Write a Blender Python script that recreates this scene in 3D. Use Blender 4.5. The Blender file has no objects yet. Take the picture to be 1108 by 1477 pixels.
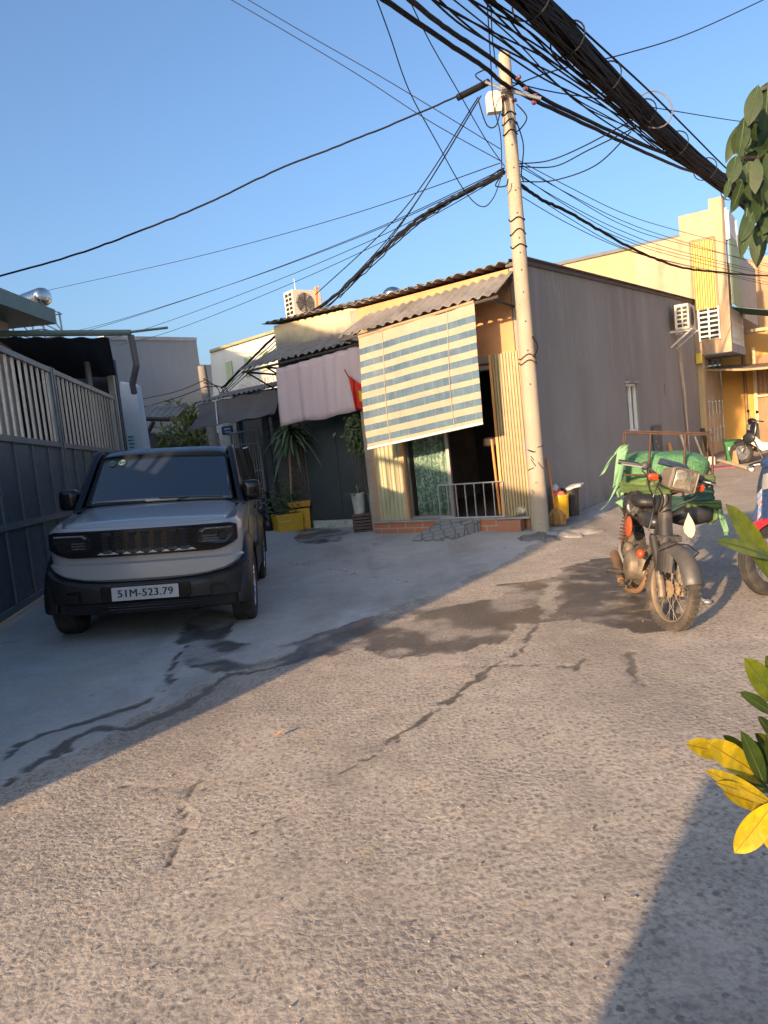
import bpy, math, random
import numpy as np
from mathutils import Vector, Matrix, Euler
random.seed(7)
S = bpy.context.scene
COL = S.collection
R = math.radians
# ---------------------------------------------------------------- camera survey
# the survey turns a measured sight line into a point on a known plane (ground, wall plane ...)
FPX, EYE, ROLL, HY = 1080.0, 1.5, R(6.0), 632.0
PITCH = math.atan((738.5 - HY) * math.cos(ROLL) / FPX)
def ray(px, py):
    u, v = px - 554.0, 738.5 - py
    c, s = math.cos(ROLL), math.sin(ROLL)
    x, y = u * c + v * s, -u * s + v * c
    cp, sp = math.cos(PITCH), math.sin(PITCH)
    return Vector((x, FPX * cp + y * sp, -FPX * sp + y * cp))
EYEV = Vector((0, 0, EYE))
def G(px, py, z=0.0):
    d = ray(px, py); return EYEV + d * ((z - EYE) / d.z)
def D(px, py, Y):
    d = ray(px, py); return EYEV + d * (Y / d.y)
class Plane:
    """vertical plane through a with horizontal direction u; n is the side facing the camera"""
    def __init__(s, a, u):
        s.a = Vector((a[0], a[1], 0)); s.u = Vector((u[0], u[1], 0)).normalized()
        n = Vector((-s.u.y, s.u.x, 0))
        if n.dot(-s.a) < 0: n = -n
        s.n = n
    def off(s, d): return Plane(s.a + s.n * d, s.u)
    def at(s, px, py):
        d = ray(px, py); t = s.n.dot(s.a - Vector((0, 0, 0))) / s.n.dot(Vector((d.x, d.y, 0)))
        return EYEV + d * t
    def tz(s, px, py):
        p = s.at(px, py); return ((p - s.a).dot(s.u), p.z)
    def pt(s, t, z, o=0.0):
        p = s.a + s.u * t + s.n * o; return Vector((p.x, p.y, z))
# ---------------------------------------------------------------- mesh builder
LOCM = {}
class MB:
    def __init__(s): s.v = []; s.f = []; s.mi = []
    def add(s, vs, fs, mi=0):
        b = len(s.v); s.v += [Vector(p) for p in vs]
        for f in fs: s.f.append([b + i for i in f]); s.mi.append(mi)
        return s
    def hexa(s, p, mi=0):   # p: bottom 0-3, top 4-7
        return s.add(p, [(3, 2, 1, 0), (4, 5, 6, 7), (0, 1, 5, 4), (1, 2, 6, 5), (2, 3, 7, 6), (3, 0, 4, 7)], mi)
    def box(s, x0, x1, y0, y1, z0, z1, mi=0, M=None):
        p = [Vector(q) for q in ((x0, y0, z0), (x1, y0, z0), (x1, y1, z0), (x0, y1, z0), (x0, y0, z1), (x1, y0, z1), (x1, y1, z1), (x0, y1, z1))]
        if M is not None: p = [M @ q for q in p]
        return s.hexa(p, mi)
    def pbox(s, P, t0, t1, z0, z1, o0, o1, mi=0):   # box on a Plane
        t0, t1 = min(t0, t1), max(t0, t1)
        p = [P.pt(t, z, o) for z in (z0, z1) for (t, o) in ((t0, o0), (t1, o0), (t1, o1), (t0, o1))]
        return s.hexa(p, mi)
    def prism(s, poly, vec, mi=0):
        n = len(poly); vec = Vector(vec); a = [Vector(p) for p in poly]; b = [p + vec for p in a]
        fs = [tuple(range(n))[::-1], tuple(range(n, 2 * n))]
        fs += [(i, (i + 1) % n, n + (i + 1) % n, n + i) for i in range(n)]
        return s.add(a + b, fs, mi)
    def tube(s, pts, r, n=8, mi=0, cap=True, closed=False):
        pts = [Vector(p) for p in pts]; m = len(pts)
        if not hasattr(r, '__len__'): r = [r] * m
        vs = []; prev = None
        for i, p in enumerate(pts):
            if closed: t = pts[(i + 1) % m] - pts[i - 1]
            else: t = pts[min(i + 1, m - 1)] - pts[max(i - 1, 0)]
            if t.length < 1e-9: t = Vector((0, 0, 1))
            t.normalize()
            if prev is None:
                a = Vector((0, 0, 1)) if abs(t.z) < .9 else Vector((1, 0, 0))
                prev = t.cross(a).normalized()
            e = (prev - t * prev.dot(t)); e.normalize(); prev = e
            g = t.cross(e)
            for k in range(n):
                an = 2 * math.pi * k / n
                vs.append(p + (e * math.cos(an) + g * math.sin(an)) * r[i])
        fs = []
        for i in range(m if closed else m - 1):
            j = (i + 1) % m
            for k in range(n):
                fs.append((i * n + k, i * n + (k + 1) % n, j * n + (k + 1) % n, j * n + k))
        if cap and not closed:
            fs.append(tuple(range(n))[::-1]); fs.append(tuple(range((m - 1) * n, m * n)))
        return s.add(vs, fs, mi)
    def lathe(s, prof, M=None, n=24, mi=0, cap=True):   # prof [(r,z)], around local z
        vs = []; fs = []
        for r, z in prof:
            for k in range(n):
                a = 2 * math.pi * k / n; vs.append(Vector((r * math.cos(a), r * math.sin(a), z)))
        m = len(prof)
        for i in range(m - 1):
            for k in range(n): fs.append((i * n + k, i * n + (k + 1) % n, (i + 1) * n + (k + 1) % n, (i + 1) * n + k))
        if prof[0][0] > 1e-6 and cap: fs.append(tuple(range(n))[::-1])
        if prof[-1][0] > 1e-6 and cap: fs.append(tuple(range((m - 1) * n, m * n)))
        if M is not None: vs = [M @ v for v in vs]
        return s.add(vs, fs, mi)
    def ell(s, c, rad, M=None, nu=16, nv=10, mi=0, fn=None):
        prof = []; vs = []; fs = []
        for i in range(nv + 1):
            th = math.pi * i / nv
            for k in range(nu):
                a = 2 * math.pi * k / nu
                q = Vector((math.sin(th) * math.cos(a), math.sin(th) * math.sin(a), -math.cos(th)))
                w = 1.0 if fn is None else fn(q)
                q = Vector((q.x * rad[0] * w, q.y * rad[1] * w, q.z * rad[2] * w))
                if M is not None: q = M @ q
                vs.append(q + Vector(c))
        for i in range(nv):
            for k in range(nu): fs.append((i * nu + k, i * nu + (k + 1) % nu, (i + 1) * nu + (k + 1) % nu, (i + 1) * nu + k))
        return s.add(vs, fs, mi)
    def grid(s, fn, nu, nv, mi=0):
        vs = [fn(i / nu, j / nv) for j in range(nv + 1) for i in range(nu + 1)]
        fs = [(j * (nu + 1) + i, j * (nu + 1) + i + 1, (j + 1) * (nu + 1) + i + 1, (j + 1) * (nu + 1) + i) for j in range(nv) for i in range(nu)]
        return s.add(vs, fs, mi)
    def sheet(s, fn, nu, nv, th, mi=0):   # a surface with thickness th (vector)
        th = Vector(th)
        a = [Vector(fn(i / nu, j / nv)) for j in range(nv + 1) for i in range(nu + 1)]
        N = len(a); vs = a + [p + th for p in a]; w = nu + 1; fs = []
        for j in range(nv):
            for i in range(nu):
                q = (j * w + i, j * w + i + 1, (j + 1) * w + i + 1, (j + 1) * w + i)
                fs.append(q); fs.append(tuple(N + k for k in q[::-1]))
        rim = [i for i in range(w)] + [j * w + nu for j in range(1, nv + 1)] + [nv * w + i for i in range(nu - 1, -1, -1)] + [j * w for j in range(nv - 1, 0, -1)]
        for k in range(len(rim)):
            p, q = rim[k], rim[(k + 1) % len(rim)]; fs.append((q, p, N + p, N + q))
        return s.add(vs, fs, mi)
    def build(s, name, mats, parent=None, smooth=None, bevel=0, local=False, seg=2, loc=None, recalc=True):
        me = bpy.data.meshes.new(name)
        o = bpy.data.objects.new(name, me); COL.objects.link(o)
        vs = s.v
        if parent is not None:
            o.parent = parent; Wm = LOCM[parent.name]; LOCM[o.name] = Wm
            if not local:
                inv = Wm.inverted(); vs = [inv @ p for p in vs]
        else:
            xs = [p.x for p in vs]; ys = [p.y for p in vs]; zs = [p.z for p in vs]
            L = Vector(loc) if loc is not None else Vector(((min(xs) + max(xs)) / 2, (min(ys) + max(ys)) / 2, min(zs)))
            if not local: vs = [p - L for p in vs]
            o.location = L; LOCM[o.name] = Matrix.Translation(L)
        me.from_pydata([tuple(p) for p in vs], [], s.f)
        for m in (mats if isinstance(mats, (list, tuple)) else [mats]): me.materials.append(m)
        if any(s.mi): me.polygons.foreach_set('material_index', s.mi)
        if recalc:
            bm = bmesh_new(me)
        if smooth is not None:
            me.polygons.foreach_set('use_smooth', [True] * len(me.polygons))
            if smooth < 179: me.set_sharp_from_angle(angle=R(smooth))
        me.update()
        if bevel:
            b = o.modifiers.new('edge', 'BEVEL'); b.width = bevel; b.segments = seg; b.limit_method = 'ANGLE'; b.angle_limit = R(40)
        return o
import bmesh
def bmesh_new(me):
    bm = bmesh.new(); bm.from_mesh(me); bmesh.ops.recalc_face_normals(bm, faces=bm.faces); bm.to_mesh(me); bm.free()
def tag(o, label=None, cat=None, group=None, kind=None):
    if label: o['label'] = label
    if cat: o['category'] = cat
    if group: o['group'] = group
    if kind: o['kind'] = kind
    return o
def thing(name, label, cat, loc, group=None, M=None):
    o = bpy.data.objects.new(name, None); COL.objects.link(o)
    o.empty_display_size = .2
    W = Matrix.Translation(Vector(loc)) @ (M if M is not None else Matrix())
    o.matrix_world = W; LOCM[o.name] = W
    return tag(o, label, cat, group)
def copy_tree(o, parent=None):
    c = o.copy(); COL.objects.link(c); c.parent = parent
    for ch in [k for k in bpy.data.objects if k.parent == o]: copy_tree(ch, c)
    return c
def basis(x, y, z): return Matrix((x, y, z)).transposed().to_4x4()
def along(d):   # matrix turning local z to d
    return Vector(d).to_track_quat('Z', 'Y').to_matrix().to_4x4()
def spline(pts, n=8):
    pts = [Vector(p) for p in pts]; out = []
    for i in range(len(pts) - 1):
        p0 = pts[max(i - 1, 0)]; p1 = pts[i]; p2 = pts[i + 1]; p3 = pts[min(i + 2, len(pts) - 1)]
        for k in range(n):
            t = k / n
            out.append(.5 * ((2 * p1) + (p2 - p0) * t + (2 * p0 - 5 * p1 + 4 * p2 - p3) * t * t + (3 * p1 - p0 - 3 * p2 + p3) * t ** 3))
    out.append(pts[-1]); return out
# ---------------------------------------------------------------- materials
def newmat(name):
    m = bpy.data.materials.new(name); m.use_nodes = True
    nt = m.node_tree; b = nt.nodes['Principled BSDF']
    return m, nt, b
def nd(nt, t, **k):
    n = nt.nodes.new(t)
    for a, v in k.items():
        if a.startswith('i_'): n.inputs[a[2:].replace('_', ' ')].default_value = v
        else: setattr(n, a, v)
    return n
def ramp(nt, fac, stops):
    r = nt.nodes.new('ShaderNodeValToRGB'); e = r.color_ramp.elements
    while len(e) < len(stops): e.new(.5)
    for i, (p, c) in enumerate(stops):
        e[i].position = p; e[i].color = (c, c, c, 1) if not hasattr(c, '__len__') else (*c, 1)
    nt.links.new(fac, r.inputs[0]); return r.outputs[0]
def mixc(nt, fac, a, b, mode='MIX'):
    m = nt.nodes.new('ShaderNodeMix'); m.data_type = 'RGBA'; m.blend_type = mode
    for idx, v in ((0, fac), (6, a), (7, b)):
        if isinstance(v, (int, float)): m.inputs[idx].default_value = v
        elif isinstance(v, (tuple, list)): m.inputs[idx].default_value = (*v, 1)
        else: nt.links.new(v, m.inputs[idx])
    return m.outputs[2]
def noi(nt, vec, scale, detail=4, rough=.55, dist=0):
    n = nd(nt, 'ShaderNodeTexNoise'); n.inputs['Scale'].default_value = scale; n.inputs['Detail'].default_value = detail
    n.inputs['Roughness'].default_value = rough; n.inputs['Distortion'].default_value = dist
    nt.links.new(vec, n.inputs['Vector']); return n.outputs['Fac']
def mapping(nt, scale=(1, 1, 1)):
    tc = nd(nt, 'ShaderNodeTexCoord'); mp = nd(nt, 'ShaderNodeMapping'); mp.inputs['Scale'].default_value = scale
    nt.links.new(tc.outputs['Object'], mp.inputs['Vector']); return mp.outputs['Vector']
def pm(name, col, rough=.7, var=.18, vs=3.0, bump=0.0, bs=60.0, metal=0.0, dirt=None, dirtamt=.35, ds=2.0, stretch=(1, 1, 1), coat=0.0, spec=.5):
    """painted / plaster / plastic surface: base colour broken up by two scales of noise, optional dirt patches and bump"""
    m, nt, b = newmat(name)
    v = mapping(nt, stretch)
    f1 = noi(nt, v, vs, 5); f2 = noi(nt, v, vs * 9, 4)
    lo = tuple(c * (1 - var) for c in col); hi = tuple(min(1, c * (1 + var)) for c in col)
    c = mixc(nt, ramp(nt, f1, [(.3, 0), (.7, 1)]), lo, hi)
    c = mixc(nt, ramp(nt, f2, [(.35, 0.0), (.75, .5)]), c, lo)
    if dirt is not None:
        f3 = noi(nt, v, ds, 6, .65, .4)
        c = mixc(nt, ramp(nt, f3, [(.5, 0), (.68, dirtamt)]), c, dirt)
    nt.links.new(c, b.inputs['Base Color'])
    nt.links.new(ramp(nt, f2, [(.2, max(0, rough - .1)), (.8, min(1, rough + .1))]), b.inputs['Roughness'])
    b.inputs['Metallic'].default_value = metal; b.inputs['Coat Weight'].default_value = coat; b.inputs['Coat Roughness'].default_value = .05
    b.inputs['Specular IOR Level'].default_value = spec
    if bump:
        bp = nd(nt, 'ShaderNodeBump'); bp.inputs['Strength'].default_value = bump; bp.inputs['Distance'].default_value = .02
        nt.links.new(noi(nt, v, bs, 4), bp.inputs['Height']); nt.links.new(bp.outputs[0], b.inputs['Normal'])
    return m
def flat(name, col, rough=.5, metal=0.0, coat=0.0):
    return pm(name, col, rough, var=.08, vs=8, metal=metal, coat=coat)
# ---------------------------------------------------------------- camera, sky, sun
cam = bpy.data.cameras.new('camera'); camo = bpy.data.objects.new('camera', cam); COL.objects.link(camo)
cam.sensor_fit = 'VERTICAL'; cam.sensor_height = 36; cam.sensor_width = 27; cam.lens = 36 * FPX / 1477
cam.clip_start = .05; cam.clip_end = 2000
fw = Vector((0, math.cos(PITCH), -math.sin(PITCH))); up0 = Vector((0, math.sin(PITCH), math.cos(PITCH))); rt0 = Vector((1, 0, 0))
c_, s_ = math.cos(ROLL), math.sin(ROLL)
rt = rt0 * c_ - up0 * s_; up = rt0 * s_ + up0 * c_
camo.matrix_world = Matrix.Translation(EYEV) @ basis(rt, up, -fw)
S.camera = camo
SUN_AZ, SUN_EL = R(33.9), R(15)     # azimuth the light travels towards, elevation
Ldir = Vector((math.sin(SUN_AZ) * math.cos(SUN_EL), math.cos(SUN_AZ) * math.cos(SUN_EL), -math.sin(SUN_EL)))
sl = bpy.data.lights.new('sun', 'SUN'); sl.energy = SUN_E = 5.0; sl.angle = R(.8); sl.color = (1.0, .675, .40)
so = bpy.data.objects.new('sun', sl); COL.objects.link(so); so.rotation_euler = (-Ldir).to_track_quat('Z', 'Y').to_euler(); so.location = (-8, -12, 9)
w = bpy.data.worlds.new('World'); S.world = w; w.use_nodes = True
wn = w.node_tree; bg = wn.nodes['Background']; sky = wn.nodes.new('ShaderNodeTexSky'); sky.sky_type = 'NISHITA'
sky.sun_disc = False; sky.sun_elevation = SUN_EL; sky.sun_rotation = math.pi + SUN_AZ; sky.air_density = 1.0; sky.dust_density = 4.2; sky.ozone_density = 3.9
wn.links.new(sky.outputs[0], bg.inputs[0]); bg.inputs[1].default_value = .135
S.view_settings.view_transform = 'Standard'; S.view_settings.look = 'None'; S.view_settings.exposure = 1.17; S.view_settings.gamma = 1
try: S.cycles.use_denoising = True
except Exception: pass
# ---------------------------------------------------------------- reference planes
W0, WF = G(840, 747), G(1015, 667)
WALL = Plane(W0, WF - W0)                       # street wall of the corner shop
WD = WALL.u; FD = Vector((-WD.y, WD.x, 0))      # WD runs up the lane, FD runs left along the shop front
CORNER = WALL.at(785, 765); CORNER.z = 0
FAC = Plane(CORNER, FD)                         # shop front plane
GATE = Plane((-3.73, 6.95), (-math.sin(R(8)), math.cos(R(8))))
# ================================================================ GROUND
def vnoise(x, y, seed=0):
    xi = np.floor(x).astype(np.int64); yi = np.floor(y).astype(np.int64); fx = x - xi; fy = y - yi
    def h(a, b):
        n = (a * 374761393 + b * 668265263 + seed * 974711) & 0x7fffffff
        n = ((n ^ (n >> 13)) * 1274126177) & 0x7fffffff
        return ((n ^ (n >> 16)) & 0xffff) / 65535.0
    u = fx * fx * (3 - 2 * fx); v = fy * fy * (3 - 2 * fy)
    return (h(xi, yi) * (1 - u) + h(xi + 1, yi) * u) * (1 - v) + (h(xi, yi + 1) * (1 - u) + h(xi + 1, yi + 1) * u) * v
def fbm(x, y, o=4, seed=0):
    t = 0; a = .5
    for i in range(o): t = t + a * (vnoise(x * 2 ** i, y * 2 ** i, seed + i) - .5); a *= .55
    return t * 2
def sstep(a, b, x):
    t = np.clip((x - a) / (b - a), 0, 1); return t * t * (3 - 2 * t)
def gpoly(pts): return [(G(*p).x, G(*p).y) for p in pts]
def inpoly(x, y, poly):
    c = np.zeros(x.shape, bool); n = len(poly)
    for i in range(n):
        (x1, y1), (x2, y2) = poly[i], poly[(i + 1) % n]
        if y1 == y2: continue
        k = ((y1 > y) != (y2 > y)) & (x < (x2 - x1) * (y - y1) / (y2 - y1) + x1); c ^= k
    return c
def segdist(x, y, pl):
    d = np.full(x.shape, 1e9)
    for (x1, y1), (x2, y2) in zip(pl[:-1], pl[1:]):
        dx, dy = x2 - x1, y2 - y1; t = np.clip(((x - x1) * dx + (y - y1) * dy) / (dx * dx + dy * dy + 1e-9), 0, 1)
        d = np.minimum(d, np.hypot(x - x1 - t * dx, y - y1 - t * dy))
    return d
def gheight(x, y):
    x = np.asarray(x, float); y = np.asarray(y, float)
    z = .036 * np.clip(-1.3 - x, 0, 3.2)
    df = (x - FAC.a.x) * FAC.n.x + (y - FAC.a.y) * FAC.n.y           # metres in front of the shop front
    tf = (x - FAC.a.x) * FAC.u.x + (y - FAC.a.y) * FAC.u.y
    z = z + .09 * sstep(1.6, .3, df) * sstep(-.7, .0, tf)
    return z
def gz(x, y): return float(gheight(np.array([x]), np.array([y]))[0])
def gline(a, b, s, s2=None):
    out = [a]
    while out[-1] < b: out.append(out[-1] + (s if s2 is None else s + (s2 - s) * (out[-1] - a) / (b - a)))
    return out
xs = np.array([-400, -200, -90, -45, -25, -16, -11, -8.5, -7, -6, -5.2] + gline(-4.6, -1.6, .04) + gline(-1.55, 4.6, .03) + gline(4.7, 10, .09) + [11, 13, 17, 25, 45, 90, 200, 400])
ys = np.array([-400, -150, -60, -25, -10, -5, -2, 0, .6] + gline(1.0, 14.5, .018, .075) + gline(14.7, 24, .3) + [26, 30, 40, 60, 100, 200, 420])
GX, GY = np.meshgrid(xs, ys)
wx = GX + .16 * fbm(GX * 2.2, GY * 2.2, 4, 3); wy = GY + .16 * fbm(GX * 2.2, GY * 2.2, 4, 9)
apron_p = gpoly([(0, 1150), (140, 1080), (250, 1010), (330, 975), (450, 930), (560, 885), (650, 850), (740, 805), (800, 778), (850, 757), (875, 744), (905, 720)]) + [(3.4, 13), (-9, 22), (-9, 2.5)]
AP = inpoly(wx, wy, apron_p).astype(float)
wet_p = gpoly([(262, 965), (258, 925), (268, 900), (300, 884), (345, 890), (330, 925), (385, 938), (450, 922), (520, 893), (610, 878), (720, 862), (742, 850), (716, 845), (812, 832), (812, 818), (862, 806), (905, 800), (935, 800), (968, 826), (985, 868), (982, 905), (930, 912), (880, 906), (845, 893), (790, 898), (745, 903), (722, 925), (655, 944), (560, 947), (522, 932), (480, 948), (440, 955), (400, 955), (330, 972)])
wet2 = gpoly([(425, 785), (440, 770), (480, 771), (505, 776), (488, 789), (450, 792)])
wxa = GX + .10 * fbm(GX * 1.6, GY * 1.6, 5, 21) + .07 * fbm(GX * 7, GY * 7, 4, 22); wya = GY + .10 * fbm(GX * 1.6, GY * 1.6, 5, 33) + .07 * fbm(GX * 7, GY * 7, 4, 34)
WET = np.maximum(inpoly(wxa, wya, wet_p), inpoly(wxa, wya, wet2)).astype(float)
# dry islands inside the wet stain
isl = gpoly([(318, 952), (360, 938), (440, 930), (430, 942), (360, 960)])
WET *= 1 - .8 * inpoly(wxa, wya, isl)
isl2 = gpoly([(783, 895), (788, 842), (806, 836), (810, 850), (802, 890)])
WET *= 1 - .55 * inpoly(wxa, wya, isl2)
WET *= np.clip(.74 + 1.25 * fbm(GX * 3.1, GY * 3.1, 4, 55), .35, 1)
cr = np.zeros(GX.shape)
def crack(pts, w, amp=.07):
    global cr
    xw = GX + amp * fbm(GX * 5, GY * 5, 5, 71) + .03 * fbm(GX * 24, GY * 24, 3, 72); yw = GY + amp * fbm(GX * 5, GY * 5, 5, 83) + .03 * fbm(GX * 24, GY * 24, 3, 84)
    d = segdist(xw, yw, gpoly(pts)); wv = .8 * w * np.clip(.75 + 1.6 * fbm(GX * 2.3, GY * 2.3, 3, 91), .15, 1.8)
    cr = np.maximum(cr, np.clip(1.4 - d / wv, 0, 1))
crack([(0, 1105), (60, 1065), (150, 1040), (215, 1015), (250, 985), (262, 945), (275, 925)], .035)
crack([(85, 1090), (130, 1060), (200, 1050), (300, 1000), (330, 975), (420, 955), (455, 928)], .045)
crack([(0, 1140), (60, 1105), (110, 1085)], .035)
crack([(240, 1262), (265, 1165), (292, 1122)], .013)
crack([(480, 1122), (560, 1072), (598, 1046)], .014); crack([(598, 1048), (650, 1010), (740, 942), (778, 900)], .032)
crack([(560, 1085), (585, 1060)], .02)
crack([(660, 962), (740, 958), (830, 962)], .022); crack([(828, 968), (840, 950)], .035)
crack([(903, 940), (917, 985)], .03); crack([(360, 1200), (420, 1170)], .01); crack([(170, 1135), (300, 1140)], .009)
crack([(140, 835), (360, 840)], .01, .03); crack([(385, 808), (600, 842)], .012, .06)
crack([(0, 905), (300, 880)], .008, .02)
EDGE = sstep(.11, .0, segdist(GX + .1 * fbm(GX * 6, GY * 6, 3, 15), GY + .1 * fbm(GX * 6, GY * 6, 3, 17), gpoly([(560, 885), (650, 850), (740, 805), (800, 778), (850, 757)])))
GZ = gheight(GX, GY)
near = sstep(16, 12, GY) * sstep(-.2, .8, GY)
GZ = GZ + near * (.006 * fbm(GX * 1.1, GY * 1.1, 4, 5) * (1 + .5 * (1 - AP)) + (1 - AP) * .0015 * fbm(GX * 9, GY * 9, 3, 6)) - .008 * cr + near * EDGE * .02 * (vnoise(GX * 11, GY * 11, 8))
GZ = GZ + near * .012 * AP * sstep(3.2, 4.5, GY)
ny, nx = GX.shape
me = bpy.data.meshes.new('ground')
vco = np.stack([GX, GY, GZ], -1).reshape(-1, 3)
idx = np.arange(nx * ny).reshape(ny, nx)
qd = np.stack([idx[:-1, :-1], idx[:-1, 1:], idx[1:, 1:], idx[1:, :-1]], -1).reshape(-1, 4)
me.from_pydata(vco.tolist(), [], qd.tolist())
for nm, arr in (('apron', AP), ('wet', WET), ('crack', cr)):
    a = me.attributes.new(nm, 'FLOAT', 'POINT'); a.data.foreach_set('value', arr.reshape(-1).astype(np.float32))
me.polygons.foreach_set('use_smooth', [True] * len(me.polygons))
go = bpy.data.objects.new('ground', me); COL.objects.link(go)
tag(go, 'rough chipped concrete lane with smooth cracked apron and dark wet stain', 'ground', kind='structure')
m, nt, b = newmat('lane_surface')
v = mapping(nt); L = nt.links.new
def attr(n):
    a = nd(nt, 'ShaderNodeAttribute'); a.attribute_name = n; return a.outputs['Fac']
def vor(scale, feat='F1', out='Distance', rnd=1.0, vv=None):
    n = nd(nt, 'ShaderNodeTexVoronoi'); n.feature = feat; n.inputs['Scale'].default_value = scale; n.inputs['Randomness'].default_value = rnd
    L(v if vv is None else vv, n.inputs['Vector']); return n.outputs[out]
def mth(op, a, c=None):
    n = nd(nt, 'ShaderNodeMath', operation=op)
    for i, q in enumerate((a, c)):
        if q is None: continue
        if isinstance(q, (int, float)): n.inputs[i].default_value = q
        else: L(q, n.inputs[i])
    return n.outputs[0]
big = noi(nt, v, .9, 6, .6); mid = noi(nt, v, 5, 6, .65); fin = noi(nt, v, 38, 5, .7); vfin = noi(nt, v, 140, 3, .7)
# distorted coordinates so that the aggregate is not round
nv = nd(nt, 'ShaderNodeTexNoise'); nv.inputs['Scale'].default_value = 26; nv.inputs['Detail'].default_value = 3; L(v, nv.inputs['Vector'])
sc = nd(nt, 'ShaderNodeVectorMath', operation='SCALE'); L(nv.outputs['Color'], sc.inputs[0]); sc.inputs['Scale'].default_value = .035
ad = nd(nt, 'ShaderNodeVectorMath', operation='ADD'); L(v, ad.inputs[0]); L(sc.outputs[0], ad.inputs[1]); dv = ad.outputs[0]
st1 = vor(37, vv=dv); st1c = vor(37, out='Color', vv=dv); st2 = vor(80, vv=dv)
sepc = nd(nt, 'ShaderNodeSeparateColor'); L(st1c, sepc.inputs[0]); pick = sepc.outputs[0]
matrix = mixc(nt, ramp(nt, mid, [(.3, 0), (.7, 1)]), (.32, .28, .225), (.48, .425, .345))
matrix = mixc(nt, ramp(nt, big, [(.35, 0), (.65, .55)]), matrix, (.30, .265, .225))
stone = mixc(nt, sepc.outputs[1], (.105, .098, .09), (.30, .265, .225))
stmask = mth('MULTIPLY', ramp(nt, st1, [(.3, 1), (.46, 0)]), ramp(nt, pick, [(.45, 0), (.62, .85)]))
road = mixc(nt, stmask, matrix, stone)
road = mixc(nt, ramp(nt, fin, [(.40, .6), (.54, 0)]), road, (.15, .125, .105))
road = mixc(nt, ramp(nt, vfin, [(.6, 0), (.75, .5)]), road, (.46, .40, .33))
conc = mixc(nt, ramp(nt, mid, [(.3, 0), (.7, 1)]), (.37, .355, .325), (.47, .455, .42))
conc = mixc(nt, ramp(nt, big, [(.4, 0), (.62, .6)]), conc, (.32, .305, .275))
conc = mixc(nt, ramp(nt, fin, [(.3, .35), (.5, 0)]), conc, (.15, .145, .14))
ap = attr('apron'); apn = ramp(nt, mth('ADD', ap, mth('MULTIPLY', mth('SUBTRACT', fin, .5), 1.0)), [(.4, 0), (.6, 1)])
col = mixc(nt, apn, road, conc)
ck = attr('crack'); col = mixc(nt, ramp(nt, mth('ADD', ck, mth('MULTIPLY', mth('SUBTRACT', fin, .5), .9)), [(.35, 0), (.8, .85)]), col, (.05, .043, .037))
wt = attr('wet'); wtn = ramp(nt, mth('ADD', wt, mth('ADD', mth('MULTIPLY', mth('SUBTRACT', mid, .5), .8), mth('MULTIPLY', mth('SUBTRACT', fin, .5), .7))), [(.22, 0), (.75, 1)])
col = mixc(nt, mth('MULTIPLY', wtn, .82), col, (.03, .029, .03))
trk = noi(nt, mapping(nt, (.55, .2, 1)), 1.6, 5, .6)
col = mixc(nt, ramp(nt, trk, [(.38, .42), (.5, 0)]), col, (.17, .145, .12))
col = mixc(nt, ramp(nt, noi(nt, v, 1.7, 7, .7, .6), [(.56, 0), (.66, .4)]), col, (.47, .40, .33))
dst = noi(nt, mapping(nt, (1, 1.0, 1)), 2.6, 8, .72, .8)
col = mixc(nt, ramp(nt, dst, [(.6, 0), (.68, .55)]), col, (.46, .35, .21))
oil = noi(nt, mapping(nt, (1.3, .9, 1)), 3.4, 7, .7, .4)
col = mixc(nt, ramp(nt, oil, [(.62, 0), (.7, .5)]), col, (.12, .11, .105))
L(col, b.inputs['Base Color'])
L(mth('SUBTRACT', .92, mth('MULTIPLY', wtn, .55)), b.inputs['Roughness'])
hgt = mth('ADD', mth('MULTIPLY', st1, -.55), mth('ADD', mth('MULTIPLY', fin, .75), mth('ADD', mth('MULTIPLY', st2, -.25), mth('MULTIPLY', mid, .3))))
flatn = mth('SUBTRACT', 1.0, mth('MULTIPLY', apn, .45))
bp = nd(nt, 'ShaderNodeBump'); bp.inputs['Distance'].default_value = .018; L(mth('MULTIPLY', mth('MULTIPLY', flatn, ramp(nt, big, [(.35, .25), (.65, 1)])), .40), bp.inputs['Strength']); L(hgt, bp.inputs['Height'])
L(bp.outputs[0], b.inputs['Normal'])
me.materials.append(m)
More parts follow.
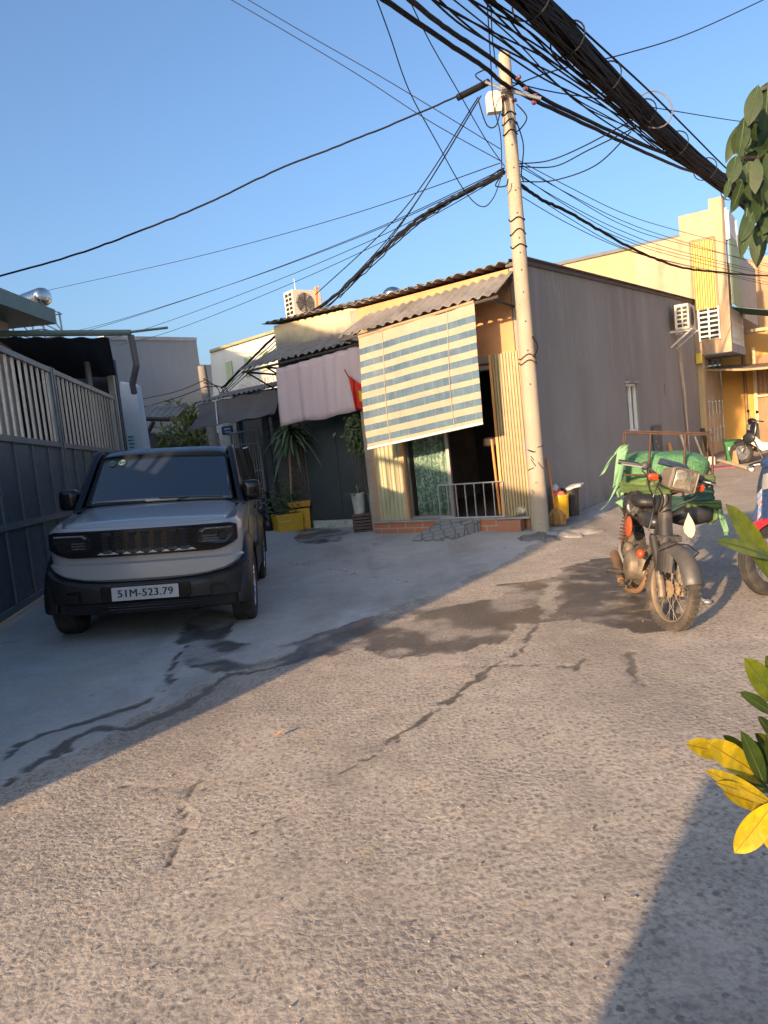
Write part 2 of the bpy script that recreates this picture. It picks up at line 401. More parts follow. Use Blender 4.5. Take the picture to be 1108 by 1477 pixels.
# ================================================================ building helpers
def wall(mb, P, t0, t1, z0, zt0, zt1, th, holes=(), mi=0, o=0.0):
    """wall slab with real openings; top runs from zt0 at t0 to zt1 at t1"""
    if t0 > t1: t0, t1, zt0, zt1 = t1, t0, zt1, zt0
    T = sorted({round(q, 4) for h in holes for q in h[:2]} | {t0, t1}); Z = sorted({round(q, 4) for h in holes for q in h[2:4]} | {z0}) + [None]
    nT, nZ = len(T), len(Z)
    def zz(i, j): return Z[j] if Z[j] is not None else zt0 + (zt1 - zt0) * (T[i] - t0) / (t1 - t0)
    def solid(i, j):
        if i < 0 or j < 0 or i >= nT - 1 or j >= nZ - 1: return False
        ct = (T[i] + T[i + 1]) / 2; cz = (zz(i, j) + zz(i, j + 1)) / 2
        return not any(h[0] - 1e-3 < ct < h[1] + 1e-3 and h[2] - 1e-3 < cz < h[3] + 1e-3 for h in holes)
    vs = [P.pt(T[i], zz(i, j), o - k * th) for k in (0, 1) for j in range(nZ) for i in range(nT)]
    def ix(i, j, k): return k * nT * nZ + j * nT + i
    fs = []
    for i in range(nT - 1):
        for j in range(nZ - 1):
            if not solid(i, j): continue
            for k in (0, 1): fs.append((ix(i, j, k), ix(i + 1, j, k), ix(i + 1, j + 1, k), ix(i, j + 1, k)))
            for (di, dj, a, c) in ((-1, 0, (i, j), (i, j + 1)), (1, 0, (i + 1, j), (i + 1, j + 1)), (0, -1, (i, j), (i + 1, j)), (0, 1, (i, j + 1), (i + 1, j + 1))):
                if not solid(i + di, j + dj): fs.append((ix(*a, 0), ix(*c, 0), ix(*c, 1), ix(*a, 1)))
    return mb.add(vs, fs, mi)
def corr(mb, A, B, dA, dB, pitch=.14, amp=.018, th=.007, nv=3, sub=6, mi=0, jag=0.0):
    """corrugated sheet: front edge A-B, running back by dA at A and dB at B"""
    A, B, dA, dB = Vector(A), Vector(B), Vector(dA), Vector(dB)
    n = max(2, int((B - A).length / pitch)); nu = n * sub
    up = (B - A).cross(dA).normalized()
    if up.z < 0: up = -up
    jg = [random.uniform(-jag, jag) for _ in range(nu + 2)]
    def fn(u, v):
        p = A.lerp(B, u) + dA.lerp(dB, u) * (v - (jg[int(u * n * 2) % len(jg)] * (1 - v) if jag else 0))
        return p + up * amp * math.sin(2 * math.pi * u * n)
    return mb.sheet(fn, nu, nv, up * -th, mi)
def glassy(name, tint=(.55, .6, .62), mixf=.35, rough=.04):
    m, nt, b = newmat(name)
    out = nt.nodes['Material Output']
    b.inputs['Base Color'].default_value = (.02, .025, .03, 1); b.inputs['Roughness'].default_value = rough; b.inputs['Specular IOR Level'].default_value = .8
    tr = nd(nt, 'ShaderNodeBsdfTransparent'); tr.inputs[0].default_value = (*tint, 1)
    mx = nd(nt, 'ShaderNodeMixShader'); mx.inputs[0].default_value = mixf
    nt.links.new(tr.outputs[0], mx.inputs[1]); nt.links.new(b.outputs[0], mx.inputs[2]); nt.links.new(mx.outputs[0], out.inputs['Surface'])
    return m
# common materials
M = {}
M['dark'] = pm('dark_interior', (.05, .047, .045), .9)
M['black'] = pm('black_plastic', (.018, .018, .019), .5, var=.2)
M['fibro'] = pm('fibre_cement_sheet', (.20, .185, .17), .9, var=.28, vs=2.2, dirt=(.07, .065, .06), dirtamt=.7, ds=1.6, bump=.15)
M['orange'] = pm('orange_limewash', (.50, .255, .12), .9, var=.14, dirt=(.30, .20, .13), ds=2.5, bump=.12)
M['alu'] = pm('brushed_aluminium', (.55, .55, .54), .38, metal=.8, var=.1)
M['steel'] = pm('galvanised_steel', (.42, .43, .43), .45, metal=.7, var=.2, dirt=(.2, .15, .1), dirtamt=.3)
M['rust'] = pm('rusty_iron', (.07, .038, .024), .85, var=.4, vs=18, bump=.3)
M['white'] = pm('white_paint', (.72, .71, .68), .6, var=.08, dirt=(.4, .37, .33), dirtamt=.3)
M['concrete'] = pm('old_concrete', (.30, .285, .26), .9, var=.22, vs=4, dirt=(.13, .12, .11), dirtamt=.55, ds=3, bump=.3, bs=45)
M['wire'] = pm('black_cable_sheath', (.008, .0085, .011), .75, var=.2, spec=.25)
M['glass'] = glassy('window_glass')
M['wood'] = pm('orange_wood', (.55, .22, .06), .55, var=.2, vs=6, stretch=(1, 1, .2))
# ================================================================ CORNER SHOP
wl0, _ = WALL.tz(785, 765); wl1 = WALL.tz(1014, 665)[0]
zt0, zt1 = 3.53, 4.10
HZ = .26                                   # shop floor level
shop = thing('corner_shop', 'corner shop with long bare grey side wall and open front behind the pole', 'shop', CORNER)
m, nt, b = newmat('grey_wall_paint')       # grey paint with long vertical rain streaks
v = mapping(nt); vst = mapping(nt, (1.5, 1.5, .22))
c = mixc(nt, ramp(nt, noi(nt, v, .5, 5), [(.35, 0), (.65, 1)]), (.235, .213, .19), (.28, .255, .23))
sep = nd(nt, 'ShaderNodeSeparateXYZ'); tc = nd(nt, 'ShaderNodeTexCoord'); nt.links.new(tc.outputs['Object'], sep.inputs[0])
hi_ = nd(nt, 'ShaderNodeMapRange'); nt.links.new(sep.outputs[2], hi_.inputs[0]); hi_.inputs[1].default_value = 1.2; hi_.inputs[2].default_value = 3.6
stm = nd(nt, 'ShaderNodeMath', operation='MULTIPLY'); nt.links.new(ramp(nt, noi(nt, vst, 2.2, 8, .7), [(.48, 0), (.66, .8)]), stm.inputs[0]); nt.links.new(hi_.outputs[0], stm.inputs[1])
c = mixc(nt, stm.outputs[0], c, (.36, .335, .31))
c = mixc(nt, ramp(nt, noi(nt, vst, 1.1, 6), [(.5, 0), (.7, .35)]), c, (.155, .138, .128))
c = mixc(nt, ramp(nt, noi(nt, v, 16, 4), [(.62, 0), (.7, .25)]), c, (.31, .28, .26))
lo_ = nd(nt, 'ShaderNodeMapRange'); nt.links.new(sep.outputs[2], lo_.inputs[0]); lo_.inputs[1].default_value = .75; lo_.inputs[2].default_value = .0
ml_ = nd(nt, 'ShaderNodeMath', operation='MULTIPLY'); nt.links.new(lo_.outputs[0], ml_.inputs[0]); nt.links.new(ramp(nt, noi(nt, v, 3.2, 6, .7), [(.35, 0), (.6, .8)]), ml_.inputs[1])
c = mixc(nt, ml_.outputs[0], c, (.15, .13, .105))
c = mixc(nt, ramp(nt, noi(nt, v, 1.3, 7, .75, 1.0), [(.55, 0), (.62, .22)]), c, (.33, .305, .28))
nt.links.new(c, b.inputs['Base Color']); b.inputs['Roughness'].default_value = .85
bp = nd(nt, 'ShaderNodeBump'); bp.inputs['Strength'].default_value = .25; bp.inputs['Distance'].default_value = .02; nt.links.new(noi(nt, v, 9, 6), bp.inputs['Height']); nt.links.new(bp.outputs[0], b.inputs['Normal'])
M['greywall'] = m
a0 = WALL.tz(903, 553); a1 = WALL.tz(917, 622)
wt0, wt1, wz0, wz1 = a0[0] - .02, a1[0] + .28, a1[1], a0[1]
vt = WALL.tz(959, 560)
mb = MB(); wall(mb, WALL, wl0, wl1, -.1, zt0, zt1, .18, [(wt0, wt1, wz0, wz1), (vt[0] - .05, vt[0] + .07, vt[1] - .14, vt[1] + .1)])
swall = mb.build('side_wall', M['greywall'], shop)
mb = MB(); mb.prism([WALL.pt(wl0 - .05, zt0 - .005, .035), WALL.pt(wl1 + .03, zt1 - .005, .035), WALL.pt(wl1 + .03, zt1 + .045, .035), WALL.pt(wl0 - .05, zt0 + .045, .035)], WALL.n * -.24)
mb.build('wall_coping', pm('dark_flashing', (.07, .068, .067), .7), shop)
mb = MB(); e = .045
for (q0, q1, z0, z1) in ((wt0, wt0 + e, wz0, wz1), (wt1 - e, wt1, wz0, wz1), (wt0 + e, wt1 - e, wz0, wz0 + e), (wt0 + e, wt1 - e, wz1 - e, wz1), ((wt0 + wt1) / 2 - .02, (wt0 + wt1) / 2 + .02, wz0 + e, wz1 - e)):
    mb.pbox(WALL, q0, q1, z0, z1, -.11, -.02)
win = mb.build('window', M['white'], shop)
mb = MB(); mb.pbox(WALL, wt0 + e, wt1 - e, wz0 + e, wz1 - e, -.08, -.07); mb.build('pane', pm('dark_glass', (.05, .06, .065), .08, var=.05), win)
mb = MB(); mb.pbox(WALL, wt0 - .05, wt1 + .05, wz1 + .004, wz1 + .04, -.05, .07); mb.build('lintel', M['concrete'], shop)
mb = MB(); mb.pbox(WALL, wt0, wt1, wz0, wz1, -.17, -.16); mb.build('window_backing', M['dark'], shop)
mb = MB(); mb.pbox(WALL, vt[0] - .05, vt[0] + .07, vt[1] - .14, vt[1] + .1, -.17, -.12); mb.build('vent_hole', M['dark'], shop)
# shop front
PX = FAC.tz
t_op0 = PX(720, 600)[0] + .02; t_l = 2.62; z_l0 = PX(718, 531)[1]; z_l1 = PX(718, 512)[1]
mb = MB(); wall(mb, FAC, .19, t_l, -.1, zt0 - .02, zt0 - .1, .16, [(t_op0, 2.52, HZ, z_l0)])
mb.build('front_wall', M['orange'], shop)
mb = MB(); mb.pbox(FAC, t_op0 - .04, 2.52, z_l0 + .0, z_l0 + .05, .003, .05); mb.pbox(FAC, t_op0 - .04, 2.52, z_l0 + .08, z_l1, .003, .09); mb.build('shutter_track', pm('grey_track', (.22, .2, .17), .7), shop)
# room behind the opening
BK = FAC.off(-5.2)
mb = MB()
mb.hexa([FAC.pt(.2, HZ - .1, -.17), FAC.pt(t_l, HZ - .1, -.17), FAC.pt(t_l, HZ - .1, -5.2), FAC.pt(.2, HZ - .1, -5.2), FAC.pt(.2, HZ, -.17), FAC.pt(t_l, HZ, -.17), FAC.pt(t_l, HZ, -5.2), FAC.pt(.2, HZ, -5.2)])
mb.build('floor', pm('shop_floor_tile', (.12, .11, .1), .35), shop)
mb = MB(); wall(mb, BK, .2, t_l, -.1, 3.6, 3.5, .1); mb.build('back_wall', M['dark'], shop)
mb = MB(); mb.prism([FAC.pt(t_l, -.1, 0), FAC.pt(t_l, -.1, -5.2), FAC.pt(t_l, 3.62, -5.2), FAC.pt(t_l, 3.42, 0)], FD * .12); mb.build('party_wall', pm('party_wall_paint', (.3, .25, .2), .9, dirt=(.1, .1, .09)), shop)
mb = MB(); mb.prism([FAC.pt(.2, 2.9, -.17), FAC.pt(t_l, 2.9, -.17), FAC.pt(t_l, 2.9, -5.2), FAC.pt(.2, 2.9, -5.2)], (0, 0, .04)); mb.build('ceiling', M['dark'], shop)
# shelves and boxes one can just make out in the dark room
mb = MB()
for k in range(4): mb.pbox(FAC, 1.5, 2.4, HZ + .45 * k + .1, HZ + .45 * k + .13, -4.9, -4.4)
for tt in (1.5, 2.38): mb.pbox(FAC, tt, tt + .03, HZ, HZ + 1.8, -4.9, -4.4)
mb.build('shelf', pm('shelf_board', (.09, .07, .06), .7), shop)
mb = MB(); mb.pbox(FAC, .5, 1.15, HZ, HZ + .72, -2.6, -1.9); mb.pbox(FAC, .45, 1.2, HZ + .723, HZ + .76, -2.66, -1.84); mb.build('counter', pm('counter_wood', (.11, .075, .05), .5), shop)
# corrugated roof
A = FAC.pt(-.08, zt0 + .07, .12); B = FAC.pt(2.78, PX(511, 443)[1] + .02, .12); back = WD * 11.7
mb = MB(); corr(mb, A, B, back + Vector((0, 0, .57)), back + Vector((0, 0, .57)), .15, .02, .008, 3, 6, jag=.004); roof = mb.build('roof', M['fibro'], shop, smooth=50)
AW = FAC.off(.75)
a = FAC.at(741, 391) + FAC.n * .01; bq = FAC.at(521, 456) + FAC.n * .01
la = AW.at(716, 421); lb = AW.at(487, 486)
bq = a + (lb - la) * .97 ; bq.z = FAC.at(521, 456).z; bq = FAC.pt((bq - FAC.a).dot(FAC.u), bq.z, .01)
mb = MB(); corr(mb, la, lb, a - la, bq - lb, .135, .018, .008, 4, 6, jag=.03); mb.build('awning', M['fibro'], shop, smooth=50)
mb = MB()
for q in (.04, .35, .68, .97):
    p0 = la.lerp(lb, q) - Vector((0, 0, .06)) - FAC.n * .06; p1 = FAC.pt((p0 - FAC.a).dot(FAC.u), p0.z - .02, .0)
    mb.tube([p0, p1], .017, 6); mb.tube([p0 - FAC.n * .1, p1 + Vector((0, 0, .34))], .014, 6)
mb.tube([la - Vector((0, 0, .05)) - FAC.n * .05, lb - Vector((0, 0, .05)) - FAC.n * .05], .02, 6)
mb.build('awning_bracket', M['dark'], shop)
# folding steel doors (accordion slats)
M['folding'] = pm('cream_folding_steel', (.31, .245, .135), .6, var=.14, dirt=(.25, .2, .12), dirtamt=.4, ds=4, stretch=(1, 1, .3), metal=.1)
def accordion(P, ta, tb, z0, z1, n, o0=.05, o1=.11):
    m_ = n // 2; lo = []
    for i in range(m_):      # each slat: broad face, then a deep narrow groove
        a_ = ta + (tb - ta) * i / m_; w_ = (tb - ta) / m_
        lo += [P.pt(a_, z0, o1 - .02), P.pt(a_ + w_ * .12, z0, o1), P.pt(a_ + w_ * .55, z0, o1 + .004), P.pt(a_ + w_ * .72, z0, o1 - .012), P.pt(a_ + w_ * .85, z0, o1 - .022)]
    N_ = len(lo) - 1; mb = MB()
    mb.sheet(lambda u, v: lo[min(int(round(u * N_)), N_)] + Vector((0, 0, (z1 - z0) * v)), N_, 1, P.n * -.004); return mb
fz0, fz1 = PX(742, 741)[1] - .02, PX(735, 509)[1]
ft0, ft1 = .2, PX(728, 620)[0] + .06
mb = accordion(FAC, ft0 - .12, ft1, HZ + .01, fz1, 20, .05, .105); fd_ = mb.build('folding_door', M['folding'], shop)
mb = MB(); mb.pbox(FAC, ft1, ft1 + .035, HZ + .01, fz1 + .01, .04, .11); mb.build('edge_stile', pm('orange_primer_stile', (.62, .33, .12), .55), fd_)
mb = MB(); mb.pbox(FAC, ft0 - .12, ft0 - .08, 1.0, 1.3, .107, .115); mb.build('blue_sticker', pm('blue_sticker_print', (.02, .04, .3), .5), fd_)
l0, l1 = PX(589, 700)[0], PX(548, 700)[0]
mb = accordion(FAC, l0, l1, PX(570, 757)[1] - .02, 2.15, 14, .06, .11); fd2 = mb.build('folding_door', pm('pale_green_folding_steel', (.40, .385, .24), .55, var=.15, dirt=(.22, .2, .12), dirtamt=.4, ds=4, stretch=(1, 1, .3)), shop)
mb = MB(); mb.pbox(FAC, l0 - .035, l0, PX(588, 750)[1], 2.2, .05, .115); mb.build('edge_stile', pm('orange_primer_stile', (.5, .28, .13), .55), fd2)
# aluminium glass door with a green curtain
g0, g1 = PX(652, 700)[0], PX(588, 700)[0]; gz0 = HZ + .005; gz1 = 2.28
mb = MB(); mb.pbox(FAC, g0, g0 + .05, gz0, gz1, -.05, .0); mb.pbox(FAC, g1 - .05, g1, gz0, gz1, -.05, .0); mb.pbox(FAC, g0 + .05, g1 - .05, gz0, gz0 + .05, -.05, .0); mb.pbox(FAC, g0 + .05, g1 - .05, gz1 - .06, gz1, -.05, .0)
gd = mb.build('glass_door', M['alu'], shop)
mb = MB(); mb.pbox(FAC, g0 + .05, g1 - .05, gz0 + .05, gz1 - .06, -.028, -.022); mb.build('pane', glassy('door_glass', (.93, .97, .96), .1), gd)
mb = MB(); rr = random.Random(4); ph = [rr.uniform(0, 6) for _ in range(4)]
def cur(u, v):
    t = g0 + .06 + (g1 - g0 - .16) * u; o = -.075 + .02 * math.sin(u * 40 + ph[0]) + .014 * math.sin(u * 93 + ph[1])
    return FAC.pt(t, gz0 + .02 + (1.50 - gz0) * v, o)
mb.sheet(cur, 60, 2, FAC.n * .002)
m, nt, b = newmat('green_lace_curtain'); v = mapping(nt)
c = mixc(nt, ramp(nt, noi(nt, v, 14, 4, .6, 1.2), [(.48, 0), (.56, 1)]), (.17, .25, .21), (.46, .54, .44)); nt.links.new(c, b.inputs['Base Color']); b.inputs['Roughness'].default_value = .9
mb.build('curtain', m, gd, smooth=180)
mb = MB(); mb.pbox(FAC, g0 + .05, g1 - .07, 1.5, 1.63, -.11, -.05); mb.build('curtain_pelmet', pm('pelmet_cloth', (.6, .42, .18), .8), gd)
# barred rail gate across the doorway
rz0, rz1 = PX(690, 745)[1], PX(690, 707)[1] ; r0, r1 = PX(733, 720)[0], PX(641, 730)[0]
rz0 = HZ + .03; rz1 = HZ + .5
mb = MB(); q = lambda t, z: FAC.pt(t, z, .14)
mb.tube([q(r0, rz1), q(r1, rz1)], .011, 6); mb.tube([q(r0, rz0), q(r1, rz0)], .011, 6)
for k in range(8): tt = r0 + (r1 - r0) * k / 7; mb.tube([q(tt, rz0), q(tt, rz1)], .009, 6)
mb.build('rail_gate', M['alu'], shop)
# brick step and tiled ramp
m, nt, b = newmat('red_brick_step'); tc = nd(nt, 'ShaderNodeTexCoord'); br = nd(nt, 'ShaderNodeTexBrick')
br.inputs['Scale'].default_value = 1; br.inputs['Brick Width'].default_value = .24; br.inputs['Row Height'].default_value = .085; br.inputs['Mortar Size'].default_value = .008
br.inputs['Color1'].default_value = (.42, .12, .05, 1); br.inputs['Color2'].default_value = (.34, .15, .08, 1); br.inputs['Mortar'].default_value = (.3, .28, .25, 1)
cb = nd(nt, 'ShaderNodeCombineXYZ'); sx = nd(nt, 'ShaderNodeSeparateXYZ'); nt.links.new(tc.outputs['Object'], sx.inputs[0]); nt.links.new(sx.outputs[0], cb.inputs[0]); nt.links.new(sx.outputs[2], cb.inputs[1]); nt.links.new(cb.outputs[0], br.inputs[0])
nt.links.new(br.outputs[0], b.inputs['Base Color']); b.inputs['Roughness'].default_value = .85
mb = MB(); mb.pbox(FAC, .25, 2.58, -.05, HZ - .004, .004, .17); mb.build('brick_step', m, shop)
mb = MB(); mb.pbox(FAC, .1, 2.6, HZ - .002, HZ + .02, .006, .2); mb.build('step_slab', M['concrete'], shop)
m, nt, b = newmat('patterned_ramp_tile'); v = mapping(nt); vo = nd(nt, 'ShaderNodeTexVoronoi'); vo.feature = 'DISTANCE_TO_EDGE'; vo.inputs['Scale'].default_value = 7; vo.inputs['Randomness'].default_value = .35; nt.links.new(v, vo.inputs['Vector'])
c = mixc(nt, ramp(nt, vo.outputs['Distance'], [(.03, 0), (.09, 1)]), (.1, .1, .1), (.27, .28, .27)); c = mixc(nt, ramp(nt, noi(nt, v, 3), [(.4, 0), (.7, .5)]), c, (.17, .165, .155)); nt.links.new(c, b.inputs['Base Color']); b.inputs['Roughness'].default_value = .8
bp = nd(nt, 'ShaderNodeBump'); bp.inputs['Strength'].default_value = .6; bp.inputs['Distance'].default_value = .02; nt.links.new(vo.outputs['Distance'], bp.inputs['Height']); nt.links.new(bp.outputs[0], b.inputs['Normal'])
rp = [(r1 - .02, .21, HZ + .01), (r0 + .35, .21, HZ + .01), (r0 + .5, .8, .115), (r1 + .1, .8, .115)]
mb = MB(); top = [FAC.pt(t, z, o) for t, o, z in rp]; mb.hexa([Vector((p.x, p.y, .0)) for p in top] + top); mb.build('tiled_ramp', m, shop)
mb = MB(); mb.pbox(FAC, .19, .5, .1, HZ - .006, .2, .32); mb.build('step_brick', pm('worn_brick', (.33, .15, .09), .9), shop)
# small timber bar leaning in the doorway
mb = MB(); mb.tube([FAC.pt(ft1 + .07, HZ + .05, .1), FAC.pt(ft1 + .12, 1.35, .05)], .018, 6); tag(mb.build('timber_bar', M['wood'], None), 'slim orange timber bar leaning on the open folding door', 'bar')
# ------------------------------------------------ striped blind
BLP = AW.off(-.03)
c00, c10, c01, c11 = BLP.at(531, 646), BLP.at(697, 609), BLP.at(517, 487), BLP.at(684, 436)
blind = thing('roll_blind', 'blue and cream striped bamboo roll blind hanging from the awning edge', 'blind', (c00 + c10) / 2)
m, nt, b = newmat('blue_slat'); tc = nd(nt, 'ShaderNodeTexCoord'); wv = nd(nt, 'ShaderNodeTexWave'); wv.wave_type = 'BANDS'; wv.bands_direction = 'X'; wv.inputs['Scale'].default_value = 2.6; wv.inputs['Distortion'].default_value = .0
nt.links.new(tc.outputs['Object'], wv.inputs['Vector'])
v = tc.outputs['Object']; c = mixc(nt, ramp(nt, noi(nt, v, 4), [(.35, 0), (.65, 1)]), (.045, .095, .15), (.08, .14, .195)); c = mixc(nt, ramp(nt, wv.outputs['Fac'], [(.985, 0), (.998, .2)]), c, (.36, .36, .3)); nt.links.new(c, b.inputs['Base Color']); b.inputs['Roughness'].default_value = .7
M['slatb'] = m; M['slatc'] = pm('cream_slat', (.36, .295, .22), .8, var=.12, dirt=(.26, .21, .13), dirtamt=.35, ds=3)
ROWS = 88; bands = [(.035, .095), (.150, .21), (.265, .325), (.38, .44), (.497, .557), (.612, .672), (.727, .787), (.842, .902)]
mb = MB(); NU = 10
def bp_(u, v):
    p = c00.lerp(c10, u).lerp(c01.lerp(c11, u), v); belly = .05 * math.sin(math.pi * (1 - v) * .9) * (.4 + .6 * math.sin(u * 3)) + .016 * math.sin(u * 9 + v * 4) + .008 * math.sin(u * 23 + v * 7)
    return p + BLP.n * belly
for r in range(ROWS):
    va, vb = r / ROWS + .0005, (r + 1) / ROWS - .0005; vm = (va + vb) / 2
    mi = 1 if any(x0 <= vm <= x1 for x0, x1 in bands) else 0
    mb.sheet(lambda u, w: bp_(u, va + (vb - va) * w) + BLP.n * .0035 * math.sin(math.pi * w), NU, 2, BLP.n * -.004, mi)
mb.build('slats', [M['slatc'], M['slatb']], blind, smooth=60)
mb = MB(); mb.tube([bp_(u / 12, -.008) for u in range(13)], .017, 8); mb.build('bottom_bar', pm('pale_bar', (.62, .63, .6), .5), blind, smooth=40)
for u in (.22, .78):
    mb = MB(); mb.tube([bp_(u, k / 16) + BLP.n * .014 for k in range(17)], .0035, 5); mb.build('cord', pm('blind_cord', (.42, .36, .24), .8), blind)
mb = MB(); mb.tube([bp_(k / 6, 1.006) for k in range(7)], .02, 8); mb.build('top_roller', pm('roller_wood', (.3, .22, .13), .7), blind)
# ================================================================ NEIGHBOURING HOUSE with pink cloth
F2 = FAC.off(-.7); P2 = F2.tz
house2 = thing('shophouse', 'low yellow shophouse with sooty upper wall, dark sheet doors and pink sun cloth', 'house', F2.pt(3.6, 0))
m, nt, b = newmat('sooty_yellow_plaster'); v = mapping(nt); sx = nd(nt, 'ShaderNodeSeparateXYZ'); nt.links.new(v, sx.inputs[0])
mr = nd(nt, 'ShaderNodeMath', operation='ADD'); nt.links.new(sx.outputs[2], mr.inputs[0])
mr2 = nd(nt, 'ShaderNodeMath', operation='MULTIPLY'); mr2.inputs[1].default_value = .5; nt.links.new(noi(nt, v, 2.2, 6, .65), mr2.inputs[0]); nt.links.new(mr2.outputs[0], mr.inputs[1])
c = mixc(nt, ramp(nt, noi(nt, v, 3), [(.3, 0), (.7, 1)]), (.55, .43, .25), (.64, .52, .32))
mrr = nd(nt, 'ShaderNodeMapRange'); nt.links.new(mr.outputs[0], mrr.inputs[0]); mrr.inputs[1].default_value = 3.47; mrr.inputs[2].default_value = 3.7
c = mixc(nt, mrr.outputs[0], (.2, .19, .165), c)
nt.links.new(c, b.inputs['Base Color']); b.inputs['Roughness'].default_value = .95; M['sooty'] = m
tA, tB = t_l + .13, P2(396, 480)[0]
zA, zB = P2(520, 441)[1], P2(396, 470)[1]
mb = MB(); dl, dr = P2(444, 700)[0], P2(541, 700)[0]
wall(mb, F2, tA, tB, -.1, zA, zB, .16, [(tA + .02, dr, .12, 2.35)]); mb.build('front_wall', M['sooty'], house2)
mb = MB(); A = F2.pt(tA - .9, P2(600, 417)[1], .16); B = F2.pt(tB + .12, P2(383, 470)[1] + .02, .16); corr(mb, A, B, WD * 7 + Vector((0, 0, .5)), WD * 7 + Vector((0, 0, .5)), .15, .02, .008, 3, 6, jag=.004); mb.build('roof', M['fibro'], house2, smooth=50)
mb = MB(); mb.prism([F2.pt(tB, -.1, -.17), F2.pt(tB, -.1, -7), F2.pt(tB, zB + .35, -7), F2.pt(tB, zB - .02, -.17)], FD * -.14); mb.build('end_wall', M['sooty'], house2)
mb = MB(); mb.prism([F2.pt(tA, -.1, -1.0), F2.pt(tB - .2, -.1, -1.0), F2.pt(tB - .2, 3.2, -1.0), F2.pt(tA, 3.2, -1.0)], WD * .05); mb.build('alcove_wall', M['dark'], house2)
F2A = F2.off(.85)
a, bq = F2.at(519, 472) + F2.n * .01, F2.at(404, 504) + F2.n * .01; la, lb = F2A.at(522, 489), F2A.at(345, 533)
a = F2.pt((la - F2.a).dot(F2.u), a.z, .01); bq = F2.pt((lb - F2.a).dot(F2.u), bq.z, .01)
mb = MB(); corr(mb, la, lb, a - la, bq - lb, .13, .018, .008, 4, 6, jag=.03); mb.build('awning', M['fibro'], house2, smooth=50)
mb = MB()
for q in (.05, .5, .78, .96):
    p0 = la.lerp(lb, q) - Vector((0, 0, .06)) - F2.n * .05; p1 = F2.pt((p0 - F2.a).dot(F2.u), p0.z - .03, 0)
    mb.tube([p0, p1], .018, 6); mb.tube([p0, p1 - Vector((0, 0, .3))], .014, 6)
mb.tube([la - Vector((0, 0, .05)) - F2.n * .06, lb - Vector((0, 0, .05)) - F2.n * .06], .02, 6)
mb.build('awning_bracket', M['dark'], house2)
# dark sheet-metal doors
F2D = F2.off(-.03) if False else F2.off(.04)
M['sheetdoor'] = pm('slate_sheet_metal', (.055, .068, .072), .5, var=.14, vs=1.5, dirt=(.1, .11, .11), dirtamt=.3, metal=.15)
seam = F2D.tz(490, 690)[0]; dl2, dr2 = F2D.tz(444, 690)[0], F2D.tz(536, 690)[0]; dz0 = F2D.tz(490, 748)[1]; dz1 = 2.45
for q0, q1 in ((dr2, seam - .006), (seam + .006, dl2)):
    mb = MB(); mb.pbox(F2D, q0, q1, dz0, dz1, -.03, 0); mb.build('sheet_door', M['sheetdoor'], house2, bevel=.004)
# white relief tiles under the doors
mb = MB(); n = 4; tz0 = F2D.tz(490, 762)[1] - .03
for k in range(n):
    q0 = dr2 - .05 + (dl2 - dr2 + .02) * k / n; q1 = dr2 - .05 + (dl2 - dr2 + .02) * (k + 1) / n - .012
    mb.pbox(F2D, q0, q1, tz0, dz0 - .02, -.05, .03); mb.pbox(F2D, q0 + .03, q1 - .03, tz0 + .03, dz0 - .05, .03, .036)
mb.build('plinth_tiles', pm('carved_white_tile', (.48, .52, .46), .5, var=.2, vs=12, dirt=(.2, .2, .18), dirtamt=.5, ds=8), house2)
# rough vine-covered pier beside the doors
mb = MB(); p0, p1 = F2D.tz(442, 700)[0], F2D.tz(418, 700)[0]
mb.pbox(F2D, p0, p1, 0, 2.5, -.2, .0); mb.build('stone_pier', pm('rough_dark_stone', (.085, .07, .055), .95, var=.5, vs=22, bump=1.0, bs=38), house2)
# pink cloth hung from the awning
F2C = F2.off(.78)
k00, k10, k01, k11 = F2C.at(405, 616), F2C.at(533, 588), F2C.at(399, 532), F2C.at(533, 494)
mb = MB(); 
def clo(u, v):
    p = k00.lerp(k10, u).lerp(k01.lerp(k11, u), v)
    w_ = .035 * math.sin(u * 21 + .6 * math.sin(v * 2)) * (1.1 - v) + .018 * math.sin(u * 47 + v)
    p = p + F2C.n * w_
    p.z += (1 - v) * (.02 * math.sin(u * 7.5 + .3) - .008 * math.sin(u * 17))
    return p
mb.sheet(clo, 70, 10, F2C.n * -.004)
tag(mb.build('sun_cloth', pm('dusty_pink_cloth', (.50, .40, .41), .95, var=.07, vs=2, stretch=(1, 1, .4), dirt=(.42, .36, .36), dirtamt=.4), smooth=180), 'dusty pink cloth sheet hanging under the grey awning', 'cloth')
# ------------------------------------------------ NEIGHBOUR with tarp awning and grille gate
F3 = FAC.off(-2.0); P3 = F3.tz
house3 = thing('gatehouse', 'dark little house front with brown tarp awning, white stone pier and grey barred gate', 'house', F3.pt(4.6, 0))
mb = MB(); q0, q1 = P3(345, 640)[0], P3(318, 640)[0]; mb.pbox(F3, q0, q1, -.1, 2.7, -.3, .02)
pier = mb.build('stone_pier', pm('white_rubble_stone', (.52, .51, .48), .9, var=.25, vs=7, bump=.9, bs=12, dirt=(.2, .2, .18), dirtamt=.5, ds=6), house3)
h0, h1 = P3(335, 615), P3(325, 627)
mb = MB(); mb.pbox(F3, h0[0] - .03, h1[0] + .05, h1[1], h0[1] + .02, .025, .035); pl = mb.build('number_plate', pm('blue_enamel', (.02, .04, .13), .35), pier)
rr = random.Random(3)
mb = MB()
for row, (zz0, nn) in enumerate(((.62, 6), (.2, 4))):
    for k in range(nn):
        tt = h0[0] + (h1[0] - h0[0]) * (.1 + .8 * k / nn); zb = h1[1] + (h0[1] - h1[1]) * zz0; mb.pbox(F3, tt, tt + .022, zb, zb + .035, .0352, .037)
mb.build('number_print', pm('white_enamel', (.5, .52, .55), .5), pl)
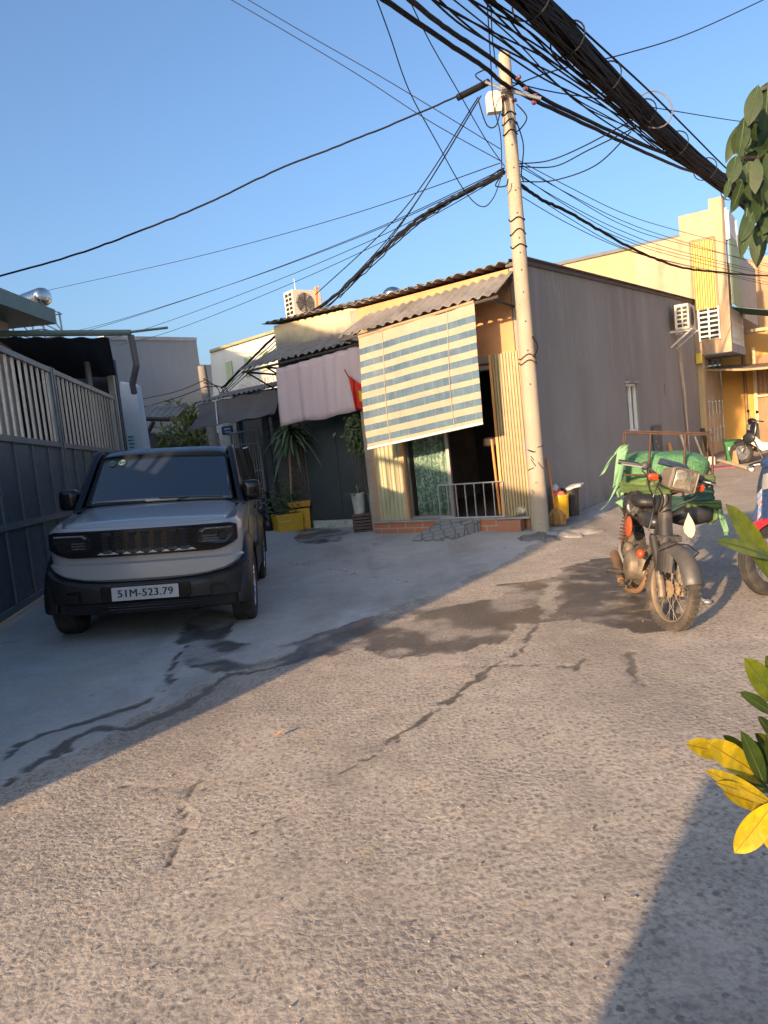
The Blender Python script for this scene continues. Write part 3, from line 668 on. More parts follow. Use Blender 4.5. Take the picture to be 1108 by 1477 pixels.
mb = MB(); wall(mb, F3, tB + .0, q0 - .02, -.1, 2.7, 2.7, .12, [(P3(396, 640)[0], q0 - .05, 0, 2.15)]); mb.build('front_wall', pm('dark_grey_plaster', (.11, .108, .105), .9, bump=.2), house3)
mb = MB(); mb.prism([F3.pt(tB - 3, -.1, -1.6), F3.pt(q1 + 1.15, -.1, -1.6), F3.pt(q1 + 1.15, 2.6, -1.6), F3.pt(tB - 3, 2.6, -1.6)], WD * .1); mb.build('inner_wall', M['dark'], house3)
# header of dark corrugated sheet above the gate
mb = MB(); n = 16; e0, e1 = P3(398, 605)[0], q0 - .02
mb.sheet(lambda u, v: F3.pt(e0 + (e1 - e0) * u, 2.15 + .5 * v, .06 + .015 * (int(round(u * 32)) % 2)), 32, 1, F3.n * -.005); mb.build('header_sheet', pm('grey_ribbed_sheet', (.1, .1, .1), .7), house3)
# barred gate leaf, standing ajar
gt0 = P3(382, 650)[0]; gt1 = P3(342, 650)[0]; gzt = P3(360, 622)[1]
mb = MB(); g_ = lambda t, z: F3.pt(t, z, .13 )
for t in (gt0, gt1): mb.tube([g_(t, .04), g_(t, gzt)], .026, 6)
for z in (.06, .75, 1.12, gzt - .25, gzt): mb.tube([g_(gt0, z), g_(gt1, z)], .02 if z in (.06, gzt) else .012, 6)
for k in range(1, 11): t = gt0 + (gt1 - gt0) * k / 11; mb.tube([g_(t, .06), g_(t, gzt)], .009, 5)
mb.build('barred_gate', pm('grey_gate_paint', (.26, .27, .27), .55), house3)
mb = MB(); mb.pbox(F3, gt0 - .2, gt0 - .05, 0, 2.15, .0, .05); mb.build('door_post', pm('steel_blue_post', (.09, .1, .11), .6), house3)
# tarp awning: corrugated strip on top and a hanging brown tarp
F3T = F3.off(1.15)
a, bq = F3T.at(399, 556), F3T.at(277, 582)
mb = MB(); corr(mb, a, bq, -F3.n * 1.1 + Vector((0, 0, .22)), -F3.n * 1.1 + Vector((0, 0, .22)), .12, .018, .008, 3, 6, jag=.01); mb.build('awning', M['fibro'], house3, smooth=50)
d0, d1 = F3.off(1.5).at(396, 597), F3.off(1.5).at(268, 622)
a2, b2 = F3T.at(399, 560), F3T.at(284, 584)
mb = MB()
def trp(u, v):
    lo = d0.lerp(d1, u); hi = a2.lerp(b2, u); p = lo.lerp(hi, v); p = p - F3.n * .12 * math.sin(math.pi * v) * (.7 + .3 * math.sin(u * 5))
    p += (b2 - a2).normalized() * (-.14 * math.sin(math.pi * v) * max(0, u - .6) / .4); p.z += .012 * math.sin(u * 26 + v * 3); return p
mb.sheet(trp, 44, 8, (0, 0, -.004)); mb.build('tarp', pm('brown_tarpaulin', (.115, .098, .088), .7, var=.15, vs=3, dirt=(.2, .18, .17), dirtamt=.35), house3, smooth=180)
mb = MB(); mb.tube([F3T.at(311, 580), F3.off(1.5).at(314, 612)], .012, 6); mb.build('tarp_pole', M['white'], house3)
# ================================================================ LEFT SIDE: steel gates, yard roof, houses beyond
def gtop(t): return 2.9 - .024 * t
def gmid(t): return 1.94 - .028 * t
def glow(t): return 1.02 - .022 * t
def ggz(t): p = GATE.pt(t, 0); return gz(p.x, p.y)
M['gatebar'] = pm('pale_grey_bar_paint', (.40, .39, .36), .42, var=.14, metal=.25, dirt=(.25, .22, .18), dirtamt=.3)
M['gateframe'] = pm('grey_steel_frame', (.17, .18, .185), .5, var=.15, metal=.2)
M['gatesheet'] = pm('blue_grey_sheet', (.085, .112, .135), .42, var=.2, vs=1.6, metal=.25, dirt=(.12, .12, .11), dirtamt=.4)
def leaf_gate(t0, t1, nb, label, pale):
    g = thing('steel_gate', label, 'gate', GATE.pt((t0 + t1) / 2, 0), 'steel gate leaves along the yard')
    def quadbox(mb, ta, tb, za0, za1, zb0, zb1, o0, o1):
        mb.hexa([GATE.pt(ta, za0, o0), GATE.pt(tb, zb0, o0), GATE.pt(tb, zb0, o1), GATE.pt(ta, za0, o1), GATE.pt(ta, za1, o0), GATE.pt(tb, zb1, o0), GATE.pt(tb, zb1, o1), GATE.pt(ta, za1, o1)])
    mb = MB(); quadbox(mb, t0 + .03, t1 - .03, ggz(t0) + .07, gmid(t0) - .03, ggz(t1) + .07, gmid(t1) - .03, -.012, 0); mb.build('sheet_panel', M['gatesheet'], g)
    mb = MB()
    for fn in (lambda t: gtop(t), lambda t: gmid(t), lambda t: glow(t), lambda t: ggz(t) + .1): quadbox(mb, t0, t1, fn(t0) - .035, fn(t0) + .03, fn(t1) - .035, fn(t1) + .03, -.03, .03)
    for t in (t0 + .03, t1 - .03): mb.pbox(GATE, t - .032, t + .032, ggz(t) + .05, gtop(t) + .04, -.04, .034)
    n = int((t1 - t0) / .62)
    for k in range(1, n + 1):
        t = t0 + (t1 - t0) * k / (n + 1); mb.pbox(GATE, t - .012, t + .012, ggz(t) + .12, gmid(t) - .036, .001, .022)
    mb.build('frame', M['gateframe'], g)
    for k in range(nb):
        t = t0 + .09 + (t1 - t0 - .18) * k / (nb - 1); wbar = .085 if k in pale else .019
        mb = MB(); mb.pbox(GATE, t - wbar, t + wbar, gmid(t) + .031, gtop(t) - .036, -.012, .012); mb.build('bar', M['gatebar'], g)
    return g
leaf_gate(-1.9, 3.02, 22, 'nearer slate blue steel gate leaf at the left photo edge, pale bars on top', (21,))
leaf_gate(3.08, 6.95, 18, 'farther slate blue steel gate leaf beside the grey car, ending at the tall post', (17,))
mb = MB(); mb.pbox(GATE, -5.35, -1.94, -.1, 3.0, -.2, .02)  # unseen stretch, made solid; length and height set for the shade it casts
tag(mb.build('shading_yard_wall', pm('grey_compound_plaster', (.3, .29, .27), .9, bump=.2)), 'unseen grey plastered yard wall before the nearer gate leaf, sized to cast the left shade', 'wall')
# tall end post with rain pipe
mb = MB(); p = GATE.pt(7.05, 0, .0)
mb.pbox(GATE, 7.0, 7.16, 0, 3.5, -.06, .05); tag(mb.build('gate_post', M['gatebar']), 'tall pale steel post at the far end of the gates', 'post')
# yard roof
r0, r1, r2, r3 = D(-130, 486, 11.4), D(157, 487, 11.4), D(168, 541, 13.9), D(-60, 560, 13.9)
shed = thing('yard_roof', 'dark corrugated yard roof behind the steel gates with a green front gutter', 'roof', Vector((r1.x - 1, r1.y, 0)))
M['darksheet'] = pm('dark_blue_grey_sheet', (.035, .045, .06), .7, var=.2)
mb = MB(); corr(mb, r1, r0, r2 - r1, r3 - r0, .3, .012, .01, 3, 6); mb.build('roof_sheet', M['darksheet'], shed, smooth=50)
mb = MB(); mb.tube([r0 + Vector((0, -.05, .03)), r1 + Vector((.35, -.05, .03))], .045, 8); mb.tube([r1 + Vector((.35, -.05, .04)), r1 + Vector((.9, -.03, .05))], .02, 6); mb.build('gutter', pm('green_gutter', (.13, .19, .155), .55), shed)
mb = MB(); e = r1 + Vector((.33, 0, .0)); mb.tube([e, e + Vector((-.02, .15, -.42)), e + Vector((-.2, .4, -.68)), e + Vector((-.22, .5, -.8))], .05, 8); mb.build('rain_pipe', M['gateframe'], shed)
mb = MB()
for q in (.15, .5, .9):
    pq = r1.lerp(r0, q) + (r2 - r1) * .5; mb.tube([Vector((pq.x, pq.y, 0)), pq - Vector((0, 0, .06))], .05, 8)
mb.build('post', M['gateframe'], shed)
mb = MB(); bw = r2.y + .1; mb.box(-12, D(166, 541, bw).x, bw, bw + .15, 0, r2.z + .3); mb.build('back_wall', M['darksheet'], shed)  # dark wall added to stand for the darkness under the roof
# green-eaved house
hx = -6.2
e0 = D(80, 452, 12.4); hx = e0.x
hs = thing('eaved_house', 'cream house with a thick green roof eave above the yard gates', 'house', (-10, 8.5, 0))
M['cream'] = pm('cream_plaster', (.5, .46, .39), .9, dirt=(.3, .28, .25), dirtamt=.3)
mb = MB(); mb.box(-14, hx - .55, 3.5, 11.9, -.1, e0.z - .08); mb.build('wall', M['cream'], hs)
mb = MB(); mb.prism([(hx, 3.4, e0.z - .17), (hx, 3.4, e0.z + .06), (-10.3, 3.4, e0.z + 1.5), (-14.5, 3.4, e0.z + .1), (-14.5, 3.4, e0.z - .17)], (0, 9.0, 0)); mb.build('roof', pm('green_roof_sheet', (.12, .175, .145), .55, var=.15), hs)
mb = MB(); mb.box(-14, hx - .7, 2.75, 9.4, -.1, 5.75); mb.build('shading_storey', M['cream'], hs)  # unseen taller block added, height set to keep the pink cloth in shade
# stainless water tank on a tower
tk = thing('water_tank', 'stainless steel water tank lying on a lattice stand behind the green eave', 'tank', D(52, 470, 19) - Vector((0, 0, 3)))
c = D(49, 433, 19)
mb = MB(); Mt = Matrix.Translation(c) @ along(Vector((.8, -.6, 0))) @ Matrix.Scale(.62, 4)
prof = [(0, -1.0), (.2, -.98), (.3, -.9), (.36, -.8)]
for k in range(9): prof += [(.36, -.8 + .18 * k), (.375, -.8 + .18 * k + .06), (.36, -.8 + .18 * k + .12)]
prof += [(.34, .88), (.25, .96), (.12, 1.0), (0, 1.0)]
mb.lathe([(r, z * .85) for r, z in prof], Mt, 28); mb.build('barrel', pm('stainless_steel', (.62, .6, .57), .22, metal=1, var=.06), tk, smooth=60)
mb = MB(); b0 = c.z - .23
for dx in (-.4, .4):
    for dy in (-.6, .6): mb.tube([(c.x + dx * 1.1, c.y + dy, 0), (c.x + dx * .9, c.y + dy * .9, b0)], .025, 5)
for zc in (b0 - .05, b0 - .6, b0 - 1.2):
    for (x0, y0, x1, y1) in ((-.4, -.6, .4, -.6), (-.4, .6, .4, .6), (-.4, -.6, -.4, .6), (.4, -.6, .4, .6)): mb.tube([(c.x + x0, c.y + y0, zc), (c.x + x1, c.y + y1, zc - .5)], .016, 5); mb.tube([(c.x + x0, c.y + y0, zc), (c.x + x1, c.y + y1, zc)], .016, 5)
mb.build('stand', M['steel'], tk)
# white pier past the gates with a small poster
WPY = 15.3
p0, p1, p2, p3 = D(184, 690, WPY), D(207, 690, WPY), D(196, 556, WPY), D(172, 553, WPY)
mb = MB()
a0_, a1_ = p0.copy(), p1.copy(); a0_.z = a1_.z = 0
mb.prism([a0_ - Vector((.1, 0, 0)), a1_ + Vector((.18, 0, 0)), p2, p2 + Vector((-.06, 0, .05)), p3 + Vector((.02, 0, .04)), p3], (.0, .35, 0))
wp = tag(mb.build('white_pier', pm('whitewashed_pier', (.62, .64, .66), .8, var=.07, dirt=(.45, .46, .46), dirtamt=.3), bevel=.03), 'whitewashed masonry pier just past the steel gates', 'pier')
mb = MB(); q = D(191, 640, WPY - .02); mb.box(q.x - .1, q.x + .09, q.y - .012, q.y - .004, q.z - .2, q.z + .22)
po = mb.build('poster', pm('white_poster_paper', (.6, .62, .62), .6), wp)
mb = MB()
for k in range(5): mb.box(q.x - .07, q.x + .05 - .02 * (k % 2), q.y - .0145, q.y - .0125, q.z - .16 + .07 * k, q.z - .125 + .07 * k)
mb.build('poster_print', pm('teal_ink', (.05, .28, .30), .6), po)
# little lean-to awning past the pier
LY = 17.2
mb = MB(); lf = thing('lean_to', 'small dark corrugated lean-to on a timber bracket beside the white pier', 'lean-to', D(214, 660, LY))
l0_, l1_ = D(200, 598, LY), D(256, 600, LY); corr(mb, l0_, l1_, Vector((0, .9, .25)), Vector((0, .9, .25)), .13, .016, .008); mb.build('roof_sheet', M['fibro'], lf, smooth=50)
mb = MB(); mb.tube([D(202, 604, LY), D(245, 605, LY)], .05, 4); mb.tube([D(205, 640, LY), D(222, 608, LY)], .05, 4); mb.build('bracket', M['dark'], lf)
mb = MB(); a_ = D(203, 626, LY); b_ = D(219, 626, LY); mb.box(a_.x, b_.x, LY, LY + .3, 0, a_.z); mb.build('stub_wall', pm('dark_board', (.075, .07, .065), .9), lf)
# far blank grey building
def block(name, label, cat, pts, depth, mat, Y, extra=None):
    """building slab whose near face is the outline pts (sight lines on the plane y=Y), carried back by depth"""
    th = thing(name, label, cat, D(pts[0][0], pts[0][1], Y) * Vector((1, 1, 0)) if False else Vector((D(*pts[0], Y).x, Y, 0)))
    poly = [D(*p, Y) for p in pts]
    mb = MB(); mb.prism(poly, (0, depth, 0)); mb.build('wall', mat, th); return th
M['fargrey'] = pm('far_grey_render', (.265, .275, .29), .9, var=.05, vs=.4, dirt=(.24, .245, .25), dirtamt=.4, stretch=(1, 1, .5))
FGP = Plane(D(230, 600, 26), (math.sin(R(30)), math.cos(R(30))))
def block2(name, label, cat, pts, depth, mat, P):
    poly = [P.at(*p) for p in pts]; th = thing(name, label, cat, Vector((poly[0].x, poly[0].y, 0))); mb = MB(); mb.prism(poly, P.n * -depth); mb.build('wall', mat, th); return th
fg = block2('grey_building', 'tall blank grey building behind the white pier', 'building', [(120, 740), (318, 740), (283, 489), (150, 487)], 9, M['fargrey'], FGP)
mb = MB(); a_, b_ = FGP.off(.05).at(150, 487), FGP.off(.05).at(284, 489); mb.prism([a_ - Vector((0, 0, .06)), b_ - Vector((0, 0, .06)), b_ + Vector((0, 0, .06)), a_ + Vector((0, 0, .06))], FGP.n * -.3); mb.build('roof_edge', pm('grey_coping', (.36, .36, .36), .8), fg)
mb = MB(); F5 = FGP.off(-.6); a_, b_ = F5.at(276, 526), F5.at(306, 526); mb.prism([Vector((a_.x, a_.y, 0)), Vector((b_.x, b_.y, 0)), b_, a_], F5.n * -5); mb.build('lower_wing', M['fargrey'], fg)
# white building with green window strips
GY0 = 22.0
wg = block('white_building', 'white rendered building with pale green window strips above the tarp awning', 'building', [(322, 740), (470, 740), (450, 460), (303, 507)], 9, pm('white_render', (.58, .57, .52), .9, var=.07, dirt=(.42, .4, .36), dirtamt=.35, stretch=(1, 1, .4)), GY0)
mb = MB(); mb.prism([D(303, 509, GY0) + Vector((0, -.06, 0)), D(450, 463, GY0) + Vector((0, -.06, 0)), D(450, 459, GY0) + Vector((0, -.06, 0)), D(303, 505, GY0) + Vector((0, -.06, 0))], (0, .3, 0)); mb.build('roof_edge', pm('olive_coping', (.33, .30, .17), .8), wg)
M['gwin'] = pm('green_louvre', (.34, .40, .23), .6)
for (x0, y0) in ((325, 523), (352, 516), (375, 508)):
    mb = MB(); a_, b_, c_2, d_ = D(x0, y0, GY0), D(x0 + 9, y0 - 3, GY0), D(x0 + 12, y0 + 25, GY0), D(x0 + 3, y0 + 28, GY0); mb.prism([a_, d_, c_2, b_], (0, -.04, 0)); mb.build('window', M['gwin'], wg)
# unseen block added left of the frame to shade the white building
sb0 = thing('shade_block', 'unseen tall plain block added beyond the left edge as a shade caster', 'house', (-11, 14.5, 0)); mb = MB(); mb.box(-13, -9.2, 12.9, 16.4, -.1, 7.0); mb.build('wall', M['cream'], sb0)
# small old pole in front of them
SPY = 18.2
pt, pb = D(291, 528, SPY), D(302, 600, SPY)
pole2 = thing('utility_pole', 'short weathered pole carrying wires in front of the white building', 'pole', Vector((pb.x + .05, SPY, 0)))
mb = MB(); mb.tube([Vector((pb.x + .08, SPY, 0)), pb, pt], [.13, .11, .1], 10); mb.build('shaft', pm('weathered_pole', (.2, .185, .17), .9), pole2, smooth=60)
mb = MB(); 
for k in range(3): mb.tube(spline([pt + Vector((.02, -.1, -.3 - .1 * k)), pt + Vector((.35 + .1 * k, -.1, -.6)), pt + Vector((.3, -.1, -1.0)), pt + Vector((.05, -.1, -.9))], 6), .012, 5)
mb.build('cable_loops', M['wire'], pole2)
# razor wire over the tarp awning
mb = MB(); pa, pb_ = D(308, 578, 20), D(402, 549, 20)
mb.tube([pa.lerp(pb_, k / 160) + Vector((.02 * math.sin(k), .15 * math.cos(k * .9), .15 * math.sin(k * .9) + .05)) for k in range(161)], .008, 4)
mb.tube([pa, pb_], .01, 4); tag(mb.build('razor_wire', M['steel']), 'coil of razor wire running above the brown tarp awning', 'razor wire')
# ---------------------------------------------------------------- leaf helper + tree behind
def leafq(mb, base, tip, wid, nrm, curl=.12, mi=0, n=5, fold=.25, shape=.45, rib=0):
    """one leaf: pointed oval blade folded along its midrib and curling to the tip"""
    base, tip = Vector(base), Vector(tip); ax = tip - base; Ln = ax.length; ax.normalize()
    nrm = Vector(nrm); nrm = (nrm - ax * nrm.dot(ax)); 
    if nrm.length < 1e-4: nrm = Vector((.3, .2, 1)) - ax * ax.dot(Vector((.3, .2, 1)))
    nrm.normalize(); sd = ax.cross(nrm)
    vs = []; fs = []; rv = []
    for i in range(n + 1):
        t = i / n; w_ = wid * (math.sin(math.pi * min(1, t ** (.5 / shape * .72))) ** (.8 if shape > .3 else .62) if 0 < t < 1 else .02)
        c = base + ax * Ln * t - nrm * curl * Ln * t * t
        vs += [c + sd * w_ * .5 + nrm * fold * w_ * .5, c, c - sd * w_ * .5 + nrm * fold * w_ * .5]
        if rib: rv += [c + sd * rib * (1 - .7 * t) + nrm * (.35 * rib + .02 * rib), c + nrm * rib * .9, c - sd * rib * (1 - .7 * t) + nrm * (.35 * rib + .02 * rib)]
    for i in range(n):
        a = i * 3; fs += [(a, a + 1, a + 4, a + 3), (a + 1, a + 2, a + 5, a + 4)]
    mb.add(vs, fs, mi)
    if rib: mb.add(rv, fs, mi + 1)
def leafmat(name, cols, rough=.45, trans=.25, vein=None):
    m, nt, b = newmat(name); gi = nd(nt, 'ShaderNodeNewGeometry'); v = mapping(nt)
    c = ramp(nt, gi.outputs['Random Per Island'], [(i / max(1, len(cols) - 1), c) for i, c in enumerate(cols)])
    n = noi(nt, v, 30, 3); c = mixc(nt, ramp(nt, n, [(.4, 0), (.75, .3)]), c, tuple(q * .6 for q in cols[0]))
    nt.links.new(c, b.inputs['Base Color']); b.inputs['Roughness'].default_value = rough
    tl = nd(nt, 'ShaderNodeBsdfTranslucent'); nt.links.new(c, tl.inputs[0]); mx = nd(nt, 'ShaderNodeMixShader'); mx.inputs[0].default_value = trans
    nt.links.new(b.outputs[0], mx.inputs[1]); nt.links.new(tl.outputs[0], mx.inputs[2]); nt.links.new(mx.outputs[0], nt.nodes['Material Output'].inputs[0]); return m
M['leafbg'] = leafmat('mango_leaf', [(.06, .10, .022), (.13, .16, .03), (.22, .21, .05), (.09, .13, .03)])
M['bark'] = pm('bark', (.13, .10, .075), .9, var=.3, vs=10, bump=.6)
tr = thing('mango_tree', 'low leafy mango tree behind the parked car in front of the grey building', 'tree', D(285, 690, 19.5) * Vector((1, 1, 0)))
rr = random.Random(11)
mb = MB()
for cl in range(60):
    px, py = rr.uniform(216, 330), rr.uniform(604, 672); 
    if py < 625 and px < 262: py += 22
    c = D(px, py, rr.uniform(18.6, 21))
    for k in range(30):
        d = Vector((rr.gauss(0, 1), rr.gauss(0, 1), rr.gauss(0, .8))).normalized(); b_ = c + d * rr.uniform(0, .3); a = (d + Vector((0, 0, -.5))).normalized()
        leafq(mb, b_, b_ + a * rr.uniform(.18, .34), rr.uniform(.05, .085), Vector((rr.uniform(-.4, .4), -.5, 1)), .25, n=3)
for cl in range(7):
    c = D(rr.uniform(255, 290), rr.uniform(584, 606), 19.2)
    for k in range(26):
        d = Vector((rr.gauss(0, 1), rr.gauss(0, 1), rr.gauss(0, .8))).normalized(); b_ = c + d * rr.uniform(0, .25)
        leafq(mb, b_, b_ + (d + Vector((0, 0, -.4))).normalized() * rr.uniform(.2, .36), .07, Vector((0, -.5, 1)), .25, n=3)
mb.build('crown', M['leafbg'], tr, recalc=False)
mb = MB(); b0 = tr.location.copy(); mb.tube(spline([b0, b0 + Vector((.1, 0, .9)), b0 + Vector((-.1, .1, 1.8)), b0 + Vector((.05, 0, 2.6))], 4), [.14, .13, .12, .115, .11, .1, .09, .085, .08, .07, .06, .05, .04], 8)
for (dx, dz) in ((-1.2, 2.3), (1.1, 2.2), (-.6, 2.7), (.7, 2.8)): mb.tube(spline([b0 + Vector((0, .05, 1.3)), b0 + Vector((dx * .5, .2, dz - .5)), b0 + Vector((dx, .1, dz))], 4), [.07, .065, .06, .055, .05, .045, .04, .03, .02], 6)
mb.build('trunk', M['bark'], tr, smooth=60)
# ================================================================ RIGHT SIDE: ochre house at the lane bend
wend = WALL.pt(wl1, 0)
YPl = Plane(wend + WD * .06, FD)                 # long ochre wall seen over the shop roof
if YPl.n.dot(-WD) < 0: YPl.n = -YPl.n
M['ochre'] = pm('ochre_plaster', (.43, .30, .155), .9, var=.08, vs=.8, dirt=(.5, .36, .2), dirtamt=.35, ds=1.2, bump=.1)
M['ochre2'] = pm('peach_plaster', (.43, .30, .19), .9, var=.15, vs=1, dirt=(.2, .15, .11), dirtamt=.6, ds=1.6, stretch=(2.2, 2.2, .5), bump=.1)
och = thing('ochre_house', 'ochre house with balcony, yellow shutter and barred window past the grey shop wall', 'house', wend)
yt = YPl.tz
L0 = yt(780, 389); L1 = yt(985, 343)
mb = MB(); mb.prism([YPl.pt(L1[0] - .3, -.1), YPl.pt(L0[0], -.1), YPl.pt(L0[0], L0[1]), YPl.pt(L1[0] - .3, L1[1] + .02)], WD * .25); mb.build('long_wall', M['ochre'], och)
mb = MB(); mb.prism([YPl.pt(L1[0], L1[1], .06), YPl.pt(L0[0], L0[1], .06), YPl.pt(L0[0], L0[1] + .09, .06), YPl.pt(L1[0], L1[1] + .09, .06)], WD * 4); mb.build('roof', pm('blue_grey_roof', (.10, .11, .13), .7), och)
YT = YPl.off(.12)                                 # end wall of the upper floor, jutting out over the lane
if YT.n.dot(-WD) < 0: YT.n = -YT.n
ty = YT.tz
poly = [(980, 313), (1022, 301), (1024, 287), (1036, 286), (1056, 505), (1009, 512)]
tP = [ty(*p) for p in poly]
zb_ = (tP[4][1] + tP[5][1]) / 2
tR = tP[4][0]; tL = ty(984, 400)[0]; tM = tP[1][0]
holes = []
sh = [ty(993, 352), ty(1028, 344), ty(1036, 443), ty(1003, 449)]
shz0, shz1 = (sh[2][1] + sh[3][1]) / 2, (sh[0][1] + sh[1][1]) / 2; sht0, sht1 = ty(1000, 400)[0], ty(1032, 400)[0]
wz0_, wz1_ = ty(1025, 488)[1], ty(1025, 446)[1]; wt0_, wt1_ = ty(1009, 470)[0], ty(1038, 470)[0]
zTop = (tP[0][1] + tP[1][1]) / 2; zP = tP[2][1]
mb = MB(); wall(mb, YT, tL, tR, zb_, zTop, zTop, .18, [(min(wt0_, wt1_), max(wt0_, wt1_), wz0_, wz1_)])
mb.pbox(YT, tM, tR, zTop + .001, zP, -.18, 0)
mb.build('end_wall', M['ochre2'], och)
mb = MB(); n = 9
mb.sheet(lambda u, v: YT.pt(sht0 + (sht1 - sht0) * u, shz0 + (shz1 - shz0) * v, .035 + .05 * (int(round(u * 36)) % 4 in (1, 2))), 36, 1, YT.n * -.006); mb.build('shutter', pm('yellow_corrugated_shutter', (.44, .33, .10), .6, var=.12), och)
mb = MB()
for (q0, q1, z0, z1) in ((sht0 + .05, sht0, shz0 - .05, shz1 + .05), (sht1, sht1 - .05, shz0 - .05, shz1 + .05)): mb.pbox(YT, q0, q1, z0, z1, .002, .03)
mb.pbox(YT, sht0, sht1, shz1 + .004, shz1 + .06, .002, .05); mb.build('shutter_frame', pm('brown_frame', (.2, .15, .09), .7), och)
mb = MB(); mb.pbox(YT, wt0_, wt1_, wz0_, wz1_, -.13, -.11); mb.build('window_pane', pm('teal_dark_glass', (.05, .075, .075), .15), och)
mb = MB()
for k in range(6): z = wz0_ + (wz1_ - wz0_) * (k + .5) / 6; mb.tube([YT.pt(wt0_, z, .05), YT.pt(wt1_, z, .05)], .022, 6)
for t in (wt0_, (wt0_ + wt1_) / 2, wt1_): mb.tube([YT.pt(t, wz0_ - .05, .05), YT.pt(t, wz1_ + .05, .05)], .022, 6)
mb.build('window_bars', M['white'], och)
# street side of the upper floor: balcony, green sheets, louvres
SB = Plane(YT.pt(tR, 0, 0), WD)
if SB.n.dot(WALL.n) < 0: SB.n = -SB.n
sb = SB.tz
q_g0, q_g1 = sb(1041, 345)[0], sb(1062, 400)[0]
gzt, gzb = sb(1050, 341)[1], sb(1055, 440)[1]
q_g0 = .02; q_g1 = sb(1064, 390)[0]; q_b1 = sb(1088, 420)[0]
mb = MB(); mb.prism([SB.pt(.02, zb_, -.8), SB.pt(q_b1 + 1.2, zb_, -.8), SB.pt(q_b1 + 1.2, zP - .6, -.8), SB.pt(.02, zTop - .5, -.8)], SB.n * -1.4); mb.build('street_wall', M['ochre2'], och)
mb = MB(); n = 7; mb.sheet(lambda u, v: SB.pt(q_g0 + (q_g1 - q_g0) * u, gzb + (gzt - gzb) * v, .06 + .03 * (int(round(u * 14)) % 2)), 14, 1, SB.n * -.006); mb.build('green_sheet', pm('pale_green_sheet', (.30, .38, .24), .55, var=.1), och)
mb = MB(); mb.sheet(lambda u, v: SB.pt(q_g1 + .05 + (q_b1 - q_g1) * u, gzb - .2 + (gzt - gzb) * v, .05 + .03 * (int(round(u * 14)) % 2)), 14, 1, SB.n * -.006); mb.build('blue_sheet', pm('pale_blue_sheet', (.25, .31, .33), .55, var=.1), och)
lz0, lz1 = sb(1040, 338)[1], sb(1040, 300)[1]
mb = MB(); 
for k in range(9): z = lz0 + (lz1 - lz0) * k / 8; mb.pbox(SB, .05, sb(1057, 320)[0], z, z + .1, .0, .06)
for t in (.05, sb(1057, 320)[0]): mb.pbox(SB, t - .06, t + .02, lz0, lz1 + .02, .061, .1)
mb.build('louvre', M['white'], och)
b1 = sb(1076, 500)[0]
mb = MB(); mb.prism([SB.pt(.02, zb_ - .02, -.78), SB.pt(b1, zb_ - .02, -.78), SB.pt(b1, zb_ - .02, -.01), SB.pt(.02, zb_ - .02, -.01)], (0, 0, .22)); mb.build('balcony_slab', pm('grey_blue_slab', (.33, .35, .39), .85), och)
mb = MB(); rz = zb_ + 1.15
for k in range(14): t = .03 + (b1 - .06) * k / 13; mb.tube([SB.pt(t, zb_ + .2, -.05), SB.pt(t, rz, -.05)], .02, 6)
for z in (zb_ + .35, zb_ + .75, rz): mb.tube([SB.pt(.02, z, -.05), SB.pt(b1, z, -.05)], .026, 6)
mb.tube([SB.pt(.06, zb_ + .2, -.05), SB.pt(.06, rz + .3, -.05)], .045, 6); mb.build('balcony_rail', M['white'], och)
mb = MB(); c0_ = SB.pt(.25, gzb + .0, .05); corr(mb, SB.pt(.2, gzb - .35, 1.1), SB.pt(2.2, gzb - .35, 1.1), SB.n * -1.1 + Vector((0, 0, .3)), SB.n * -1.1 + Vector((0, 0, .3)), .13, .016, .008); mb.build('balcony_canopy', pm('dark_green_sheet', (.05, .11, .085), .5), och)
# ground floor: grey steel gate on the lane line, then a wall across the bend
GP = Plane(wend + WD * .1, WD)
if GP.n.dot(WALL.n) < 0: GP.n = -GP.n
gp = GP.tz
dg1 = gp(1046, 640)[0]; dzt = gp(1030, 545)[1]
mb = MB(); n = 5
for k in range(n): mb.pbox(GP, .25 + (dg1 - .3) * k / n, .25 + (dg1 - .3) * (k + 1) / n - .04, .08, 2.45, -.03, .0)
for z in (.35, 1.25, 1.45, 2.4): mb.pbox(GP, .25, dg1 - .05, z, z + .045, .002, .03)
lg = thing('entrance_gate', 'tall grey steel entrance gate under the balcony of the ochre house', 'gate', GP.pt(1, 0)); mb.build('gate_panel', pm('warm_grey_gate', (.36, .34, .30), .5, var=.12, dirt=(.2, .16, .12), dirtamt=.4), lg)
mb = MB()
for k in range(4): t = .35 + (dg1 - .6) * k / 3.3; mb.pbox(GP, t, t + .22, 2.52, 2.72, -.02, .0)
mb.pbox(GP, .25, dg1 - .05, 2.47, 2.5, -.03, .01); mb.pbox(GP, .25, dg1 - .05, 2.74, 2.78, -.03, .01)
for k in range(4): mb.pbox(GP, .25, dg1 - .05, 2.85 + .1 * k, 2.9 + .1 * k, -.03, .01)
mb.build('gate_transom', pm('warm_grey_bars', (.4, .37, .31), .55), lg)
for k in range(10):
    t = .5 + (dg1 - .8) * k / 9
mb = MB()
for zc in (.6, 1.35):
    for k in range(6): t = .45 + (dg1 - .75) * k / 5; mb.tube([GP.pt(t, zc - .16, .04), GP.pt(t, zc + .16, .04)], .016, 5); mb.ell(GP.pt(t, zc + .2, .04), (.03, .03, .04), nu=8, nv=5)
mb.build('gate_ornament', pm('pale_ornament', (.55, .5, .42), .5), lg)
CP = Plane(GP.pt(dg1, 0), -FD)
if CP.n.dot(-WD) < 0: CP.n = -CP.n
cp = CP.tz
cw = thing('ochre_wall', 'sunlit deep yellow wall across the end of the lane behind the scooter', 'wall', CP.pt(2, 0))
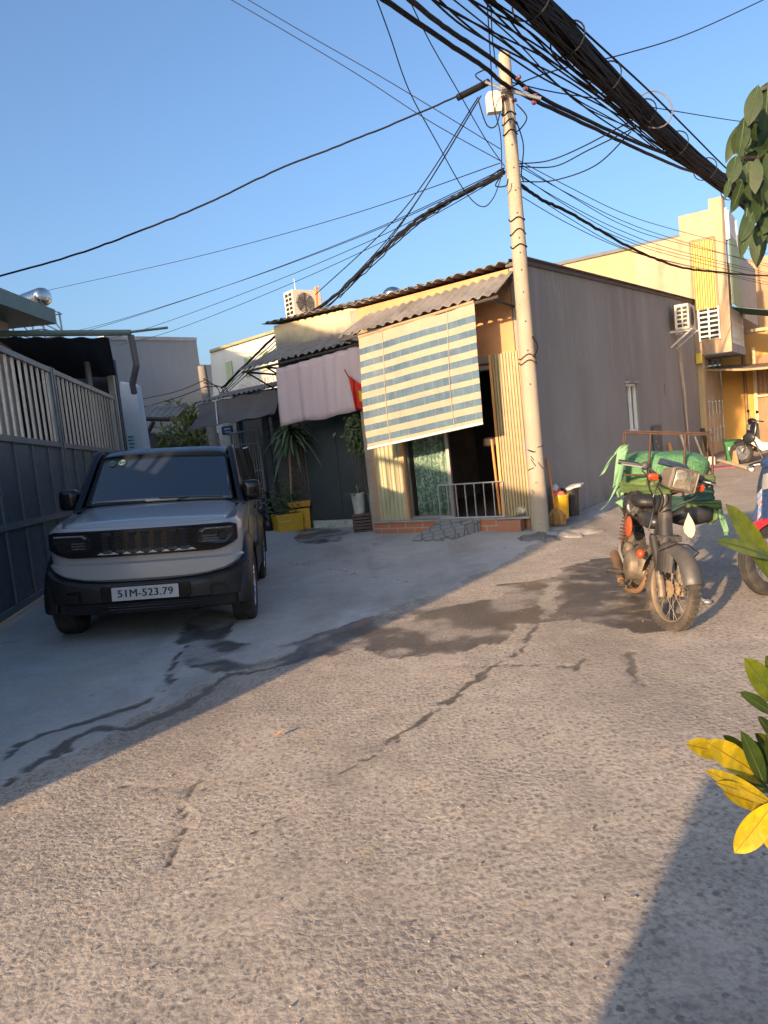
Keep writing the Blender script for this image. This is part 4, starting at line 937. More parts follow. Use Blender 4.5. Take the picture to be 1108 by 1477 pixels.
mb = MB(); cz = 3.4; mb.pbox(CP, 0, 9, -.1, cz, -.2, 0); mb.build('wall', pm('deep_yellow_plaster', (.50, .27, .065), .85, var=.06, vs=1.5, dirt=(.5, .32, .14), dirtamt=.3, ds=1.0), cw)
t1 = cp(1078, 600)[0]; t2 = cp(1090, 600)[0]
mb = MB(); mb.tube([CP.pt(t1, 0, .06), CP.pt(t1, 3.3, .06)], .045, 6); mb.build('drain_pipe', pm('brown_pipe', (.2, .12, .06), .6), cw)
mb = MB(); mb.pbox(CP, t2, t2 + .09, 0, 3.0, .002, .1); mb.pbox(CP, t2 + 2.4, t2 + 2.49, 0, 3.0, .002, .1); mb.pbox(CP, t2, t2 + 2.49, 1.55, 1.6, .1, .14); mb.build('door_frame', pm('cream_frame', (.6, .48, .28), .6), cw)
mb = MB(); mb.sheet(lambda u, v: CP.pt(t2 + .1 + 2.28 * u, .05 + 2.7 * v, .03 + .025 * (int(round(u * 40)) % 2)), 40, 1, CP.n * -.005); mb.build('roller_door', pm('rust_brown_shutter', (.33, .19, .11), .65), cw)
# wide tarp awning over the lane bend
mb = MB(); a_, b_ = CP.off(2.4).at(1012, 518), CP.off(2.4).at(1190, 540)
z0_ = zb_ - .18
def aw(u, v):
    p = CP.pt(-1.4 + 9.5 * u, z0_ - .05 - .18 * math.sin(math.pi * min(1, u * 1.8)) * v + .06 * math.sin(u * 15), .05 + 2.35 * v); return p
mb.sheet(aw, 30, 6, (0, 0, .012)); at_ = thing('lane_awning', 'sagging brown canvas awning below the balcony at the lane bend', 'awning', CP.pt(2, 0)); mb.build('canvas', pm('brown_canvas', (.16, .115, .08), .85), at_, smooth=180)
mb = MB(); mb.tube([aw(k / 20, 1) - Vector((0, 0, .03)) for k in range(21)], .03, 6); mb.build('front_pole', pm('bamboo_pole', (.4, .3, .17), .7), at_)
# brown building further round the bend + cream sheet parapet
FB = CP.off(-2.5)
mb = MB(); fb = thing('brown_building', 'tall brown rendered building at the right edge behind the balcony', 'building', FB.pt(6, 0))
t0_ = FB.tz(1064, 430)[0]; zt_ = FB.tz(1092, 372)[1]; mb.pbox(FB, t0_, t0_ + 9, -.1, zt_, -4, 0); mb.build('wall', pm('brown_render', (.37, .23, .13), .9, var=.12, vs=.9, dirt=(.25, .16, .1)), fb)
CS = CP.off(-.3); t0_ = CS.tz(1080, 500)[0]; mb = MB(); z1_ = CS.tz(1095, 474)[1]
mb.sheet(lambda u, v: CS.pt(t0_ + 6 * u, 3.45 + (z1_ - 3.45) * v, .25 + .02 * (int(round(u * 60)) % 2)), 60, 1, CS.n * -.01); tag(mb.build('sheet_parapet', pm('cream_stained_sheet', (.48, .40, .22), .7, var=.12, dirt=(.25, .2, .12), dirtamt=.5, ds=2)), 'stained cream sheet parapet standing above the deep yellow wall', 'parapet')
# --- added out-of-frame wall, its end placed so its shade falls on the right foreground
mb = MB(); hw = thing('front_wall', 'unseen low wall added behind the viewpoint to shade the right foreground', 'wall', (2.5, -.9, 0))
RA = Vector((.39, 1.73, 0)); back_ = Vector((-math.sin(SUN_AZ), -math.cos(SUN_AZ), 0)); k0 = RA + back_ * 3.1
mb.box(k0.x, k0.x + 6.5, k0.y - .2, k0.y, -.05, 1.22); mb.build('wall', M['concrete'], hw)
# ================================================================ PARKED CAR
CARM = Matrix.Rotation(R(6.2), 4, 'Z') @ Matrix.Rotation(R(3.0), 4, 'Y')
car = thing('parked_car', 'small boxy grey and black suv parked beside the slate blue gates', 'car', (-2.045, 6.12, .035), None, CARM)
M['paint'] = pm('grey_car_paint', (.335, .34, .345), .3, var=.04, vs=2, metal=.15, coat=.9)
for l_ in [k for k in M['paint'].node_tree.links if k.to_socket.name == 'Roughness']: M['paint'].node_tree.links.remove(l_)
M['paint'].node_tree.nodes['Principled BSDF'].inputs['Roughness'].default_value = .3
M['gloss'] = pm('gloss_black', (.006, .0065, .008), .2, var=.1, coat=.15, spec=.3)
M['cladding'] = pm('black_cladding', (.006, .0065, .0075), .42, var=.15, dirt=(.03, .028, .025), dirtamt=.4, ds=5)
M['tyre'] = pm('tyre_rubber', (.022, .021, .02), .85, var=.25, dirt=(.09, .075, .06), dirtamt=.5, ds=8, bump=.1)
M['chrome'] = pm('chrome', (.7, .7, .71), .12, metal=1, var=.03)
def outline(hw, y0, y1, rf, rr_, bow, n=10):
    pts = []
    for k in range(n + 1):      # front edge from right corner to left corner, bowed forward in the middle
        x = (hw - rf) * (1 - 2 * k / n); pts.append((x, y0 + bow * (x / hw) ** 2))
    ye = y0 + bow * ((hw - rf) / hw) ** 2
    def arc(cx, cy, r, a0, a1, m=7): return [(cx + r * math.cos(a0 + (a1 - a0) * k / m), cy + r * math.sin(a0 + (a1 - a0) * k / m)) for k in range(1, m + 1)]
    pts += arc(-hw + rf, ye + rf, rf, -math.pi / 2, -math.pi, 7)
    for k in range(1, 9): pts.append((-hw, ye + rf + (y1 - rr_ - ye - rf) * k / 8))
    pts += arc(-hw + rr_, y1 - rr_, rr_, math.pi, math.pi / 2, 6)
    pts += [(hw - rr_, y1)] + arc(hw - rr_, y1 - rr_, rr_, math.pi / 2, 0, 6)
    for k in range(1, 9): pts.append((hw, y1 - rr_ + (ye + rf - y1 + rr_) * k / 8))
    pts += arc(hw - rf, ye + rf, rf, 0, -math.pi / 2, 7)[:-1]
    return pts
def loft(mb, levels, mi=0, cap=True):
    vs = []; n = len(levels[0][1])
    for zf, pl in levels:
        for (x, y) in pl: vs.append((x, y, zf(x, y) if callable(zf) else zf))
    fs = []
    for i in range(len(levels) - 1):
        for k in range(n): fs.append((i * n + k, i * n + (k + 1) % n, (i + 1) * n + (k + 1) % n, (i + 1) * n + k))
    if cap: fs += [tuple(range(n))[::-1], tuple(range((len(levels) - 1) * n, len(levels) * n))]
    mb.add(vs, fs, mi)
O = lambda i=0.0, y=0.0: outline(.80 - i, .0 + y, 3.12 - i * .5, .17, .12, .09)
belt = lambda x, y: .955 + .105 * min(1, max(0, (y - .05) / .95)) 
lowe = lambda x, y: .50 + .13 * min(1, (abs(x) / .8)) ** 5 + (.0 if y < .3 else .05)
mb = MB()
loft(mb, [(lowe, O(.03, .03)), (lambda x, y: lowe(x, y) + .03, O(.0, .0)), (.655, O(-.004, .0)), (.672, O(.012, .022)), (.80, O(.004, .02)), (lambda x, y: belt(x, y) - .09, O(.0, .015)), (lambda x, y: belt(x, y) - .035, O(.012, .022)), (belt, O(.05, .05))])
body = mb.build('body', M['paint'], car, smooth=38, local=True)
# bonnet: separate crowned panel with a shut line round it
mb = MB()
def bon(u, v):
    x = -.705 + 1.41 * u; y = .075 + .09 * (x / .8) ** 2 + .93 * v - .03 * (x / .7) ** 2 * v
    z = .968 + .112 * v ** .85 + .022 * (1 - (x / .72) ** 2) - .05 * max(0, 1 - v / .08) ** 2 - .03 * max(0, (abs(x) - .62) / .085) ** 2
    return Vector((x, y, z))
mb.sheet(bon, 28, 18, (0, 0, -.012)); mb.build('bonnet', M['paint'], car, smooth=50, local=True)
# wing tops either side of the bonnet
# grille panel across the nose
def nose(x): return .09 * (x / .8) ** 2
def nosep(x, z, o): return Vector((x, nose(x) * .9 - o + (.03 if abs(x) > .68 else 0) * ((abs(x) - .68) / .08) ** 2, z))
mb = MB(); N = 30
def gpz(u, top):
    x = -.765 + 1.53 * u; e = abs(x) / .765
    return (.942 - .02 * max(0, e - .93) / .07) if top else (.718 + .004 + (.075 * max(0, (e - .72) / .28) ** 2))
mb.sheet(lambda u, v: nosep(-.765 + 1.53 * u, gpz(u, 0) + (gpz(u, 1) - gpz(u, 0)) * v, .018), N, 4, (0, .03, 0)); grp = mb.build('grille_panel', M['gloss'], car, smooth=40, local=True, bevel=.006)
m, nt, b = newmat('hex_grille'); v = mapping(nt, (1, 1, 1)); vo = nd(nt, 'ShaderNodeTexVoronoi'); vo.inputs['Scale'].default_value = 42; vo.inputs['Randomness'].default_value = .12; vo.feature = 'DISTANCE_TO_EDGE'; nt.links.new(v, vo.inputs['Vector'])
nt.links.new(mixc(nt, ramp(nt, vo.outputs['Distance'], [(.08, 0), (.14, 1)]), (.05, .052, .055), (.006, .006, .006)), b.inputs['Base Color']); b.inputs['Roughness'].default_value = .4; M['hex'] = m
for k in range(7):
    xc = .03 + (k - 3) * .104
    mb = MB(); mb.sheet(lambda u, v: nosep(xc - .036 + .072 * u, .755 + .165 * v, .024 - .008 * (1 if 0.05 < v < .95 else 0)), 4, 6, (0, .01, 0)); sl_ = mb.build('grille_slot', M['hex'], grp, local=True)
    mb = MB()
    for j in range(9):
        zc = .772 + .0165 * j
        for i in range(2 + j % 2):
            xx = xc - .02 * (1 + j % 2) / 2 - .01 + .0205 * i + (.0 if j % 2 else .0)
            mb.tube([nosep(xx + .0105 * math.cos(a * math.pi / 3 + .52), zc + .0085 * math.sin(a * math.pi / 3 + .52), .027) for a in range(6)], .0022, 4, closed=True)
    mb.build('hex_mesh', pm('graphite_mesh', (.07, .072, .078), .35, metal=.4) if k == 0 else bpy.data.materials['graphite_mesh'], sl_, local=True)
mb = MB()
for k in range(8):
    xc = .03 + (k - 3.5) * .104; mb.add([nosep(xc - .035, .742, .026), nosep(xc + .035, .742, .026), nosep(xc, .762, .026), nosep(xc - .035, .742, .02), nosep(xc + .035, .742, .02), nosep(xc, .762, .02)], [(0, 1, 2), (5, 4, 3), (0, 1, 4, 3), (1, 2, 5, 4), (2, 0, 3, 5)])
mb.tube([nosep(-.335, .744, .025), nosep(.395, .744, .025)], .004, 5)
mb.build('grille_trim', pm('satin_trim', (.45, .46, .48), .35, metal=.6), grp, local=True)
M['lens'] = pm('dark_lamp_lens', (.012, .013, .015), .15, coat=.2, var=.2, spec=.3)
for s in (-1, 1):
    xo = .03
    xi, xe = (s * .40 + .0, s * .715)
    if s > 0: xi += .035; xe += .02
    mb = MB()
    poly = [(xi + s * .03, .775), (xi, .80), (xi + s * .0, .86), (xi + s * .045, .915), (xe, .915), (xe + s * .008, .85), (xe - s * .045, .785), (xe - s * .08, .768)]
    P_ = [nosep(x, z, .02) for x, z in poly]; mb.prism(P_, (0, -.012, 0)); hl = mb.build('headlight', M['lens'], car, local=True, bevel=.004)
    mb = MB(); mb.prism([nosep(x, z, .033) for x, z in ((xi + s * .035, .885), (xi + s * .07, .912), (xe - s * .01, .912), (xe - s * .01, .9), (xi + s * .08, .9), (xi + s * .05, .878))], (0, -.005, 0)); mb.build('light_strip', M['chrome'], hl, local=True)
    mb = MB()
    for k in range(3): mb.prism([nosep(x, z, .0325) for x, z in ((xi + s * .05, .852 - .022 * k), (xi + s * .165, .852 - .022 * k), (xi + s * .16, .841 - .022 * k), (xi + s * .05, .841 - .022 * k))], (0, -.004, 0))
    mb.build('lamp_louvre', pm('lamp_grey', (.12, .125, .13), .25, metal=.5) if s < 0 else bpy.data.materials['lamp_grey'], hl, local=True)
    mb = MB(); mb.lathe([(0, 0), (.02, .001), (.03, .004), (.034, .01), (.03, .014)], Matrix.Translation(nosep(xi + s * .215, .842, .03)) @ along((0, -1, 0)), 18); mb.build('projector', M['gloss'], hl, local=True)
    mb = MB(); mb.tube([nosep(x, z, .034) for x, z in ((xi + s * .04, .782), (xe - s * .08, .776), (xe - s * .045, .79), (xe, .852))], .0035, 5); mb.build('lamp_rim', M['lens'], hl, local=True)
# black bumper and cladding
mb = MB(); OB = lambda i=0.0, y=0.0: outline(.845 - i, -.02 + y, .5, .2, .04, .10)
top = lambda x, y: .497 + .135 * min(1, abs(x) / .83) ** 5
loft(mb, [(.235, OB(.05, .06)), (.25, OB(.02, .03)), (.33, OB(.015, .02)), (.345, OB(.0, .0)), (.44, OB(.0, .0)), (lambda x, y: top(x, y) - .025, OB(.004, .004)), (top, OB(.02, .025))])
bump_ = mb.build('bumper', M['cladding'], car, smooth=35, local=True)
mb = MB()
mb.prism([(-.33, -.028, .345), (.33, -.028, .345), (.36, -.028, .375), (.36, -.028, .475), (.32, -.028, .487), (-.32, -.028, .487), (-.36, -.028, .475), (-.36, -.028, .375)], (0, .02, 0)); mb.build('plate_recess', M['gloss'], bump_, local=True, bevel=.008)
for z, hw in ((.298, .42), (.276, .42)):
    mb = MB(); mb.tube([(x, nose(x) + -.002, z) for x in np.linspace(-hw, hw, 9)], .008, 6); mb.build('lower_rib', M['gloss'], bump_, local=True)
for s in (-1, 1):
    mb = MB(); mb.sheet(lambda u, v: Vector((s * (.52 + .22 * u), nose(.52 + .22 * u) * 1.0 - .027 + .02 * u * u, .33 + .115 * v)), 8, 2, (0, .02, 0)); vn = mb.build('bumper_vent', M['gloss'], bump_, local=True, bevel=.006)
    mb = MB(); mb.sheet(lambda u, v: Vector((s * (.545 + .16 * u), nose(.545 + .16 * u) - .034 + .016 * u * u, .35 + .07 * v)), 6, 2, (0, .006, 0)); mb.build('vent_mesh', M['cladding'], vn, local=True)
# wheels, arches, sills
def wheel(name, parent, c, r, wd, mats, spokes=5, out=1, axis='x', loc=True):
    """car wheel: tyre with tread blocks, dished rim with twin spokes"""
    Mx = Matrix.Translation(Vector(c)) @ Matrix.Rotation(math.pi / 2 * out, 4, 'Y')
    mb = MB(); h = wd / 2
    mb.lathe([(r * .62, -h * .82), (r * .7, -h * .98), (r * .86, -h), (r * .965, -h * .86), (r, -h * .6), (r * .985, -h * .35), (r, -h * .3), (r, -h * .05), (r * .985, 0), (r, h * .05), (r, h * .3), (r * .985, h * .35), (r, h * .6), (r * .965, h * .86), (r * .86, h), (r * .7, h * .98), (r * .62, h * .82)], Mx, 40, cap=False)
    ty_ = mb.build('wheel', mats[0], parent, smooth=40, local=loc)
    mb = MB(); mb.lathe([(r * .64, -h * .75), (r * .66, h * .86), (r * .63, h * .9), (r * .6, h * .7), (r * .56, h * .2), (r * .12, h * .35), (r * .1, h * .62), (0, h * .64)], Mx, 36, cap=False)
    for k in range(spokes):
        a = 2 * math.pi * k / spokes
        for da in (-.14, .14):
            d = Vector((math.cos(a + da), math.sin(a + da), 0)); e = Vector((math.cos(a), math.sin(a), 0))
            mb.tube([Mx @ (e * r * .1 + Vector((0, 0, h * .55))), Mx @ (d * r * .62 + Vector((0, 0, h * .78)))], [r * .045, r * .035], 6)
    mb.build('rim', mats[1], ty_, smooth=40, local=loc); return ty_
M['alloy'] = pm('silver_alloy', (.5, .5, .5), .3, metal=.9)
for s in (-1, 1):
    for yy in (.56, 2.64):
        wheel('wheel', car, (s * .755, yy, .325), .335, .2, (M['tyre'], M['alloy']), 6, s)
        mb = MB()
        def arch(u, v):
            a = R(-8) + R(196) * u; rr_ = .385 + .10 * v; 
            return Vector((s * (.868 - .07 * v * v), yy - rr_ * math.cos(a), .325 + rr_ * math.sin(a) * (1.0)))
        mb.sheet(arch, 24, 4, (-s * .06, 0, 0)); mb.build('wheel_arch', M['cladding'], car, smooth=50, local=True)
    mb = MB(); mb.box(s * .79 - .05, s * .79 + .05, .95, 2.25, .26, .5); mb.build('sill', M['cladding'], car, local=True, bevel=.02)
    mb = MB(); mb.box(s * .8 - .004 + s * .003, s * .8 + .004 + s * .003, 1.06, 2.24, .52, 1.04); dr_ = mb.build('door', M['paint'], car, local=True, bevel=.003)
    mb = MB(); mb.box(s * .815 - .012, s * .815 + .012, 2.0, 2.18, .9, .93); mb.build('handle', M['gloss'], dr_, local=True, bevel=.008)
mb = MB(); mb.box(-.7, .7, .12, 2.95, .24, .5); mb.build('underbody', M['black'], car, local=True)
# cabin
ws = [(-.735, .93, 1.075), (.735, .93, 1.075), (.645, 1.40, 1.545), (-.645, 1.40, 1.545)]
def lerpq(q, u, v):
    a, b_, c, d = [Vector(p) for p in q]; return a.lerp(b_, u).lerp(d.lerp(c, u), v)
m, nt, b = newmat('tinted_windscreen'); b.inputs['Base Color'].default_value = (.02, .028, .04, 1); b.inputs['Roughness'].default_value = .03; b.inputs['Specular IOR Level'].default_value = .9; b.inputs['Coat Weight'].default_value = .6; b.inputs['Coat Roughness'].default_value = .02; M['screen'] = m
mb = MB()
def wsf(u, v):
    u2 = .035 + .93 * u; v2 = .02 + .9 * v; p = lerpq(ws, u2, v2); return p + Vector((0, -.05 * math.sin(math.pi * u2), .02 * math.sin(math.pi * u2)))
mb.sheet(wsf, 20, 10, (0, .01, -.006)); wsc = mb.build('windscreen', M['screen'], car, smooth=180, local=True)
mb = MB()   # shell of the cabin: pillars and roof
roofz = lambda x, y: 1.60 - .03 * (x / .64) ** 4 - .02 * max(0, (y - 2.3) / .7) ** 2
def roof_(u, v):
    x = -.66 + 1.32 * u; y = 1.36 + 1.66 * v; e = abs(x) / .66
    return Vector((x, y - .05 * (1 - e * e) * max(0, 1 - 3 * v), roofz(x, y) - .05 * max(0, 1 - v / .07) ** 2 - .06 * max(0, (e - .86) / .14) ** 2))
mb.sheet(roof_, 22, 14, (0, 0, -.04))
rf = mb.build('roof', M['gloss'], car, smooth=50, local=True)
mb = MB(); mb.sheet(lambda u, v: wsf(u, 1.0) + Vector((0, .002, 0)) + (roof_(.035 + .93 * u, 0) - wsf(u, 1.0)) * v, 20, 2, (0, .012, -.004)); mb.build('roof_header', M['gloss'], car, smooth=60, local=True)
for s in (-1, 1):
    mb = MB()
    mb.tube([(s * .755, .90, 1.04), (s * .742, .95, 1.085), (s * .652, 1.395, 1.535), (s * .64, 1.5, 1.565)], [.035, .036, .04, .04], 8)
    mb.build('pillar', M['gloss'], car, smooth=60, local=True)
    for p_, q_, r_ in (((s * .775, 2.0, 1.05), (s * .68, 2.0, 1.56), .05), ((s * .775, 2.98, 1.03), (s * .68, 2.9, 1.56), .06)):
        mb = MB(); mb.tube([p_, q_], r_, 6); mb.build('pillar', M['gloss'], car, smooth=60, local=True)
    mb = MB(); q = [(s * .785, 1.0, 1.05), (s * .785, 2.98, 1.05), (s * .672, 2.9, 1.56), (s * .655, 1.42, 1.545)]; mb.sheet(lambda u, v: lerpq(q, u, v), 6, 3, (-s * .01, 0, 0)); mb.build('side_window', M['screen'], car, local=True)
    mb = MB(); c = Vector((s * .85, 1.06, 1.15)); mb.ell(c, (.085, .075, .098), nu=18, nv=12, fn=lambda q: 1 / max(.0001, (abs(q.x) ** 5 + abs(q.y) ** 5 + abs(q.z) ** 5)) ** .2)
    mb.tube([(s * .78, 1.1, 1.06), (s * .86, 1.08, 1.08)], .028, 6); mr_ = mb.build('wing_mirror', M['gloss'], car, smooth=60, local=True)
    mb = MB(); mb.ell(c + Vector((0, .078, 0)), (.066, .006, .078), nu=14, nv=8); mb.build('mirror_glass', M['chrome'], mr_, smooth=60, local=True)
mb = MB(); q = [(-.77, 3.0, 1.05), (.77, 3.0, 1.05), (.66, 2.93, 1.55), (-.66, 2.93, 1.55)]; mb.sheet(lambda u, v: lerpq(q, u, v), 4, 3, (0, -.01, 0)); mb.build('rear_window', M['screen'], car, local=True)
mb = MB(); mb.sheet(lambda u, v: Vector((-.78 + 1.56 * u, .88 + .1 * v - .03 * math.sin(math.pi * u), 1.062 + .02 * v)), 12, 2, (0, 0, -.02)); mb.build('scuttle', M['black'], car, smooth=60, local=True)
for (u0, v0, u1, v1) in ((.47, .015, .05, .12),):
    mb = MB(); mb.tube([wsf(.93, .02) + Vector((0, -.012, .012)), wsf(.5, .035) + Vector((0, -.012, .012))], .006, 5); mb.tube([wsf(.62, -.02) + Vector((0, -.02, .01)), wsf(.7, .035) + Vector((0, -.018, .014))], .008, 5); mb.build('wiper', M['black'], car, local=True)
for u0 in (.105, .185):
    mb = MB(); c = wsf(u0, .875) + Vector((0, -.012, .011)); ex = (wsf(u0 + .05, .875) - wsf(u0 - .05, .875)).normalized(); ez = (wsf(u0, .95) - wsf(u0, .8)).normalized()
    mb.tube([c + ex * .03 * math.cos(a) + ez * .03 * math.sin(a) for a in np.linspace(0, 2 * math.pi, 20)[:-1]], .0055, 4, closed=True); mb.tube([c + ex * .012 * math.cos(a) + ez * .012 * math.sin(a) for a in np.linspace(0, 2 * math.pi, 12)[:-1]], .004, 4, closed=True)
    mb.build('sticker', pm('pale_green_sticker', (.10, .2, .17), .4) if u0 < .15 else bpy.data.materials['pale_green_sticker'], wsc, local=True)
# seats one can just see as darker shapes are hidden by the tint; number plate
mb = MB(); mb.box(-.268, .268, -.052, -.042, .36, .472); npl = mb.build('number_plate', pm('plate_white', (.46, .46, .45), .45, var=.05), car, local=True, bevel=.003)
def text_mesh(txt, size, spacing=1.0):
    cu = bpy.data.curves.new('lettering_curve', 'FONT'); cu.body = txt; cu.size = size; cu.align_x = 'CENTER'; cu.align_y = 'CENTER'; cu.extrude = .0012; cu.space_character = spacing; cu.resolution_u = 4; cu.offset = 0
    o = bpy.data.objects.new('lettering_tmp', cu); COL.objects.link(o); dg = bpy.context.evaluated_depsgraph_get(); dg.update()
    me = bpy.data.meshes.new_from_object(o.evaluated_get(dg)); bpy.data.objects.remove(o); bpy.data.curves.remove(cu); return me
def put_text(txt, size, parent, Mloc, mat, name='lettering', sx=1.0, spacing=1.0, bold=0):
    me = text_mesh(txt, size, spacing); me.transform(Mloc @ Matrix.Diagonal((sx, 1, 1, 1)))
    if bold:
        bm = bmesh.new(); bm.from_mesh(me); bm2 = me.copy(); bm2.transform(Matrix.Translation((bold, -.0004, bold * .3))); bm.from_mesh(bm2); bm2.transform(Matrix.Translation((bold, -.0004, 0))); bm.from_mesh(bm2); bm.to_mesh(me); bm.free(); me.materials.clear(); me.materials.append(mat); me.name = name
    o = bpy.data.objects.new(name, me); COL.objects.link(o); o.parent = parent; LOCM[o.name] = LOCM[parent.name]; return o
put_text('51M-523.79', .088, npl, Matrix.Translation((0, -.0535, .416)) @ Matrix.Rotation(math.pi / 2, 4, 'X'), M['black'], 'plate_number', sx=1.0, spacing=1.06, bold=.0022)
# ================================================================ CARGO MOTORCYCLE
M['mud'] = pm('dusty_mud', (.21, .15, .09), .9, var=.3, vs=9, bump=.25)
M['oilmetal'] = pm('grimy_engine_metal', (.17, .14, .105), .62, var=.4, vs=14, metal=.4, dirt=(.07, .05, .035), dirtamt=.6, ds=10)
M['bikeblack'] = pm('dusty_black_paint', (.028, .026, .024), .5, var=.3, dirt=(.15, .115, .08), dirtamt=.5, ds=7)
M['bikegrey'] = pm('dusty_grey_plastic', (.05, .048, .046), .5, var=.2, dirt=(.13, .10, .07), dirtamt=.4, ds=6)
M['biketyre'] = pm('muddy_tyre', (.05, .043, .036), .9, var=.4, vs=10, dirt=(.13, .10, .07), dirtamt=.6, ds=5, bump=.3)
M['orangeplastic'] = pm('orange_red_plastic', (.40, .055, .015), .4, var=.2, dirt=(.2, .12, .07), dirtamt=.4)
LEAN = R(8)
BM = Matrix.Rotation(R(-9), 4, 'Z') @ Matrix.Rotation(LEAN, 4, 'Y')
bp0 = G(962, 911)
bike = thing('cargo_motorcycle', 'old muddy motorcycle with welded rear rack, leaning on its stand', 'motorcycle', (bp0.x, bp0.y + .06, 0.0), None, BM)
def spoked(parent, c, r, w, tyre_m, rim_m, sp_m, nsp=28, disc=True, ang=0.0):
    Mx = Matrix.Translation(Vector(c)) @ Matrix.Rotation(ang, 4, 'Z') @ Matrix.Rotation(math.pi / 2, 4, 'Y'); h = w / 2
    mb = MB(); mb.lathe([(r * .79, -h * .6), (r * .84, -h * .92), (r * .9, -h), (r * .96, -h * .85), (r * .99, -h * .45), (r, 0), (r * .99, h * .45), (r * .96, h * .85), (r * .9, h), (r * .84, h * .92), (r * .79, h * .6), (r * .79, -h * .6)], Mx, 44, cap=False)
    for k in range(44):      # tread blocks
        a = 2 * math.pi * k / 44
        for s in (-1, 1):
            e = Vector((math.cos(a + .03 * s), math.sin(a + .03 * s), 0)); t = Vector((-e.y, e.x, 0))
            mb.add([Mx @ (e * rr_ + t * tt + Vector((0, 0, zz_))) for rr_ in (r * .965, r * 1.012) for (tt, zz_) in ((-.012, s * h * .12), (.012, s * h * .2), (.012, s * h * .85), (-.012, s * h * .78))], [(0, 1, 2, 3), (4, 5, 6, 7), (0, 1, 5, 4), (1, 2, 6, 5), (2, 3, 7, 6), (3, 0, 4, 7)])
    wh = mb.build('wheel', tyre_m, parent, smooth=40, local=True)
    mb = MB(); mb.lathe([(r * .80, -h * .62), (r * .765, -h * .55), (r * .745, -h * .2), (r * .745, h * .2), (r * .765, h * .55), (r * .80, h * .62), (r * .80, -h * .62)], Mx, 44, cap=False); mb.build('rim', rim_m, wh, smooth=50, local=True)
    mb = MB()
    mb.lathe([(0, -.05), (.022, -.05), (.022, -.035), (.06, -.033), (.062, -.025), (.03, -.015), (.03, .015), (.05, .028), (.05, .036), (.02, .05), (0, .05)], Mx, 20)
    mb.build('hub', M['mud'], wh, smooth=40, local=True)
    mb = MB()
    for k in range(nsp):
        a = 2 * math.pi * k / nsp; s = 1 if k % 2 else -1; off = .42 if (k // 2) % 2 else -.42
        mb.tube([Mx @ Vector((.045 * math.cos(a + off * 2.2), .045 * math.sin(a + off * 2.2), s * .028)), Mx @ Vector((r * .75 * math.cos(a), r * .75 * math.sin(a), s * .004))], .0022, 4)
    mb.build('spokes', sp_m, wh, local=True); return wh
M['spoke'] = pm('muddy_spoke', (.20, .16, .11), .6, metal=.3, var=.3)
M['mudrim'] = pm('muddy_steel_rim', (.26, .20, .14), .5, var=.3, metal=.4, dirt=(.2, .14, .09), dirtamt=.6, ds=9)
WR = .283
fw_ = spoked(bike, (0, 0, WR), WR, .072, M['biketyre'], M['mudrim'], M['spoke'])
spoked(bike, (0, 1.2, WR), WR, .09, M['biketyre'], M['mudrim'], M['steel'])
# fork legs, headstock
for s in (-1, 1):
    mb = MB(); mb.tube([(s * .078, -.01, WR - .03), (s * .078, 0, WR), (s * .078, .06, WR + .14), (s * .078, .075, WR + .2)], [.02, .026, .026, .024], 12); mb.tube([(s * .078, .07, WR + .19), (s * .07, .16, .62)], .03, 12); fl = mb.build('fork_leg', M['bikeblack'], bike, smooth=50, local=True)
    mb = MB(); mb.tube([(s * .078, -.014, WR - .05), (s * .078, .0, WR + .01), (s * .078, .05, WR + .11)], .027, 12); mb.tube([(s * .05, 0, WR), (s * .115, 0, WR)], .016, 8); mb.build('slider', M['oilmetal'], fl, smooth=50, local=True)
mb = MB(); mb.tube([(0, .14, .56), (0, .17, .64), (0, .2, .7), (0, .255, .86), (0, .27, .9)], [.055, .052, .05, .044, .05], 14); mb.box(-.1, .1, .11, .2, .595, .635); mb.build('headstock', M['bikeblack'], bike, smooth=40, local=True, bevel=.004)
# front mudguard with a mud flap plate
mb = MB()
def mgd(u, v):
    a = R(18) + R(150) * u; rr_ = WR + .035; x = (-.075 + .15 * v); k = 1 - (abs(x) / .075) ** 2 * .18
    return Vector((x, -rr_ * k * math.cos(a) * 1.0 + .01, WR + rr_ * k * math.sin(a)))
mb.sheet(mgd, 20, 8, (0, .0, .006)); mg = mb.build('mudguard', M['bikegrey'], bike, smooth=50, local=True)
mb = MB(); mb.sheet(lambda u, v: Vector((-.155 + .12 * u, -.04 + .02 * math.sin(math.pi * u), .42 + .16 * v - .02 * u)), 6, 3, (0, .006, 0)); mb.build('mud_plate', M['bikegrey'], mg, local=True)
mb = MB(); mb.tube([(-.15, -.04, .56), (-.05, -.07, .61), (.05, -.07, .60), (.16, -.03, .54), (.17, .03, .50)], .006, 5); mb.build('guard_wire', M['bikeblack'], mg, local=True)
ST = Matrix.Translation((0, .1, 0)) @ Matrix.Rotation(R(20), 4, 'Z') @ Matrix.Translation((0, -.1, 0))
for o_ in [k for k in bpy.data.objects if k.parent == bike and k.name.split('.')[0] in ('fork_leg', 'mudguard') or k == fw_]:
    for q_ in [o_] + [k for k in bpy.data.objects if k.parent == o_]: q_.data.transform(ST)
